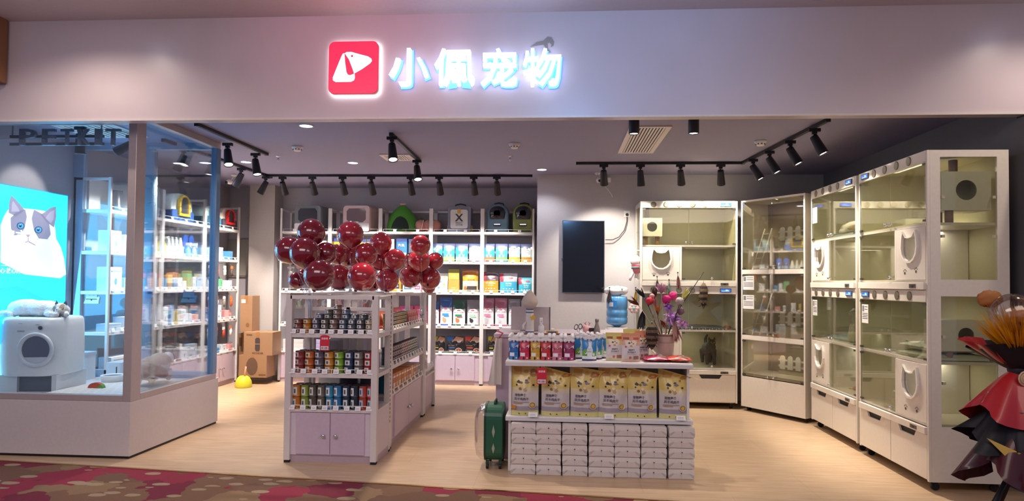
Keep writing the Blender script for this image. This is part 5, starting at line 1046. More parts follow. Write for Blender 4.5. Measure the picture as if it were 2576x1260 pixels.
def notice(t, x, z, w_=.12, h_=.16):
    n_ = MB().box((x, -.003, z), (x + w_, -.0015, z + h_)).build('notice_card', M('ece9e4', .5), t); mb = MB(); f = front((x, -.0035, z))
    poly_mb(mb, [(.01, h_ * .62), (.045, h_ * .62), (.045, h_ * .93), (.01, h_ * .93)], f, 1)
    for k in range(6):
        a = .055 if k < 2 else .012; zz = h_ * (.86 - .14 * k if k < 2 else .5 - .09 * (k - 2)); poly_mb(mb, [(a, zz), (w_ - .012, zz), (w_ - .012, zz + .006), (a, zz + .006)], f, 0)
    mb.build('printed_lines', [M('6a6a72', .6), M('7c8088', .6)], n_)
def cage(label, w, loc, rz, side, vents, lcdside, endR=False, endL=False, notices=(), d=.56, h=2.44):
    t = thing('cat_cage_cabinet', label, 'cat cage', loc, rz, None); b = .022; CZ = .07
    mb = MB(); mb.box((0, .02, CZ), (b, d, h)) if not endL else None; mb.box((w - b, .02, CZ), (w, d, h)) if not endR else None
    mb.box((b, d - .012, CZ), (w - b, d, h)); mb.box((b, .02, h - b), (w - b, d - .012, h)); mb.box((b, .02, CZ), (w - b, d - .012, CZ + b)); mb.build('carcass', CIN, t)
    for flag, xa, xb, nm in ((endR, w - b, w, 'right'), (endL, 0, b, 'left')):
        if not flag: continue
        mb = MB(); y0, y1 = .09, d - .08
        mb.box((xa, .02, CZ), (xb, y0, h)).box((xa, y1, CZ), (xb, d, h)).box((xa, y0, 2.39), (xb, y1, h)).box((xa, y0, 1.39), (xb, y1, 1.51)).box((xa, y0, CZ), (xb, y1, .46)); mb.build('end_panel', CAGE, t)
        for za, zb in ((1.51, 2.39), (.46, 1.39)): 
            g = MB().box((xa + .008, y0, za), (xa + .014, y1, zb)).build('side_pane', CAGEGLASS, t)
            for yy in (y0 + .01, y1 - .03):
                for zz in (za + .3, zb - .3): MB().box((xa + .002, yy, zz), (xb + .002, yy + .02, zz + .02)).build('pane_clip', M('b9b09a', .4), g)
    for nm, z0, z1 in (('cell_floor', 1.90, 1.92), ('cell_floor', 1.49, 1.505), ('cell_floor', .90, .92), ('cell_floor', .455, .475)): MB().box((b, .015, z0), (w - b, d - .012, z1)).build(nm, CAGE, t)
    mb = MB(); mb.box((0, 0, CZ), (b, .02, h)).box((w - b, 0, CZ), (w, .02, h)); mb.build('face_frame', CAGE, t, .002)
    for z0, z1 in ((2.36, 2.44), (1.345, 1.43)):
        hd = MB().box((b, -.004, z0), (w - b, .016, z1)).build('header_panel', CAGE, t, .002); zc = (z0 + z1) / 2
        lx = w - .14 if lcdside == 'R' else .14; lcd(hd, lx, zc)
        xs = [(.15 + k * (w - .45) / (vents - .5)) + (.0 if lcdside == 'R' else .15) for k in range(vents)]
        for x in xs:
            v = MB().lathe([(.034, 0), (.034, .005), (.028, .006), (0, .004)], n=22, M4=Matrix.Translation((x, -.004, zc)) @ Matrix.Rotation(radians(90), 4, 'X')).build('vent_disc', VENT, hd)
    for z0, z1 in ((1.435, 1.488), (.402, .452)):
        rl = MB().box((b, -.018, z0), (w - b, .012, z1)).build('front_rail', CAGE, t, .003); x = w - .2 if lcdside == 'R' else w - .22
        p_ = MB().box((x, -.021, z0 + .012), (x + .09, -.018, z1 - .012)).build('control_panel', M('5b5146', .4), rl); MB().box((x + .03, -.023, z0 + .02), (x + .06, -.021, z1 - .02)).build('switch', M('2e2a26', .4), p_)
    m_ = w / 2
    for z0, z1 in ((1.925, 2.355), (.925, 1.34)):
        glass_door(t, b, m_ - .003, z0, z1, m_ - .035); glass_door(t, m_ + .003, w - b, z0, z1, m_ + .035)
    dw = w * .385
    for z0, z1 in ((1.508, 1.895), (.478, .895)):
        if side == 'L': cat_door(t, b + .004, b + dw, z0, z1); MB().box((b + dw + .002, 0, z0 - .003), (b + dw + .026, d - .02, z1 + .003)).build('divider', CAGE, t); glass_door(t, b + dw + .03, w - b, z0, z1, w - .3 if lcdside == 'R' and w > 1.12 else b + dw + .075)
        else: cat_door(t, w - b - dw, w - b - .004, z0, z1); MB().box((w - b - dw - .026, 0, z0 - .003), (w - b - dw - .002, d - .02, z1 + .003)).build('divider', CAGE, t); glass_door(t, b, w - b - dw - .03, z0, z1, w - b - dw - .08)
    for s in (0, 1):
        x0, x1 = (b + .002, m_ - .004) if s == 0 else (m_ + .004, w - b - .002); zt, zb = .398, CZ + .012; nx0, nx1 = x0 + (x1 - x0) * .22, x0 + (x1 - x0) * .66
        dr = MB().prism([(x0, zb), (x1, zb), (x1, zt), (nx1 + .03, zt), (nx1, zt - .045), (nx0 + .03, zt - .045), (nx0, zt), (x0, zt)], 0, .016, 'y').build('drawer_front', CAGE, t, .0015)
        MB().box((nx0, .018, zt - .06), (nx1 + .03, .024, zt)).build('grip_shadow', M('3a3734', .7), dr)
    for x in (.06, w - .06):
        for y in (.07, d - .08):
            cm = MB().box((x - .02, y - .02, CZ - .014), (x + .02, y + .02, CZ)).build('caster_plate', DKGREY, t); MB().cyl((x - .014, y, .028), (x + .014, y, .028), .028).box((x - .018, y - .014, .028), (x + .018, y + .014, CZ - .01)).build('caster', BLACK, cm)
    for x, z in notices: notice(t, x, z)
    lf = MB().box((w - .3, .1, h - b - .03), (w - .08, .2, h - b)).build('cell_lamp', M('ebe4d0', .4), t)
    return t
def inside(t, x, y, z): return Matrix.Translation(t.location) @ Matrix.Rotation(t.rotation_euler.z, 4, 'Z') @ Vector((x, y, z))
U1 = cage('white cat cage cabinet facing the shop entrance, beside the television wall', 1.13, (.96, 8.1, 0), 0, 'L', 5, 'R', endL=True)
U3 = cage('white cat cage cabinet along the right wall, farther from the camera', 1.08, (2.63, 7.27, 0), radians(-90), 'L', 4, 'R', notices=((.05, 2.10), (.05, 1.15)))
U4 = cage('white cat cage cabinet along the right wall, nearest to the camera', 1.11, (2.63, 6.14, 0), radians(-90), 'R', 4, 'L', endR=True, notices=((.06, 1.14),))
for U, pw_ in ((U1, .75), (U3, 1.6), (U4, 1.6)):
    w_ = 1.1
    for z_ in (1.885, .885): light('AREA', inside(U, .55, .3, z_), inside(U, .55, .31, 0), pw_ * .7, (1, .95, .82), .5, .1, name='cage_lamp_fill_light')  # added fill lights without fixtures, brighten the cells between the floors
    light('AREA', inside(U, .55, .12, 2.40), inside(U, .55, .22, 0), pw_ * .75, (1, .95, .82), .5, .1, name='cage_lamp_fill_light'); light('AREA', inside(U, .55, .12, 1.32), inside(U, .55, .22, 0), pw_ * .6, (1, .95, .82), .5, .1, name='cage_lamp_fill_light')
# corner cage with picket fences
A, B_ = Vector((2.125, 8.08, 0)), Vector((2.60, 7.36, 0)); dv = B_ - A; W2 = dv.length; rz2 = atan2(dv.y, dv.x)
t = thing('cat_cage_cabinet', 'tall angled corner cat cage with white picket fences inside', 'cat cage', A, rz2); d2 = .45; b = .02
mb = MB(); mb.box((0, 0, .05), (b, d2, 2.44)).box((W2 - b, 0, .05), (W2, d2, 2.44)).box((b, 0, 2.42), (W2 - b, d2, 2.44)); mb.build('carcass', CAGE, t, .002); MB().box((b, d2 - .01, .05), (W2 - b, d2, 2.42)).build('back_board', M('9a8d78', .6), t)
for z in (1.62, .86, .44): MB().box((b, .012, z - .03), (W2 - b, d2 - .012, z)).build('cell_floor', CAGE, t)
for z in (1.60, .845): MB().box((b, -.004, z - .02), (W2 - b, .011, z + .03)).build('front_rail', CAGE, t, .002)
MB().box((b, 0, .05), (W2 - b, .014, .40)).build('base_panel', CAGE, t, .002)
for z0, z1 in ((1.635, 2.415), (.88, 1.575), (.41, .82)):
    glass_door(t, b, W2 / 2 - .003, z0, z1, W2 / 2 - .04, DARKGLASS); glass_door(t, W2 / 2 + .003, W2 - b, z0, z1, W2 / 2 + .04, DARKGLASS)
for q, (x, z) in enumerate(((.03, 1.40), (.03, 1.18))): notice(t, x, z, .16, .16)
for x in (.05, W2 - .05): MB().cyl((x - .014, .08, .025), (x + .014, .08, .025), .025).build('caster', BLACK, t)
for z_ in (2.40, 1.58, .82): light('AREA', inside(t, W2 / 2, .2, z_), inside(t, W2 / 2, .21, 0), .8, (1, .9, .78), .4, .1, name='cage_lamp_fill_light')  # fill lights added with no fixture so the corner cells show
for zf, nm in ((1.97, 'top'), (1.0, 'middle'), (.5, 'bottom')):
    f_ = thing('picket_fence', 'small white picket fence in the %s cell of the corner cage' % nm, 'fence', inside(t, .5, .3, zf - (.35 if nm == 'top' else .14 if nm == 'middle' else .06)), rz2, 'picket fences inside the corner cage')
    hz = {'top': .35, 'middle': .14, 'bottom': .06}[nm]
    MB().box((-.22, .0, 0), (.33, .08, hz - .02)).build('ledge', CIN, f_) if hz > .1 else MB().box((-.22, 0, 0), (.33, .08, .04)).build('ledge', CIN, f_)
    for k in range(5):
        x = -.16 + .105 * k; MB().prism([(x - .032, hz), (x + .032, hz), (x + .032, hz + .12)] + [(x + .032 * cos(radians(a)), hz + .12 + .035 * sin(radians(a))) for a in range(30, 180, 30)] + [(x - .032, hz + .12)], -.012, 0, 'y').build('picket', WHITE, f_)
    MB().box((-.22, 0, hz + .02), (.33, .008, hz + .045)).box((-.22, 0, hz + .09), (.33, .008, hz + .11)).build('fence_rail', WHITE, f_)
for z0, nm in ((1.62, 'upper'), (.86, 'lower')):
    l_ = thing('ladder', 'small white ladder leaning in the %s cell of the corner cage' % nm, 'ladder', inside(t, .14, .2, z0), rz2, 'small cage ladders')
    for s in (0, 1): MB().tube([(-.05 + s * .1, -.12, 0), (-.05 + s * .1, .1, .5)], .008, 6).build('ladder_rail', WHITE, l_)
    for k in range(5): MB().box((-.05, -.12 + .22 * (k + .5) / 5.2 - .006, .5 * (k + .5) / 5.2), (.05, -.12 + .22 * (k + .5) / 5.2 + .006, .5 * (k + .5) / 5.2 + .008)).build('rung', WHITE, l_)
# furniture inside the cages
def cat_house(U, x, y, z, w_, d_, h_, label, posts=((.2, .1), (.8, .1)), ph=.1, top=True, rz=None):
    t = thing('cat_house', label, 'cat house', inside(U, x, y, z), U.rotation_euler.z if rz is None else rz)
    mb = MB(); hole_panel(mb, (0, ph, w_, ph + h_), (w_ * .5, ph + h_ * .52), circ(w_ * .5, ph + h_ * .52, min(w_, h_) * .3, 24), 0, .01)
    mb.box((0, 0, ph - .01), (w_, d_, ph)).box((0, 0, ph + h_), (w_, d_, ph + h_ + .01)).box((0, d_ - .01, ph), (w_, d_, ph + h_)).box((0, .01, ph), (.01, d_ - .01, ph + h_))
    hole_panel(mb, (.01, ph, d_ - .01, ph + h_), (d_ * .5, ph + h_ * .52), circ(d_ * .5, ph + h_ * .52, min(d_, h_) * .28, 24), w_ - .01, w_, 'x'); mb.build('house_box', M('e3ddd0', .45), t)
    for a, b_ in posts: MB().cyl((w_ * a, d_ * b_ + .04, 0), (w_ * a, d_ * b_ + .04, ph - .01), .028).build('scratching_post', M('9c7654', .9, bump=.6, bscale=120), t)
    if top: MB().cyl((w_ * .3, d_ * .5, ph + h_ + .01), (w_ * .3, d_ * .5, 2.4 - z), .03).build('upper_post', M('8a6646', .9, bump=.6, bscale=120), t)
cat_house(U1, .03, .1, 1.92, .24, .25, .2, 'white cat house box with round hole high in the left cage cabinet', ph=.12)
cat_house(U4, .84, .12, 1.92, .235, .34, .26, 'white cat house box with round holes high in the nearest cage cabinet', ph=.10)
cat_house(U4, .82, .12, .925, .24, .34, .2, 'white cat house box low in the nearest cage cabinet', ph=.08, top=False)
def tunnel(U, x, y, z, label, r=.08):
    t = thing('cat_hole_panel', label, 'panel', inside(U, x, y, z), U.rotation_euler.z); mb = MB(); hole_panel(mb, (-.14, 0, .14, .38), (0, .2), circ(0, .2, r, 24), 0, .012); mb.build('panel_board', M('cfc9b6', .5), t); MB().lathe([(r, 0), (r + .012, 0), (r + .012, -.012), (r, -.012)], n=28, cap=False, M4=Matrix.Translation((0, 0, .2)) @ Matrix.Rotation(radians(90), 4, 'X')).build('ring_trim', M('e7e1d2', .4), t)
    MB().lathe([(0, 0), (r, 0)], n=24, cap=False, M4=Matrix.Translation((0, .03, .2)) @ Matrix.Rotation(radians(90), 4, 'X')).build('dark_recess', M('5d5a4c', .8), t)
tunnel(U3, .82, .46, 1.93, 'grey panel with round hole behind the lying cat'); tunnel(U3, .82, .46, .93, 'grey panel with round hole behind the sitting cat')
tunnel(U3, .9, .42, 1.508, 'panel with round hole behind the middle glass door of the farther cabinet'); tunnel(U3, .88, .42, .48, 'panel with round hole behind the lowest glass door of the farther cabinet')
def pad(U, x, y, z, w_, d_, h_, c, label, name='cushion', dots=False):
    t = thing(name, label, 'cushion', inside(U, x, y, z), U.rotation_euler.z); mb = MB(); mb.grid(lambda u, v: Vector(((u - .5) * w_, (v - .5) * d_, h_ * (.35 + .65 * (sin(pi * u) * sin(pi * v)) ** .35) + .006 * noise.noise(Vector((u * 8, v * 8, x)))) if True else 0), 18, 12); mb.box((-w_ / 2, -d_ / 2, 0), (w_ / 2, d_ / 2, h_ * .35)); mb.build('cushion_body', M(c, .85), t)
    if dots:
        mb = MB()
        for i in range(9):
            for j in range(2): mb.add([(p[0], -d_ / 2 - .001, p[1]) for p in circ(-w_ / 2 + w_ * (i + .3 + .4 * j) / 9, h_ * (.12 + .14 * j), .006, 8)], [list(range(8))])
        mb.build('dot_pattern', M('e6e6e6', .8), t)
    return t
pad(U1, .68, .25, .92, .7, .4, .05, '6c6c70', 'grey dotted cushion pad in the lower left cage cabinet', dots=True)
pad(U3, .55, .28, 1.92, .85, .36, .06, '8d9698', 'silver grey cushion under the lying cat'); pad(U3, .36, .28, .92, .6, .34, .06, '9aa2a2', 'silver grey cushion beside the sitting cat')
for k, (zz, yy) in enumerate(((0, 0), (.06, .02))): pad(U4, .78, .26 + yy, .925 + zz, .52, .4, .055, 'c9c8b8', 'pale folded blanket in the nearest cabinet, %s layer' % ['lower', 'upper'][k], 'blanket')
t = thing('pet_bed', 'round white spotted pet bed in the lowest cell of the nearest cabinet', 'pet bed', inside(U4, .38, .27, .475)); MB().lathe([(.13, 0), (.16, .02), (.165, .1), (.15, .12), (.13, .11), (.12, .03), (0, .025)], n=32).build('bed_wall', M('dedbcd', .85), t)
mb = MB()
for i in range(22):
    a = 2 * pi * i / 22; z = .04 + .035 * (i % 2); f = lambda x, y: Vector(((.166) * cos(a + x / .166), .166 * sin(a + x / .166), z + y)); mb.add([f(*p) for p in circ(0, 0, .009, 8)], [list(range(8))])
mb.build('spot_pattern', M('9aa3a8', .8), t)
def toyfish(loc, label, c='b05038'):
    t = thing('cat_toy', label, 'cat toy', loc); mb = MB(); blob(mb, (0, 0, .025), (.05, .03, .025), n=14, m=8); mb.build('toy_body', M(c, .7), t); MB().add([(-.04, 0, .025), (-.075, .02, .03), (-.075, -.02, .03)], [(0, 1, 2)]).prism([(-.04, .0), (-.075, .02), (-.075, -.02)], .02, .03).build('toy_tail', M('d8b04a', .7), t)
toyfish(inside(U1, 1.04, .12, .922), 'small brown and red toy at the right of the dotted cushion'); toyfish(inside(U3, .75, .15, .478), 'brown and cream toy on the lowest floor of the farther cabinet', 'a8644a')
toyfish(Vector((2.42, 7.76, .862)), 'orange and black toy on the middle floor of the corner cage', 'd0862c')

# ------------------------------------------------------------------ CATS: one remeshed body each
def cat_body(t, shapes, colfn, mats, voxel=.008, name='cat_body', amp=.0025):
    mb = MB()
    for s in shapes:
        if s[0] == 'e': mb.ell(s[1], s[2], 0, 18, 12, s[3] if len(s) > 3 else None)
        else: mb.tube(s[1], s[2], 10)
    o = mb.build('tmp', mats[0]); r = o.modifiers.new('r', 'REMESH'); r.mode = 'VOXEL'; r.voxel_size = voxel
    s_ = o.modifiers.new('s', 'SMOOTH'); s_.iterations = 3; s_.factor = .5
    dg = bpy.context.evaluated_depsgraph_get(); me = bpy.data.meshes.new_from_object(o.evaluated_get(dg)); bpy.data.objects.remove(o)
    for v in me.vertices:
        nv = noise.noise(v.co * 45) * amp * 1.6; v.co += v.normal * nv
    me.materials.clear()
    for m in mats: me.materials.append(m)
    for p in me.polygons: p.use_smooth = True; p.material_index = colfn(p.center)
    o = bpy.data.objects.new(name, me); COL.objects.link(o); o.parent = t; return o
FURW = M('ebe6e0', .9, bump=.8, bscale=90); FURD = M('4a3d3c', .9, bump=.8, bscale=90); FURT = M('b49a7e', .9, bump=.8, bscale=90); FURG = M('8f8a84', .9, bump=.8, bscale=90); FURN = M('5a5552', .9, bump=.8, bscale=90)
def ears(t, c, s, mat_, yaw=0, h=.04, inner='c79c94'):
    for k in (-1, 1):
        mb = MB(); R = Matrix.Rotation(yaw, 3, 'Z'); a = R @ Vector((k * s, 0, 0)); q = [R @ Vector(v) for v in ((-.017, -.006, 0), (.017, -.006, 0), (.014, .012, -.004), (-.014, .012, -.004), (k * .006, .002, h))]
        mb.add([Vector(c) + a + v for v in q], [(0, 1, 4), (1, 2, 4), (2, 3, 4), (3, 0, 4), (3, 2, 1, 0)]); e = mb.build('ear', mat_, t)
        n_ = R @ Vector((0, -.0012, 0)); MB().add([Vector(c) + a + v + n_ for v in ((q[0] * .6 + q[4] * .1), (q[1] * .6 + q[4] * .1), q[4] * .85)], [(0, 1, 2)]).build('inner_ear', M(inner, .8), e)
def face(t, c, yaw, r, eye='5a86b8', closed=False):
    R = Matrix.Rotation(yaw, 3, 'Z')
    for k in (-1, 1):
        p = Vector(c) + R @ Vector((k * r * .4, -r * .86, r * .12))
        if closed: MB().tube([p + R @ Vector((-.009, 0, .001)), p + R @ Vector((0, -.002, -.002)), p + R @ Vector((.009, 0, .001))], .0018, 6).build('closed_eye', FURN, t)
        else: MB().ell(p, (.008, .006, .007), 0, 12, 8).build('eye', M(eye, .1), t)
    MB().ell(Vector(c) + R @ Vector((0, -r * 1.12, -r * .12)), (.006, .005, .004), 0, 8, 6).build('nose', M('b8807c', .5), t)
# self-cleaning litter box and the ragdoll on top
LB = Vector((-4.675, 5.87, PZ)); t = thing('automatic_litter_box', 'large white rounded automatic litter box with round opening in the display window', 'litter box', LB, radians(9))
out = rrect(-.27, -.30, .27, .28, .17, 8); n = len(out)
def shell_rings(rr): return [(p[0] * k, p[1] * k, z) for z, k in rr for p in out]
rr = [(.14, .93), (.16, .97), (.30, 1), (.56, .985), (.62, .97), (.643, .93), (.65, .86), (.65, .5)]
mb = MB(); mb.add(shell_rings(rr), [(q * n + i, q * n + (i + 1) % n, (q + 1) * n + (i + 1) % n, (q + 1) * n + i) for q in range(len(rr) - 1) for i in range(n)], 0, True); mb.add([(p[0] * .5, p[1] * .5, .65) for p in out], [list(range(n))]); mb.add([(p[0] * .93, p[1] * .93, .14) for p in out], [list(range(n))[::-1]]); mb.build('shell', M('e4e3e0', .3, coat=.3), t)
mb = MB(); mb.prism([(-.24, -.25), (-.08, -.25), (-.13, .0), (-.13, .25), (-.24, .25)][::-1], 0, .145); mb.prism([(.20, -.24), (.24, -.24), (.24, .25), (.20, .25)], 0, .145); mb.build('base', M('d3d2d0', .35), t)
MB().box((-.14, -.2, .005), (.2, .24, .14)).build('leg_gap_shade', M('4d5258', .4), t)  # dark box, its colour stands in for shade in the gap between the legs
ox, oz = .10, .375; mb = MB(); m4 = Matrix.Translation((ox, -.305, oz)) @ Matrix.Rotation(radians(90), 4, 'X')
mb.lathe([(.135, -.02), (.15, .0), (.15, .012), (.138, .02), (.118, .01), (.115, -.02)], n=36, M4=m4, cap=False); mb.build('opening_rim', M('dcdbd8', .3, coat=.3), t)
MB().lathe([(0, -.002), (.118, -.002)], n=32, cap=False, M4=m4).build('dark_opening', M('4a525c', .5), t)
MB().prism([(ox + .116 * cos(radians(a)), oz + .116 * sin(radians(a))) for a in range(215, 330, 8)], -.312, -.305, 'y').build('sill', M('cfd0ce', .35), t)
MB().lathe([(0, .006), (.017, .006), (.017, 0)], n=20, cap=False, M4=Matrix.Translation((.13, -.30, .565)) @ Matrix.Rotation(radians(90), 4, 'X')).build('sensor_button', BLACK, t)
mb = MB(); mb.box((-.06, -.302, .53), (.0, -.2995, .541)).box((.09, -.302, .59), (.12, -.2995, .595)).box((-.05, -.302, .6), (-.02, -.2995, .604)); mb.build('small_marks', M('a9aaa8', .4), t)
t = thing('cat', 'white long-haired cat with dark ears lying asleep on the automatic litter box', 'cat', (LB.x, LB.y - .02, PZ + .65), 0)
sh = [('e', (-.16, 0, .075), (.17, .13, .08)), ('e', (.0, .0, .07), (.17, .12, .075)), ('e', (.12, -.01, .06), (.12, .1, .062)), ('e', (.205, -.06, .075), (.058, .055, .052)), ('e', (.225, -.11, .06), (.028, .026, .024)), ('e', (-.24, -.08, .03), (.09, .05, .03)), ('t', [(.1, -.09, .03), (.16, -.13, .025), (.24, -.14, .02)], [.03, .026, .02]), ('t', [(.17, -.0, .03), (.26, -.06, .025), (.29, -.1, .02)], [.03, .025, .02]), ('t', [(-.28, .02, .04), (-.33, -.06, .03), (-.28, -.15, .025), (-.16, -.17, .025)], [.035, .035, .03, .018])]
cat_body(t, sh, lambda c: 1 if ((c - Vector((.205, -.085, .085))).length < .05 and abs(c.x - .212) > .015) else 2 if c.x < -.2 and c.y < -.13 else 0, [FURW, FURT, M('cbbfb2', .9)])
ears(t, (.203, -.055, .112), .036, FURD, .1); face(t, (.215, -.07, .078), .1, .055, closed=True)
for k, (px, py, z) in enumerate(((183, 958, 0),)): pass
t = thing('pet_feeder', 'white automatic pet feeder behind the litter box', 'feeder', (-4.72, 6.42, PZ)); MB().rbox((-.1, -.08, 0), (.1, .08, .24), .03).build('feeder_body', M('dfe0e2', .35), t); MB().rbox((-.105, -.085, .24), (.105, .085, .27), .03).build('feeder_lid', M('c9ced4', .3), t); MB().box((.03, -.083, .07), (.045, -.08, .19)).build('level_window', DKGREY, t)
t = thing('pet_bowl', 'white round pet bowl on a base right of the litter box', 'bowl', (-4.28, 6.25, PZ)); MB().lathe([(.08, 0), (.095, .01), (.105, .07), (.1, .075), (.09, .06), (0, .05)], n=28).build('bowl_body', M('dedfe0', .35), t); MB().lathe([(0, .062), (.088, .066)], n=24, cap=False).build('bowl_inside', M('5c6068', .4), t)
t = thing('water_fountain', 'white box water fountain by the partition glass', 'fountain', (-4.38, 6.47, PZ)); MB().rbox((-.08, -.07, 0), (.08, .07, .17), .015).build('fountain_body', M('d6dee6', .35), t); MB().box((.03, -.073, .04), (.04, -.07, .13)).build('slot', DKGREY, t)
t = thing('cat_toy', 'red and orange watermelon slice toy on the window floor', 'cat toy', aty(243, 964, 5.85)); t.location.z = PZ + .012
MB().prism([(.07 * cos(radians(a)), .05 * sin(radians(a))) for a in range(0, 181, 15)], -.02, .02, 'y').build('toy_body', M('c4543a', .7), t); MB().prism([(.072 * cos(radians(a)), .052 * sin(radians(a))) for a in range(0, 60, 15)] + [(.02, 0)], -.022, .022, 'y').build('toy_rind', M('6aa04a', .7), t)
t = thing('floor_mat', 'pale dotted mat lying on the window floor', 'mat', (-3.98, 5.85, PZ)); MB().box((-.42, -.45, 0), (.42, .5, .012)).build('mat_body', M('cfcbc8', .8), t)
mb = MB()
for i in range(11):
    for j in range(12): mb.add([(p[0], p[1], .0128) for p in circ(-.38 + i * .075 + .035 * (j % 2), -.42 + j * .078, .012, 8)], [list(range(8))])
mb.build('dot_pattern', M('efefef', .8), t)
c0 = atx(385, 925, -3.8); t = thing('cat', 'white and tan long-haired cat walking away behind the side glass of the window', 'cat', (-3.80, 6.12, PZ + .012), 0)
sh = [('e', (0, 0, .17), (.12, .17, .095)), ('e', (-.02, .14, .19), (.1, .12, .09)), ('e', (-.02, .28, .22), (.062, .06, .055)), ('e', (.02, -.1, .15), (.105, .1, .1)), ('t', [(.06, -.1, .12), (.07, -.12, .06), (.075, -.13, .02)], [.05, .033, .026]), ('t', [(-.05, -.1, .12), (-.06, -.12, .06), (-.06, -.13, .02)], [.05, .033, .026]), ('t', [(.05, .17, .12), (.055, .18, .06), (.055, .16, .02)], [.04, .028, .024]), ('t', [(-.07, .17, .12), (-.075, .18, .06), (-.075, .16, .02)], [.04, .028, .024]), ('t', [(.02, -.17, .19), (.09, -.22, .19), (.17, -.22, .165), (.23, -.2, .13), (.25, -.18, .11)], [.035, .045, .052, .045, .022])]
cat_body(t, sh, lambda c: 1 if (c.x > .12 and c.y < -.1) else 2 if (c.z > .185 + .02 * noise.noise(c * 30) and c.y < .2) or (c.x > .03 and c.y < -.17) else 3 if c.y > .28 else 0, [M('d9d3cb', .9), M('7f6c5c', .9, bump=.8, bscale=90), M('b9a58e', .9, bump=.8, bscale=90), FURD])
ears(t, (-.02, .29, .265), .035, FURD, pi); face(t, (-.02, .28, .22), pi, .058)
# lying cat in the farther cabinet
p0 = inside(U3, .55, .2, 1.975); t = thing('cat', 'white cat with dark ears sleeping on the cushion in the farther cage cabinet', 'cat', p0, radians(-90))
sh = [('e', (.05, 0, .05), (.16, .09, .055)), ('e', (.2, .02, .055), (.1, .09, .06)), ('e', (-.12, -.02, .045), (.055, .05, .045)), ('t', [(-.02, -.06, .02), (-.1, -.09, .015)], [.025, .018]), ('t', [(.26, -.03, .03), (.3, -.1, .025), (.2, -.13, .02)], [.03, .028, .02])]
cat_body(t, sh, lambda c: 1 if (c.x < -.1 and c.z > .05) or (c.y < -.1 and c.x > .1) else 0, [FURW, FURT]); ears(t, (-.125, -.01, .08), .03, FURD, -.3); face(t, (-.12, -.02, .045), -.3, .05, closed=True)
# sitting cat
p0 = inside(U3, .78, .16, .985); p0.z = .925; t = thing('cat', 'grey and white cat sitting upright in the farther cage cabinet', 'cat', p0, radians(-90))
sh = [('e', (0, .03, .075), (.095, .11, .08)), ('e', (0, .0, .15), (.07, .075, .1)), ('e', (-.01, -.02, .22), (.05, .05, .06)), ('e', (-.03, -.03, .285), (.048, .046, .042)), ('e', (-.055, -.06, .272), (.022, .022, .018)), ('t', [(-.035, -.05, .17), (-.04, -.07, .08), (-.04, -.08, .015)], [.03, .024, .022]), ('t', [(.03, -.05, .17), (.03, -.07, .08), (.03, -.08, .015)], [.03, .024, .022]), ('t', [(.06, .1, .04), (.12, .06, .025), (.12, -.04, .02)], [.03, .025, .015])]
cat_body(t, sh, lambda c: 1 if (c.y > -.01 and c.z < .25 and noise.noise(Vector((c.x * 4, c.y * 9, c.z * 34))) > -.05) or (c.z > .29) else 0, [M('ddd6c8', .9), FURG]); ears(t, (-.028, -.03, .318), .03, FURG, -.6); face(t, (-.03, -.03, .285), -.7, .048, eye='c8a838')
# dark cat low in the left cabinet
t = thing('cat', 'dark grey cat standing behind the lowest glass of the left cage cabinet', 'cat', inside(U1, .86, .3, .475), 0)
sh = [('e', (0, 0, .2), (.08, .15, .08)), ('e', (-.0, -.12, .23), (.06, .07, .07)), ('e', (.0, -.19, .29), (.045, .045, .042)), ('e', (.0, -.23, .278), (.02, .02, .017)), ('t', [(.035, -.12, .2), (.04, -.13, .1), (.04, -.14, .02)], [.035, .024, .02]), ('t', [(-.035, -.12, .2), (-.04, -.11, .1), (-.04, -.12, .02)], [.035, .024, .02]), ('t', [(.04, .1, .18), (.05, .13, .1), (.045, .11, .02)], [.045, .028, .02]), ('t', [(-.04, .1, .18), (-.05, .13, .1), (-.045, .11, .02)], [.045, .028, .02]), ('t', [(0, .14, .23), (.0, .19, .3), (.03, .19, .36)], [.022, .02, .015])]
cat_body(t, sh, lambda c: 0, [FURN]); ears(t, (0, -.18, .325), .028, FURN); face(t, (0, -.19, .29), 0, .046, eye='b8a040')

# ------------------------------------------------------------------ TELEVISION WALL
t = thing('television', 'switched-off portrait television on the grey wall', 'television', (.305, 8.7, 1.795))
MB().box((-.268, -.075, -.46), (.268, -.04, .46)).build('screen_case', M('5b6470', .35, .5), t, .004); MB().box((-.26, -.077, -.452), (.26, -.075, .452)).build('screen', M('06070c', .12, coat=.6), t); MB().box((-.1, -.04, -.1), (.1, 0, .1)).build('wall_bracket', BLACK, t); MB().box((-.274, -.06, -.06), (-.268, -.05, -.02)).build('side_button', BLACK, t)
p = aty(1577, 538, 8.7); t = thing('wall_socket', 'white wall socket with black plug right of the television', 'socket', (p.x, 8.7, p.z)); MB().box((-.04, -.01, -.04), (.04, 0, .04)).build('socket_plate', WHITE, t, .003); MB().cyl((0, -.03, -.01), (0, -.01, -.01), .018).build('plug', BLACK, t)
a, b_ = aty(1577, 545, 8.67), aty(1523, 603, 8.64); pts = [a, a + Vector((0, 0, -.06)), a + Vector((-.03, 0, -.17)), a + Vector((-.1, 0, -.26)), b_ + Vector((.09, 0, .0)), b_]
o = MB().tube(pts, .005).build('power_cable', BLACK); tag(o, 'black power cable curving from wall socket to the television', 'cable')
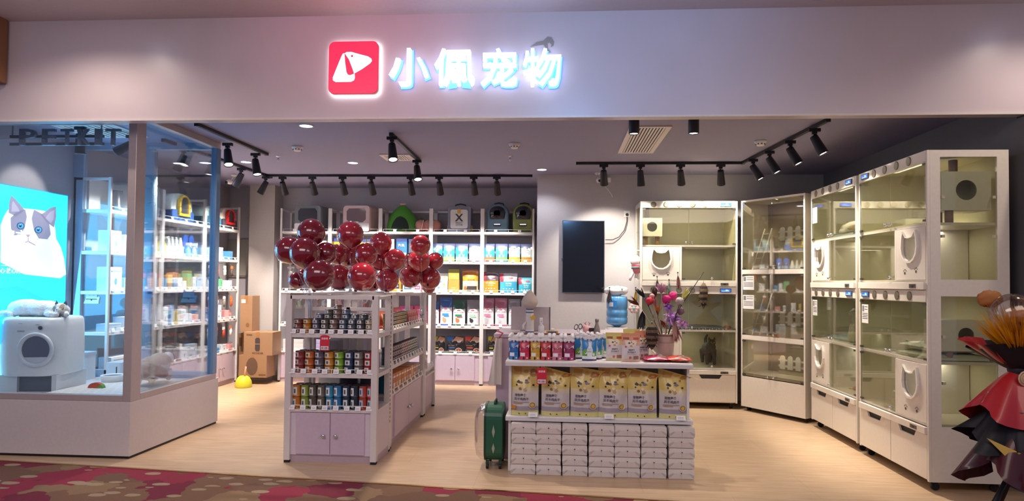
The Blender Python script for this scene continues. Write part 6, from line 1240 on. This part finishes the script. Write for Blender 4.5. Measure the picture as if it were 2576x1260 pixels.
# water dispenser and jug
jx = aty(1553, 790, 8.25).x; t = thing('water_dispenser', 'white water dispenser stand behind the checkout', 'water dispenser', (jx, 8.3, 0)); MB().rbox((-.14, -.14, 0), (.14, .14, .9), .02).build('dispenser_body', M('dcdcdc', .4), t); MB().rbox((-.12, -.12, .9), (.12, .12, .93), .05).build('top_collar', M('e6e6e6', .4), t)
t = thing('water_jug', 'blue water jug upside down on the dispenser with a white label', 'water jug', (jx, 8.3, .93)); prof = [(.03, 0), (.06, .02), (.12, .04), (.128, .06), (.128, .11), (.12, .125), (.128, .14), (.128, .2), (.12, .215), (.128, .23), (.128, .33), (.118, .37), (.05, .38), (0, .38)]
MB().lathe(prof, n=28).build('jug_body', M('5a9fd8', .15, coat=.5), t); f = lambda a, z: Vector((.1295 * sin(a), -.1295 * cos(a), z)); MB().grid(lambda u, v: f(-1.0 + .9 * u, .24 + .08 * v), 6, 1).build('jug_label', M('2f8ad8', .4), t); MB().grid(lambda u, v: f(-.9 + .45 * u, .25 + .05 * v) * 1.002, 4, 1).build('label_print', M('e8f0f6', .4), t)
t = thing('plush_toy', 'white fluffy cloth cover lying on top of the water jug', 'plush toy', (jx, 8.3, 1.311)); mb = MB(); blob(mb, (-.02, 0, .055), (.13, .11, .06), amp=.25, f=2.5); blob(mb, (.06, -.03, .06), (.07, .06, .05), amp=.2); mb.build('plush_body', M('ebe8e6', .95), t); MB().ell((.05, -.1, .08), .008).build('eye', BLACK, t)
# hanging plush on the left end of the cage
p = aty(1593, 670, 8.2); t = thing('hanging_plush', 'pink and white plush doll with striped scarf hanging at the corner of the left cage', 'plush toy', (.905, 8.17, p.z)); 
MB().ell((0, 0, .07), (.06, .045, .07)).build('plush_head', M('efe2e0', .9), t); MB().ell((.02, -.01, -.03), (.05, .04, .06)).build('plush_body', M('e88a90', .9), t)
for k in range(3): MB().lathe([(.052, 0), (.056, .006), (.052, .012)], (.01, -.005, -.0 - k * .016), n=16, cap=False).build('scarf_stripe', M(['c02c44', '58b0b4', '2c3a4a'][k], .8), t)
MB().tube([(-.02, 0, -.07), (-.05, 0, -.13), (-.06, 0, -.17)], [.02, .018, .014]).tube([(.02, 0, -.08), (.01, 0, -.14)], [.02, .016]).build('plush_legs', M('efe2e0', .9), t); MB().tube([(0, 0, .13), (0, 0, .2)], .004).build('hanging_loop', WHITE, t); MB().cyl((0, 0, .19), (.06, 0, .19), .006).build('suction_hook', WHITE, t)
p = aty(1592, 775, 8.2); t = thing('hanging_plush', 'pale pink plush flower toy hanging right of the water jug', 'plush toy', (.897, 8.2, p.z)); mb = MB()
for k in range(6): a = k * pi / 3; mb.ell((.035 * cos(a), 0, .035 * sin(a)), (.03, .02, .03), 0, 12, 8)
mb.build('plush_petals', M('eccac6', .9), t); MB().ell((0, -.02, 0), (.02, .012, .02)).build('plush_centre', M('9ad0d0', .9), t)

# ------------------------------------------------------------------ feather wands
def feathers(mb, c, d, n, L, w_, spread, mi=0, curl=.0):
    d = Vector(d).normalized(); a = d.orthogonal().normalized(); b = d.cross(a)
    for k in range(n):
        an = random.uniform(0, 2 * pi); sp = random.uniform(.1, 1) * spread; dd = (d + (a * cos(an) + b * sin(an)) * sp).normalized(); l = L * random.uniform(.65, 1.1); side = dd.cross(Vector((random.uniform(-1, 1), random.uniform(-1, 1), .3))).normalized(); c0 = Vector(c); vs = []; ww = w_ * random.uniform(.6, 1.2)
        for q in range(6):
            s = q / 5; p_ = c0 + dd * l * s + Vector((0, 0, -curl * s * s)) ; k_ = ww * sin(pi * min(1, .12 + s * .88)) * (1 if q < 5 else 0)
            vs += [p_ - side * k_, p_ + side * k_]
        mb.add(vs, [(2 * q, 2 * q + 1, 2 * q + 3, 2 * q + 2) for q in range(5)], mi, True)
BK = aty(1672, 850, 5.47); BK.z = ZT
t = thing('wand_bucket', 'clear ribbed plastic bucket holding the cat wands on the promotion stand', 'bucket', BK); MB().lathe([(.06, 0), (.065, .005), (.08, .19), (.083, .2), (.078, .2), (.062, .01), (0, .008)], n=28).build('bucket_wall', M('c9b2a6', .35), t); MB().lathe([(.081, .185), (.086, .19), (.085, .203), (.079, .203)], n=28, cap=False).build('bucket_rim', M('8a6a52', .4), t)
for k in range(3): MB().lathe([(.0655 + .0045 * k * 1.1, .04 + .045 * k), (.067 + .0045 * k * 1.1, .045 + .045 * k), (.0665 + .0045 * k * 1.1, .05 + .045 * k)], n=28, cap=False).build('rib', M('b89a8a', .35), t)
HD = [('black feather', 1622, 742, 'b', '1d1a22', (-.6, 0, .8)), ('brown feather', 1607, 760, 'b', '6a3a28', (-.9, 0, .5)), ('salmon feather', 1650, 768, 'b', 'c98480', (-.2, -.4, .9)), ('fluffy pink', 1664, 728, 'f', 'cf9ab0', (0, 0, 1)), ('large red pompom', 1634, 757, 'p', 'c8283c', .03), ('magenta pompom', 1676, 753, 'p', 'd81c78', .034), ('bright pink pompom', 1693, 744, 'p', 'e02a80', .033), ('lilac flower', 1681, 770, 'w', 'b07cc8', .05), ('purple flower', 1690, 797, 'w', 'b884c4', .075), ('pink trumpet flower', 1716, 812, 'w', 'cf9ac4', .05), ('grey pompom', 1710, 758, 'p', 'b5a8a0', .032), ('mauve pompom', 1712, 783, 'p', '8a6478', .028), ('pale yellow feather', 1716, 745, 'b', 'c8c46a', (.4, 0, .5)), ('orange feather', 1655, 785, 'b', 'c8803a', (0, -.4, .6)), ('white feather', 1645, 800, 'b', 'd0c2b4', (-.1, -.4, .3)), ('black drooping feather', 1618, 800, 'd', '2c2628', (-.1, -.1, -1)), ('dusty rose boa', 1696, 828, 'd', 'a8786e', (.1, -.1, -1)), ('dark brown feather', 1648, 745, 'b', '4a2c20', (-.1, .2, 1)), ('pink cat charm', 1640, 745, 'p', 'd8a0a0', .02), ('rust feather', 1662, 800, 'b', '9a4428', (.1, -.3, -.2)), ('blue feather', 1632, 765, 'b', '2a6a84', (-.1, .0, .6))]
for nm, px, py, kd, c, ar in HD:
    p = aty(px, py, 5.47 + random.uniform(-.06, .08)) - BK; t = thing('cat_wand', 'cat wand with %s head standing in the wand bucket' % nm, 'cat wand', BK, 0, 'cat wands in the bucket')
    a_ = atan2(p.x, p.z); base = Vector((max(-.05, min(.05, -p.x * .25)), random.uniform(-.03, .03), .015)); p1 = p - Vector((0, 0, .02))
    MB().tube([base, base.lerp(p1, .5) + Vector((0, 0, .01)), p1], .0028, 6).build('wand_stick', M(['3a2c26', '8a7a4a', 'c8a8a0'][px % 3], .5), t); mb = MB()
    if kd == 'b': feathers(mb, p - Vector((0, 0, .02)), ar, 16, .10, .009, .45)
    elif kd == 'f': feathers(mb, p - Vector((0, 0, .03)), ar, 60, .085, .01, 1.0)
    elif kd == 'd': feathers(mb, p + Vector((0, 0, .06)), ar, 34, .16, .014, .32)
    elif kd == 'p':
        blob(mb, p, (ar, ar, ar), n=22, m=14, amp=.3, f=7); feathers(mb, p, (0, 0, 1), 40, ar * 1.15, .004, 5)
    elif kd == 'w':
        for q in range(7): a = 2 * pi * q / 7; feathers(mb, p, (cos(a), -.6, sin(a) * .8), 3, ar * 1.1, ar * .3, .25, curl=.01)
        mb.ell(p + Vector((0, -.01, 0)), ar * .28, 0, 10, 8)
    mb.build('wand_head', M(c, .75), t)
def tail_toy(loc, L, label, hook=True):
    t = thing('tail_toy', label, 'cat toy', loc); mb = MB(); nb_ = 9; rs = [.016, .034, .044, .046, .046, .044, .04, .034, .022, .004]
    for q in range(9):
        z0, z1 = -L * q / 9, -L * (q + 1) / 9; mb.lathe([(rs[q + 1], z1), ((rs[q] + rs[q + 1]) / 2 * 1.04, (z0 + z1) / 2), (rs[q], z0)], n=14, mi=q % 2, cap=False)
    for q in range(60): z = -L * random.uniform(.05, .9); a = random.uniform(0, 2 * pi); k = int(-z / L * 9); r = rs[k] * .9; feathers(mb, (r * cos(a), r * sin(a), z), (cos(a), sin(a), -.8), 1, .03, .004, .1, k % 2)
    mb.build('fur_tail', [M('6d5744', .95), M('2a2220', .95)], t); MB().tube([(0, 0, 0), (0, 0, .03)], .003).build('hook', CHROME, t)
tail_toy(aty(1770, 712, 8.035), .30, 'striped raccoon tail toy hanging on the left cage cabinet')
t0 = aty(1640, 815, 5.36); t = tail_toy(t0, .20, 'striped raccoon tail toy drooping from the wand bucket')
for px, py, c, lab in ((1705, 690, '5a2c28', 'dark red and purple feather toy stuck on the left cage glass'), (1653, 700, '3a3236', 'dark feather toy stuck under the left cat door'), (1683, 708, '5c6a5c', 'grey green feather toy beside the dark one'), (1529, 728, '2c2630', 'black feather toy hanging at the left of the water jug'), (1583, 728, 'c8962c', 'mustard yellow feather toy hanging right of the water jug')):
    p = aty(px, py, 8.07)
    if px == 1529: p = Vector((jx - .1, 8.2, p.z))
    if px == 1583: p = Vector((.94, 8.4, p.z))
    t = thing('feather_toy', lab, 'cat toy', p); mb = MB(); feathers(mb, (0, -.01, -.02), (0, -.15, -1), 22, .15, .012, .25); mb.build('feather_tuft', M(c, .8), t); MB().ell((0, 0, .02), .009).build('bead', BLACK, t); MB().tube([(0, 0, .02), (0, -.005, -.02)], .003).build('stem', BLACK, t)
a, b_ = aty(1770, 684, 5.5), aty(1700, 790, 5.45); o = MB().tube([a, a.lerp(b_, .5), b_, b_ + Vector((-.03, 0, -.22))], .0035).build('fishing_wand', BLACK); tag(o, 'long thin black wand leaning out of the bucket to the right', 'cat wand')
# ------------------------------------------------------------------ LEFT RACK GOODS (behind the window glass), facing +X
R9 = radians(90); XL = -4.70
def carrier(y, cs, cb, cd, label, s=1):
    t = thing('pet_carrier', label, 'pet carrier', (-4.78, y, 2.17), R9); w_, d_, h_ = .23 * s, .17, .34 * s
    arch = [(-w_, .12), (w_, .12), (w_, .2)] + [(w_ * cos(radians(a)), .2 + (h_ - .2) * sin(radians(a))) for a in range(15, 180, 15)] + [(-w_, .2)]
    MB().prism(arch, -d_ + .02, d_, 'y', 0, True).build('upper_shell', M(cs, .4), t); MB().prism(rrect(-w_ - .01, 0, w_ + .01, .13, .03, 3), -d_, d_ + .01, 'y').build('lower_shell', M(cb, .4), t)
    for sx, a0 in ((0, 0),):
        dw = .12 * s; o = [(-dw, .06), (dw, .06), (dw, .2)] + [(dw * cos(radians(a)), .2 + (h_ - .22) * sin(radians(a))) for a in range(15, 180, 15)] + [(-dw, .2)]; i_ = [(p[0] * .72, .2 + (p[1] - .2) * .78) for p in o]
        m = MB(); m.ring_prism(o, i_, -d_ - .025, -d_ + .01); dd = m.build('door_frame', M(cd, .35), t); MB().prism(i_, -d_ - .012, -d_ + .0, 'y').build('door_window', M('38383e', .15), dd)
        for q in (-1, 1):
            for z in (.1, .17, .24): MB().cyl((q * dw * .86, -d_ - .03, z), (q * dw * .86, -d_ - .024, z), .006).build('rivet', BLACK, dd)
carrier(7.98, 'cfd6d2', '2f5a9c', 'e0b82c', 'white and blue pet carrier with yellow arched door on the side rack', 1)
carrier(8.72, 'a9c6c4', '2c5c74', '9fc4d0', 'pale turquoise pet carrier on top of the rearmost side rack', .8)
carrier(9.16, 'd8cfc4', '3a3a48', 'e01c24', 'pet carrier with bright red arched door on top of the rearmost side rack', .85)
t = thing('cat_toilet', 'grey boxy cat toilet on top of the side rack beside the yellow door carrier', 'cat toilet', (-4.78, 7.3, 2.17), R9); MB().rbox((-.19, -.17, 0), (.19, .17, .36), .04, axis='y').build('hood', M('b4b6b8', .45), t); MB().rbox((-.03, -.18, .16), (.09, -.17, .28), .02, axis='y').build('door_window', M('5a5c64', .3), t)
t = thing('water_fountain', 'black tower fountain in front of a white board on the foremost side rack', 'fountain', (-4.74, 6.92, 2.17), R9); MB().lathe([(.075, 0), (.08, .03), (.05, .09), (.05, .22), (.055, .23), (0, .235)], n=24).build('fountain_body', M('3c424c', .3), t); MB().lathe([(.082, .0), (.084, .02)], n=24, cap=False).build('base_ring', M('1e2228', .3), t)
t = thing('display_board', 'white cat tree board standing behind the black tower fountain', 'board', (-4.93, 7.0, 2.17), R9); MB().box((-.28, -.02, 0), (.2, .02, .34)).build('board_panel', M('d9dde0', .5), t)
SHL = {'second': 1.74, 'third': 1.33, 'fourth': .91, 'lowest': .46}
def lc(y, z, w_, h_, c, label, pr=(), d_=.14, grp='boxes on the left side racks', nm='product_box', x=XL):
    return carton(nm, label, 'box', w_, d_, h_, c, pr, (x, y, z), R9, grp)
BCOL = {'dfe6ee': 'white', '4a8ec4': 'blue', 'b8c4d0': 'pale grey', 'c89a6a': 'tan', '5aa87a': 'green', '2f5a9c': 'navy', 'd8b84a': 'yellow', 'e6a0a0': 'pink'}
bk = list(BCOL)
spec = {2: {'second': [('dfe6ee', .17, .22), ('dfe6ee', .2, .19), ('c89a6a', .15, .16), ('b8c4d0', .12, .2)], 'third': [('dfe6ee', .2, .25), ('b8c4d0', .17, .14), ('dfe6ee', .18, .16), ('b8c4d0', .14, .2)], 'fourth': [('b8c4d0', .2, .08), ('dfe6ee', .16, .14), ('dfe6ee', .14, .1), ('4a8ec4', .12, .12)], 'lowest': [('dfe6ee', .34, .18), ('b8c4d0', .2, .13)]},
        1: {'third': [('4a8ec4', .1, .14), ('c89a6a', .09, .18), ('4a8ec4', .09, .13), ('dfe6ee', .08, .15), ('dfe6ee', .07, .11), ('5aa87a', .1, .2), ('dfe6ee', .07, .16), ('4a8ec4', .08, .12)], 'fourth': [('dfe6ee', .12, .22), ('4a8ec4', .05, .24), ('d8b84a', .04, .16), ('dfe6ee', .11, .18), ('dfe6ee', .07, .12), ('e6a0a0', .1, .1)], 'lowest': [('dfe6ee', .14, .15), ('b8c4d0', .2, .18)]},
        0: {'second': [('b8c4d0', .1, .14), ('dfe6ee', .12, .16), ('4a8ec4', .1, .12)], 'third': [('dfe6ee', .1, .16), ('5aa87a', .1, .14), ('dfe6ee', .08, .12)], 'fourth': [('2f5a9c', .1, .16), ('dfe6ee', .1, .2), ('e6a0a0', .1, .12)], 'lowest': [('dfe6ee', .14, .12), ('4a8ec4', .2, .07), ('dfe6ee', .12, .1), ('e6a0a0', .12, .09)]}}
BN = {0: 'rearmost', 1: 'middle', 2: 'foremost'}
for bi, sp in spec.items():
    y0 = [8.48, 7.54, 6.60][bi]
    for sh_, L_ in sp.items():
        tot = sum(q[1] for q in L_); gap = (.86 - tot) / len(L_); y = y0 + .05 + gap / 2
        if sh_ == 'lowest' and bi == 1: y = y0 + .5; gap = .02
        for k, (c, w_, h_) in enumerate(L_):
            pr_ = [('rect', -.7, .1, -.1, .3, '8a94a0'), ('ell', .4, .6, .12, .08, '4c505a')] if k % 2 else [('rect', -.8, .8, .8, .84, '8c98a6'), ('ell', .0, .4, .2, .14, '7f8a98')]
            lc(y + w_ / 2, SHL[sh_], w_, h_, c, '%s box, %s shelf of %s side rack, %s from the front' % (BCOL[c], sh_, BN[bi], nth(k)), pr_); y += w_ + gap
# bottles on the second shelf of the middle rack
for k, (kind, y) in enumerate((('y', 7.63), ('y', 7.72), ('w', 7.82), ('w', 7.9), ('w', 7.99), ('w', 8.08), ('b', 8.2), ('b', 8.34))):
    if kind == 'y': bottle('cleaner_bottle', 'yellow cleaner bottle with white trigger on the middle side rack, %s' % ('front one' if k == 0 else 'second one'), [(.036, 0), (.038, .02), (.034, .13), (.014, .17), (.014, .18)], 'd8c832', 'eeeeee', (XL, y, 1.74), R9, 'yellow cleaner bottles', True)
    elif kind == 'w': bottle('shampoo_bottle', 'white spiral necked bottle on the middle side rack, %s from the front' % nth(k - 2), [(.04, 0), (.042, .03), (.036, .11), (.026, .13), (.03, .145), (.022, .16), (.025, .175), (.018, .19), (.02, .2), (.013, .215)], 'e6e8e4', 'f2f2f2', (XL, y, 1.74), R9, 'white spiral bottles', lab='d4e2e8')
    else:
        t = thing('spray_card', 'blue backed spray bottle pack on the middle side rack, %s' % ('front one' if k == 6 else 'rear one'), 'spray', (XL, y, 1.74), R9, 'blue spray packs'); MB().box((-.055, -.0, 0), (.055, .01, .24)).prism([(-.055, .24), (.055, .24), (.02, .28), (-.02, .28)], 0, .01, 'y').build('back_card', M('22489c', .45), t); MB().lathe([(.03, 0), (.033, .01), (.03, .1), (.012, .12), (.012, .14)], (0, -.035, 0), n=16).build('bottle_body', M('8fb4dc', .3), t); MB().box((-.012, -.075, .145), (.012, -.01, .18)).tube([(0, -.06, .15), (0, -.075, .12)], .006).build('trigger_head', M('f0f0f2', .4), t)
# ramp scratcher, round feeders
t = thing('scratcher_ramp', 'grey felt ramp scratcher with wooden edge on the lowest middle side shelf', 'scratcher', (-4.80, 7.82, .461), R9); pr_ = [(-.22, .04), (.2, .04), (.25, .08), (.2, .11), (-.02, .26), (-.22, .25)]
MB().prism([(-.17, .02), (.15, .02), (.18, .07), (-.05, .22), (-.17, .22)], -.1, .18, 'x').build('felt_body', M('5e5c5e', .9), t); MB().box((-.105, -.19, .0), (.185, -.16, .03)).build('wooden_edge', M('a8785a', .6), t); MB().box((-.105, -.16, .03), (.185, -.12, .045)).build('pale_strip', M('d9d6d0', .6), t)
t = thing('pet_feeder', 'white round faced feeder on the lowest shelf behind the ramp scratcher', 'feeder', (-4.7, 8.05, .46), R9); MB().rbox((-.05, -.05, 0), (.05, .05, .2), .02).build('feeder_body', M('e6e6e2', .35), t); MB().lathe([(0, 0), (.03, 0), (.034, -.004)], n=20, cap=False, M4=Matrix.Translation((0, -.054, .12)) @ Matrix.Rotation(radians(90), 4, 'X')).build('round_face', M('b9bab8', .3), t)
# hanging toys at the rearmost bay
for k in range(12):
    c = ['8a8078', 'd8602c', 'c8c4c0', '5a4a48', 'b8483c', 'e6e2de'][k % 6]; y = 8.62 + .2 * (k % 4); z = 1.5 - .42 * (k // 4); p = Vector((-4.60, y, z))
    t = thing('toy_packet', 'toy packet hanging on rearmost side rack, %s row, %s from the front' % (['upper', 'middle', 'lower'][k // 4], ORD[k % 4]), 'toy packet', p, R9, 'toy packets hanging on the rearmost side rack'); mb = MB(); blob(mb, (0, 0, .06), (.03, .018, .05), amp=.6, f=4, n=14, m=9); mb.build('toy', M(c, .5), t); MB().box((-.035, -.002, .11), (.035, .002, .15)).build('header_card', M(['e8e4e0', 'e0783c'][k % 2], .5), t); MB().tube([(0, 0, .15), (0, .03, .18), (0, .08, .18)], .003).build('peg', CHROME, t)
# stickers: two cat cut-outs on the partition glass
for px, py, c, lab in ((229, 749, 'd8c4b4', 'cream lucky cat sticker on the left partition glass'), (474, 746, '7f9ab8', 'grey blue cat sticker on the right partition glass')):
    p = aty(px, py, PY + .02); t = thing('cat_sticker', lab, 'sticker', (p.x, PY + .0295, p.z)); mb = MB(); f = front((0, 0, 0)); s = .085
    MB().prism([(a * s, b * s) for a, b in ((-1, -.7), (.9, -.7), (.95, -.2), (1.05, .1), (.85, .2), (.7, .05), (.7, .45), (.62, .85), (.3, .62), (-.3, .62), (-.62, .9), (-.72, .45), (-.75, -.1))], -.0025, 0, 'y').build('sticker_body', M(c, .6), t)
    for a, b in (([(-.7, -.12), (.7, -.12), (.7, -.2), (-.7, -.2)], '2c2628'), (circ(0, -.25, .1, 12), '8a3a34'), ([(-.62, .8), (-.4, .62), (-.66, .5)], '8a5a4a'), ([(.6, .76), (.66, .46), (.4, .6)], '8a5a4a')): poly_mb(mb, [(x * s, y * s) for x, y in a], f, 0, .004)
    for q in (-.25, .25): poly_mb(mb, [(q * s + x * s, .25 * s + y * s) for x, y in ((-.13, 0), (0, .09), (.13, 0), (0, .05))], f, 0, .004)
    mb.build('sticker_marks', M('3a2c2a', .6), t)
t = thing('notice_strip', 'small lilac and white label strip on the left partition glass', 'label', (aty(210, 633, PY).x, PY + .0295, aty(210, 633, PY).z)); MB().box((-.07, -.002, -.015), (.07, 0, .015)).build('strip_body', M('c9c4e0', .5), t); MB().box((-.05, -.003, -.004), (.05, -.002, .004)).build('strip_print', M('5a5070', .5), t)

# ------------------------------------------------------------------ OPENING BOUQUET at the right edge
BYY = 4.05; C0 = aty(2562, 930, BYY)
t = thing('bouquet_stand', 'black tripod stand carrying the red wrapped opening bouquet', 'stand', (C0.x, C0.y, 0)); zt = C0.z
MB().cyl((0, 0, .32), (0, 0, zt - .1), .016).build('pole', BLACK, t)
for k, (dx, dy) in enumerate(((-.34, -.1), (.3, -.15), (.05, .34))): MB().tube([(0, 0, .5), (dx * .5, dy * .5, .25), (dx, dy, .01)], .014).build('leg', BLACK, t)
MB().lathe([(.02, 0), (.14, .0), (.15, .02), (.02, .03)], (0, 0, zt - .24), n=20).build('top_plate', BLACK, t)
t = thing('bouquet', 'red paper bouquet with gold tinsel, black ribbon and beige rosette at the right edge', 'bouquet', C0)
RED = M('b01c24', .4, coat=.3); DKR = M('4a1018', .4, coat=.3); TUL = M('141218', .6); GOLD = M('f0ac20', .3, .25, coat=.5)
def flare(z0, r0, z1, r1, wav, ph, mats, name, a0=0, a1=360, thick=.003, jag=0):
    mb = MB(); nA = 48
    def P(u, v, s):
        a = radians(a0 + (a1 - a0) * u); r = r0 + (r1 - r0) * v ** .8 + s * thick; k = 1 + wav * v * sin(a * 5 + ph) + wav * .6 * v * sin(a * 11 + ph * 2); z = z0 + (z1 - z0) * v * (1 + jag * sin(a * 3 + ph)); return Vector((r * k * cos(a), r * k * sin(a) * .75, z))
    mb.grid(lambda u, v: P(u, v, 0), nA, 10); mb.grid(lambda u, v: P(u, v, 1), nA, 10, flip=True); return mb.build(name, mats, t)
flare(.01, .045, .16, .27, .1, .6, RED, 'wrapping_paper', 110, 215, jag=.1); flare(.0, .04, .13, .22, .2, 2.2, TUL, 'black_tulle', jag=.2)
flare(-.01, .045, -.25, .25, .16, 1.1, RED, 'lower_paper', jag=.25); flare(-.2, .10, -.40, .26, .3, 2.4, TUL, 'lower_tulle', jag=.3); flare(-.36, .16, -.58, .26, .25, .3, DKR, 'inner_paper', jag=.4)
MB().lathe([(.05, -.02), (.055, 0), (.05, .02)], n=20, cap=False).build('ribbon_tie', TUL, t)
mb = MB(); feathers(mb, (.0, -.02, .05), (-.25, -.2, 1), 460, .34, .005, .85); mb.build('gold_tinsel', GOLD, t)
mb = MB()
for k in range(3): mb.lathe([(.012 + .011 * k, -.006 * k), (.02 + .011 * k, .002), (.024 + .011 * k, -.008)], n=14, cap=False, M4=Matrix.Translation((-.01, -.09, -.04)) @ Matrix.Rotation(radians(90), 4, 'X'))
mb.build('rosette', M('c9a888', .6), t); MB().grid(lambda u, v: Vector((-.02 + .035 * u, -.085 - .03 * v + .004 * sin(v * 12), -.06 - .26 * v)), 3, 12).build('ribbon_tail', M('b8947c', .6), t)
MB().prism([(-.26, -.36), (-.15, -.47), (-.08, -.44)], -.14, -.137, 'y').build('yellow_corner', M('d8b458', .5), t)
p = aty(2548, 790, 3.98); o = thing('balloon', 'clear balloon with gold and brown pieces inside on top of the bouquet', 'balloon', p); MB().ell((0, 0, 0), .115, 0, 28, 18).build('balloon_skin', CLEAR, o)
mb = MB(); blob(mb, (.05, 0, -.01), (.055, .05, .05), amp=.2); mb.build('gold_filling', M('b8732c', .4), o); MB().tube([(0, 0, -.115), (.01, .02, -.28)], .003).build('balloon_stick', CLEAR, o)
p = aty(2490, 752, 4.12); mb = MB(); blob(mb, (0, 0, 0), (.07, .03, .05), amp=.25); o = thing('paper_flower', 'orange brown paper flower behind the gold tinsel', 'paper flower', p); mb.build('petals', M('a4642c', .6), o); MB().tube([(0, 0, -.04), (.07, -.03, -.2), (.12, -.04, -.36)], .004).build('stem', M('3a5a2c', .6), o)
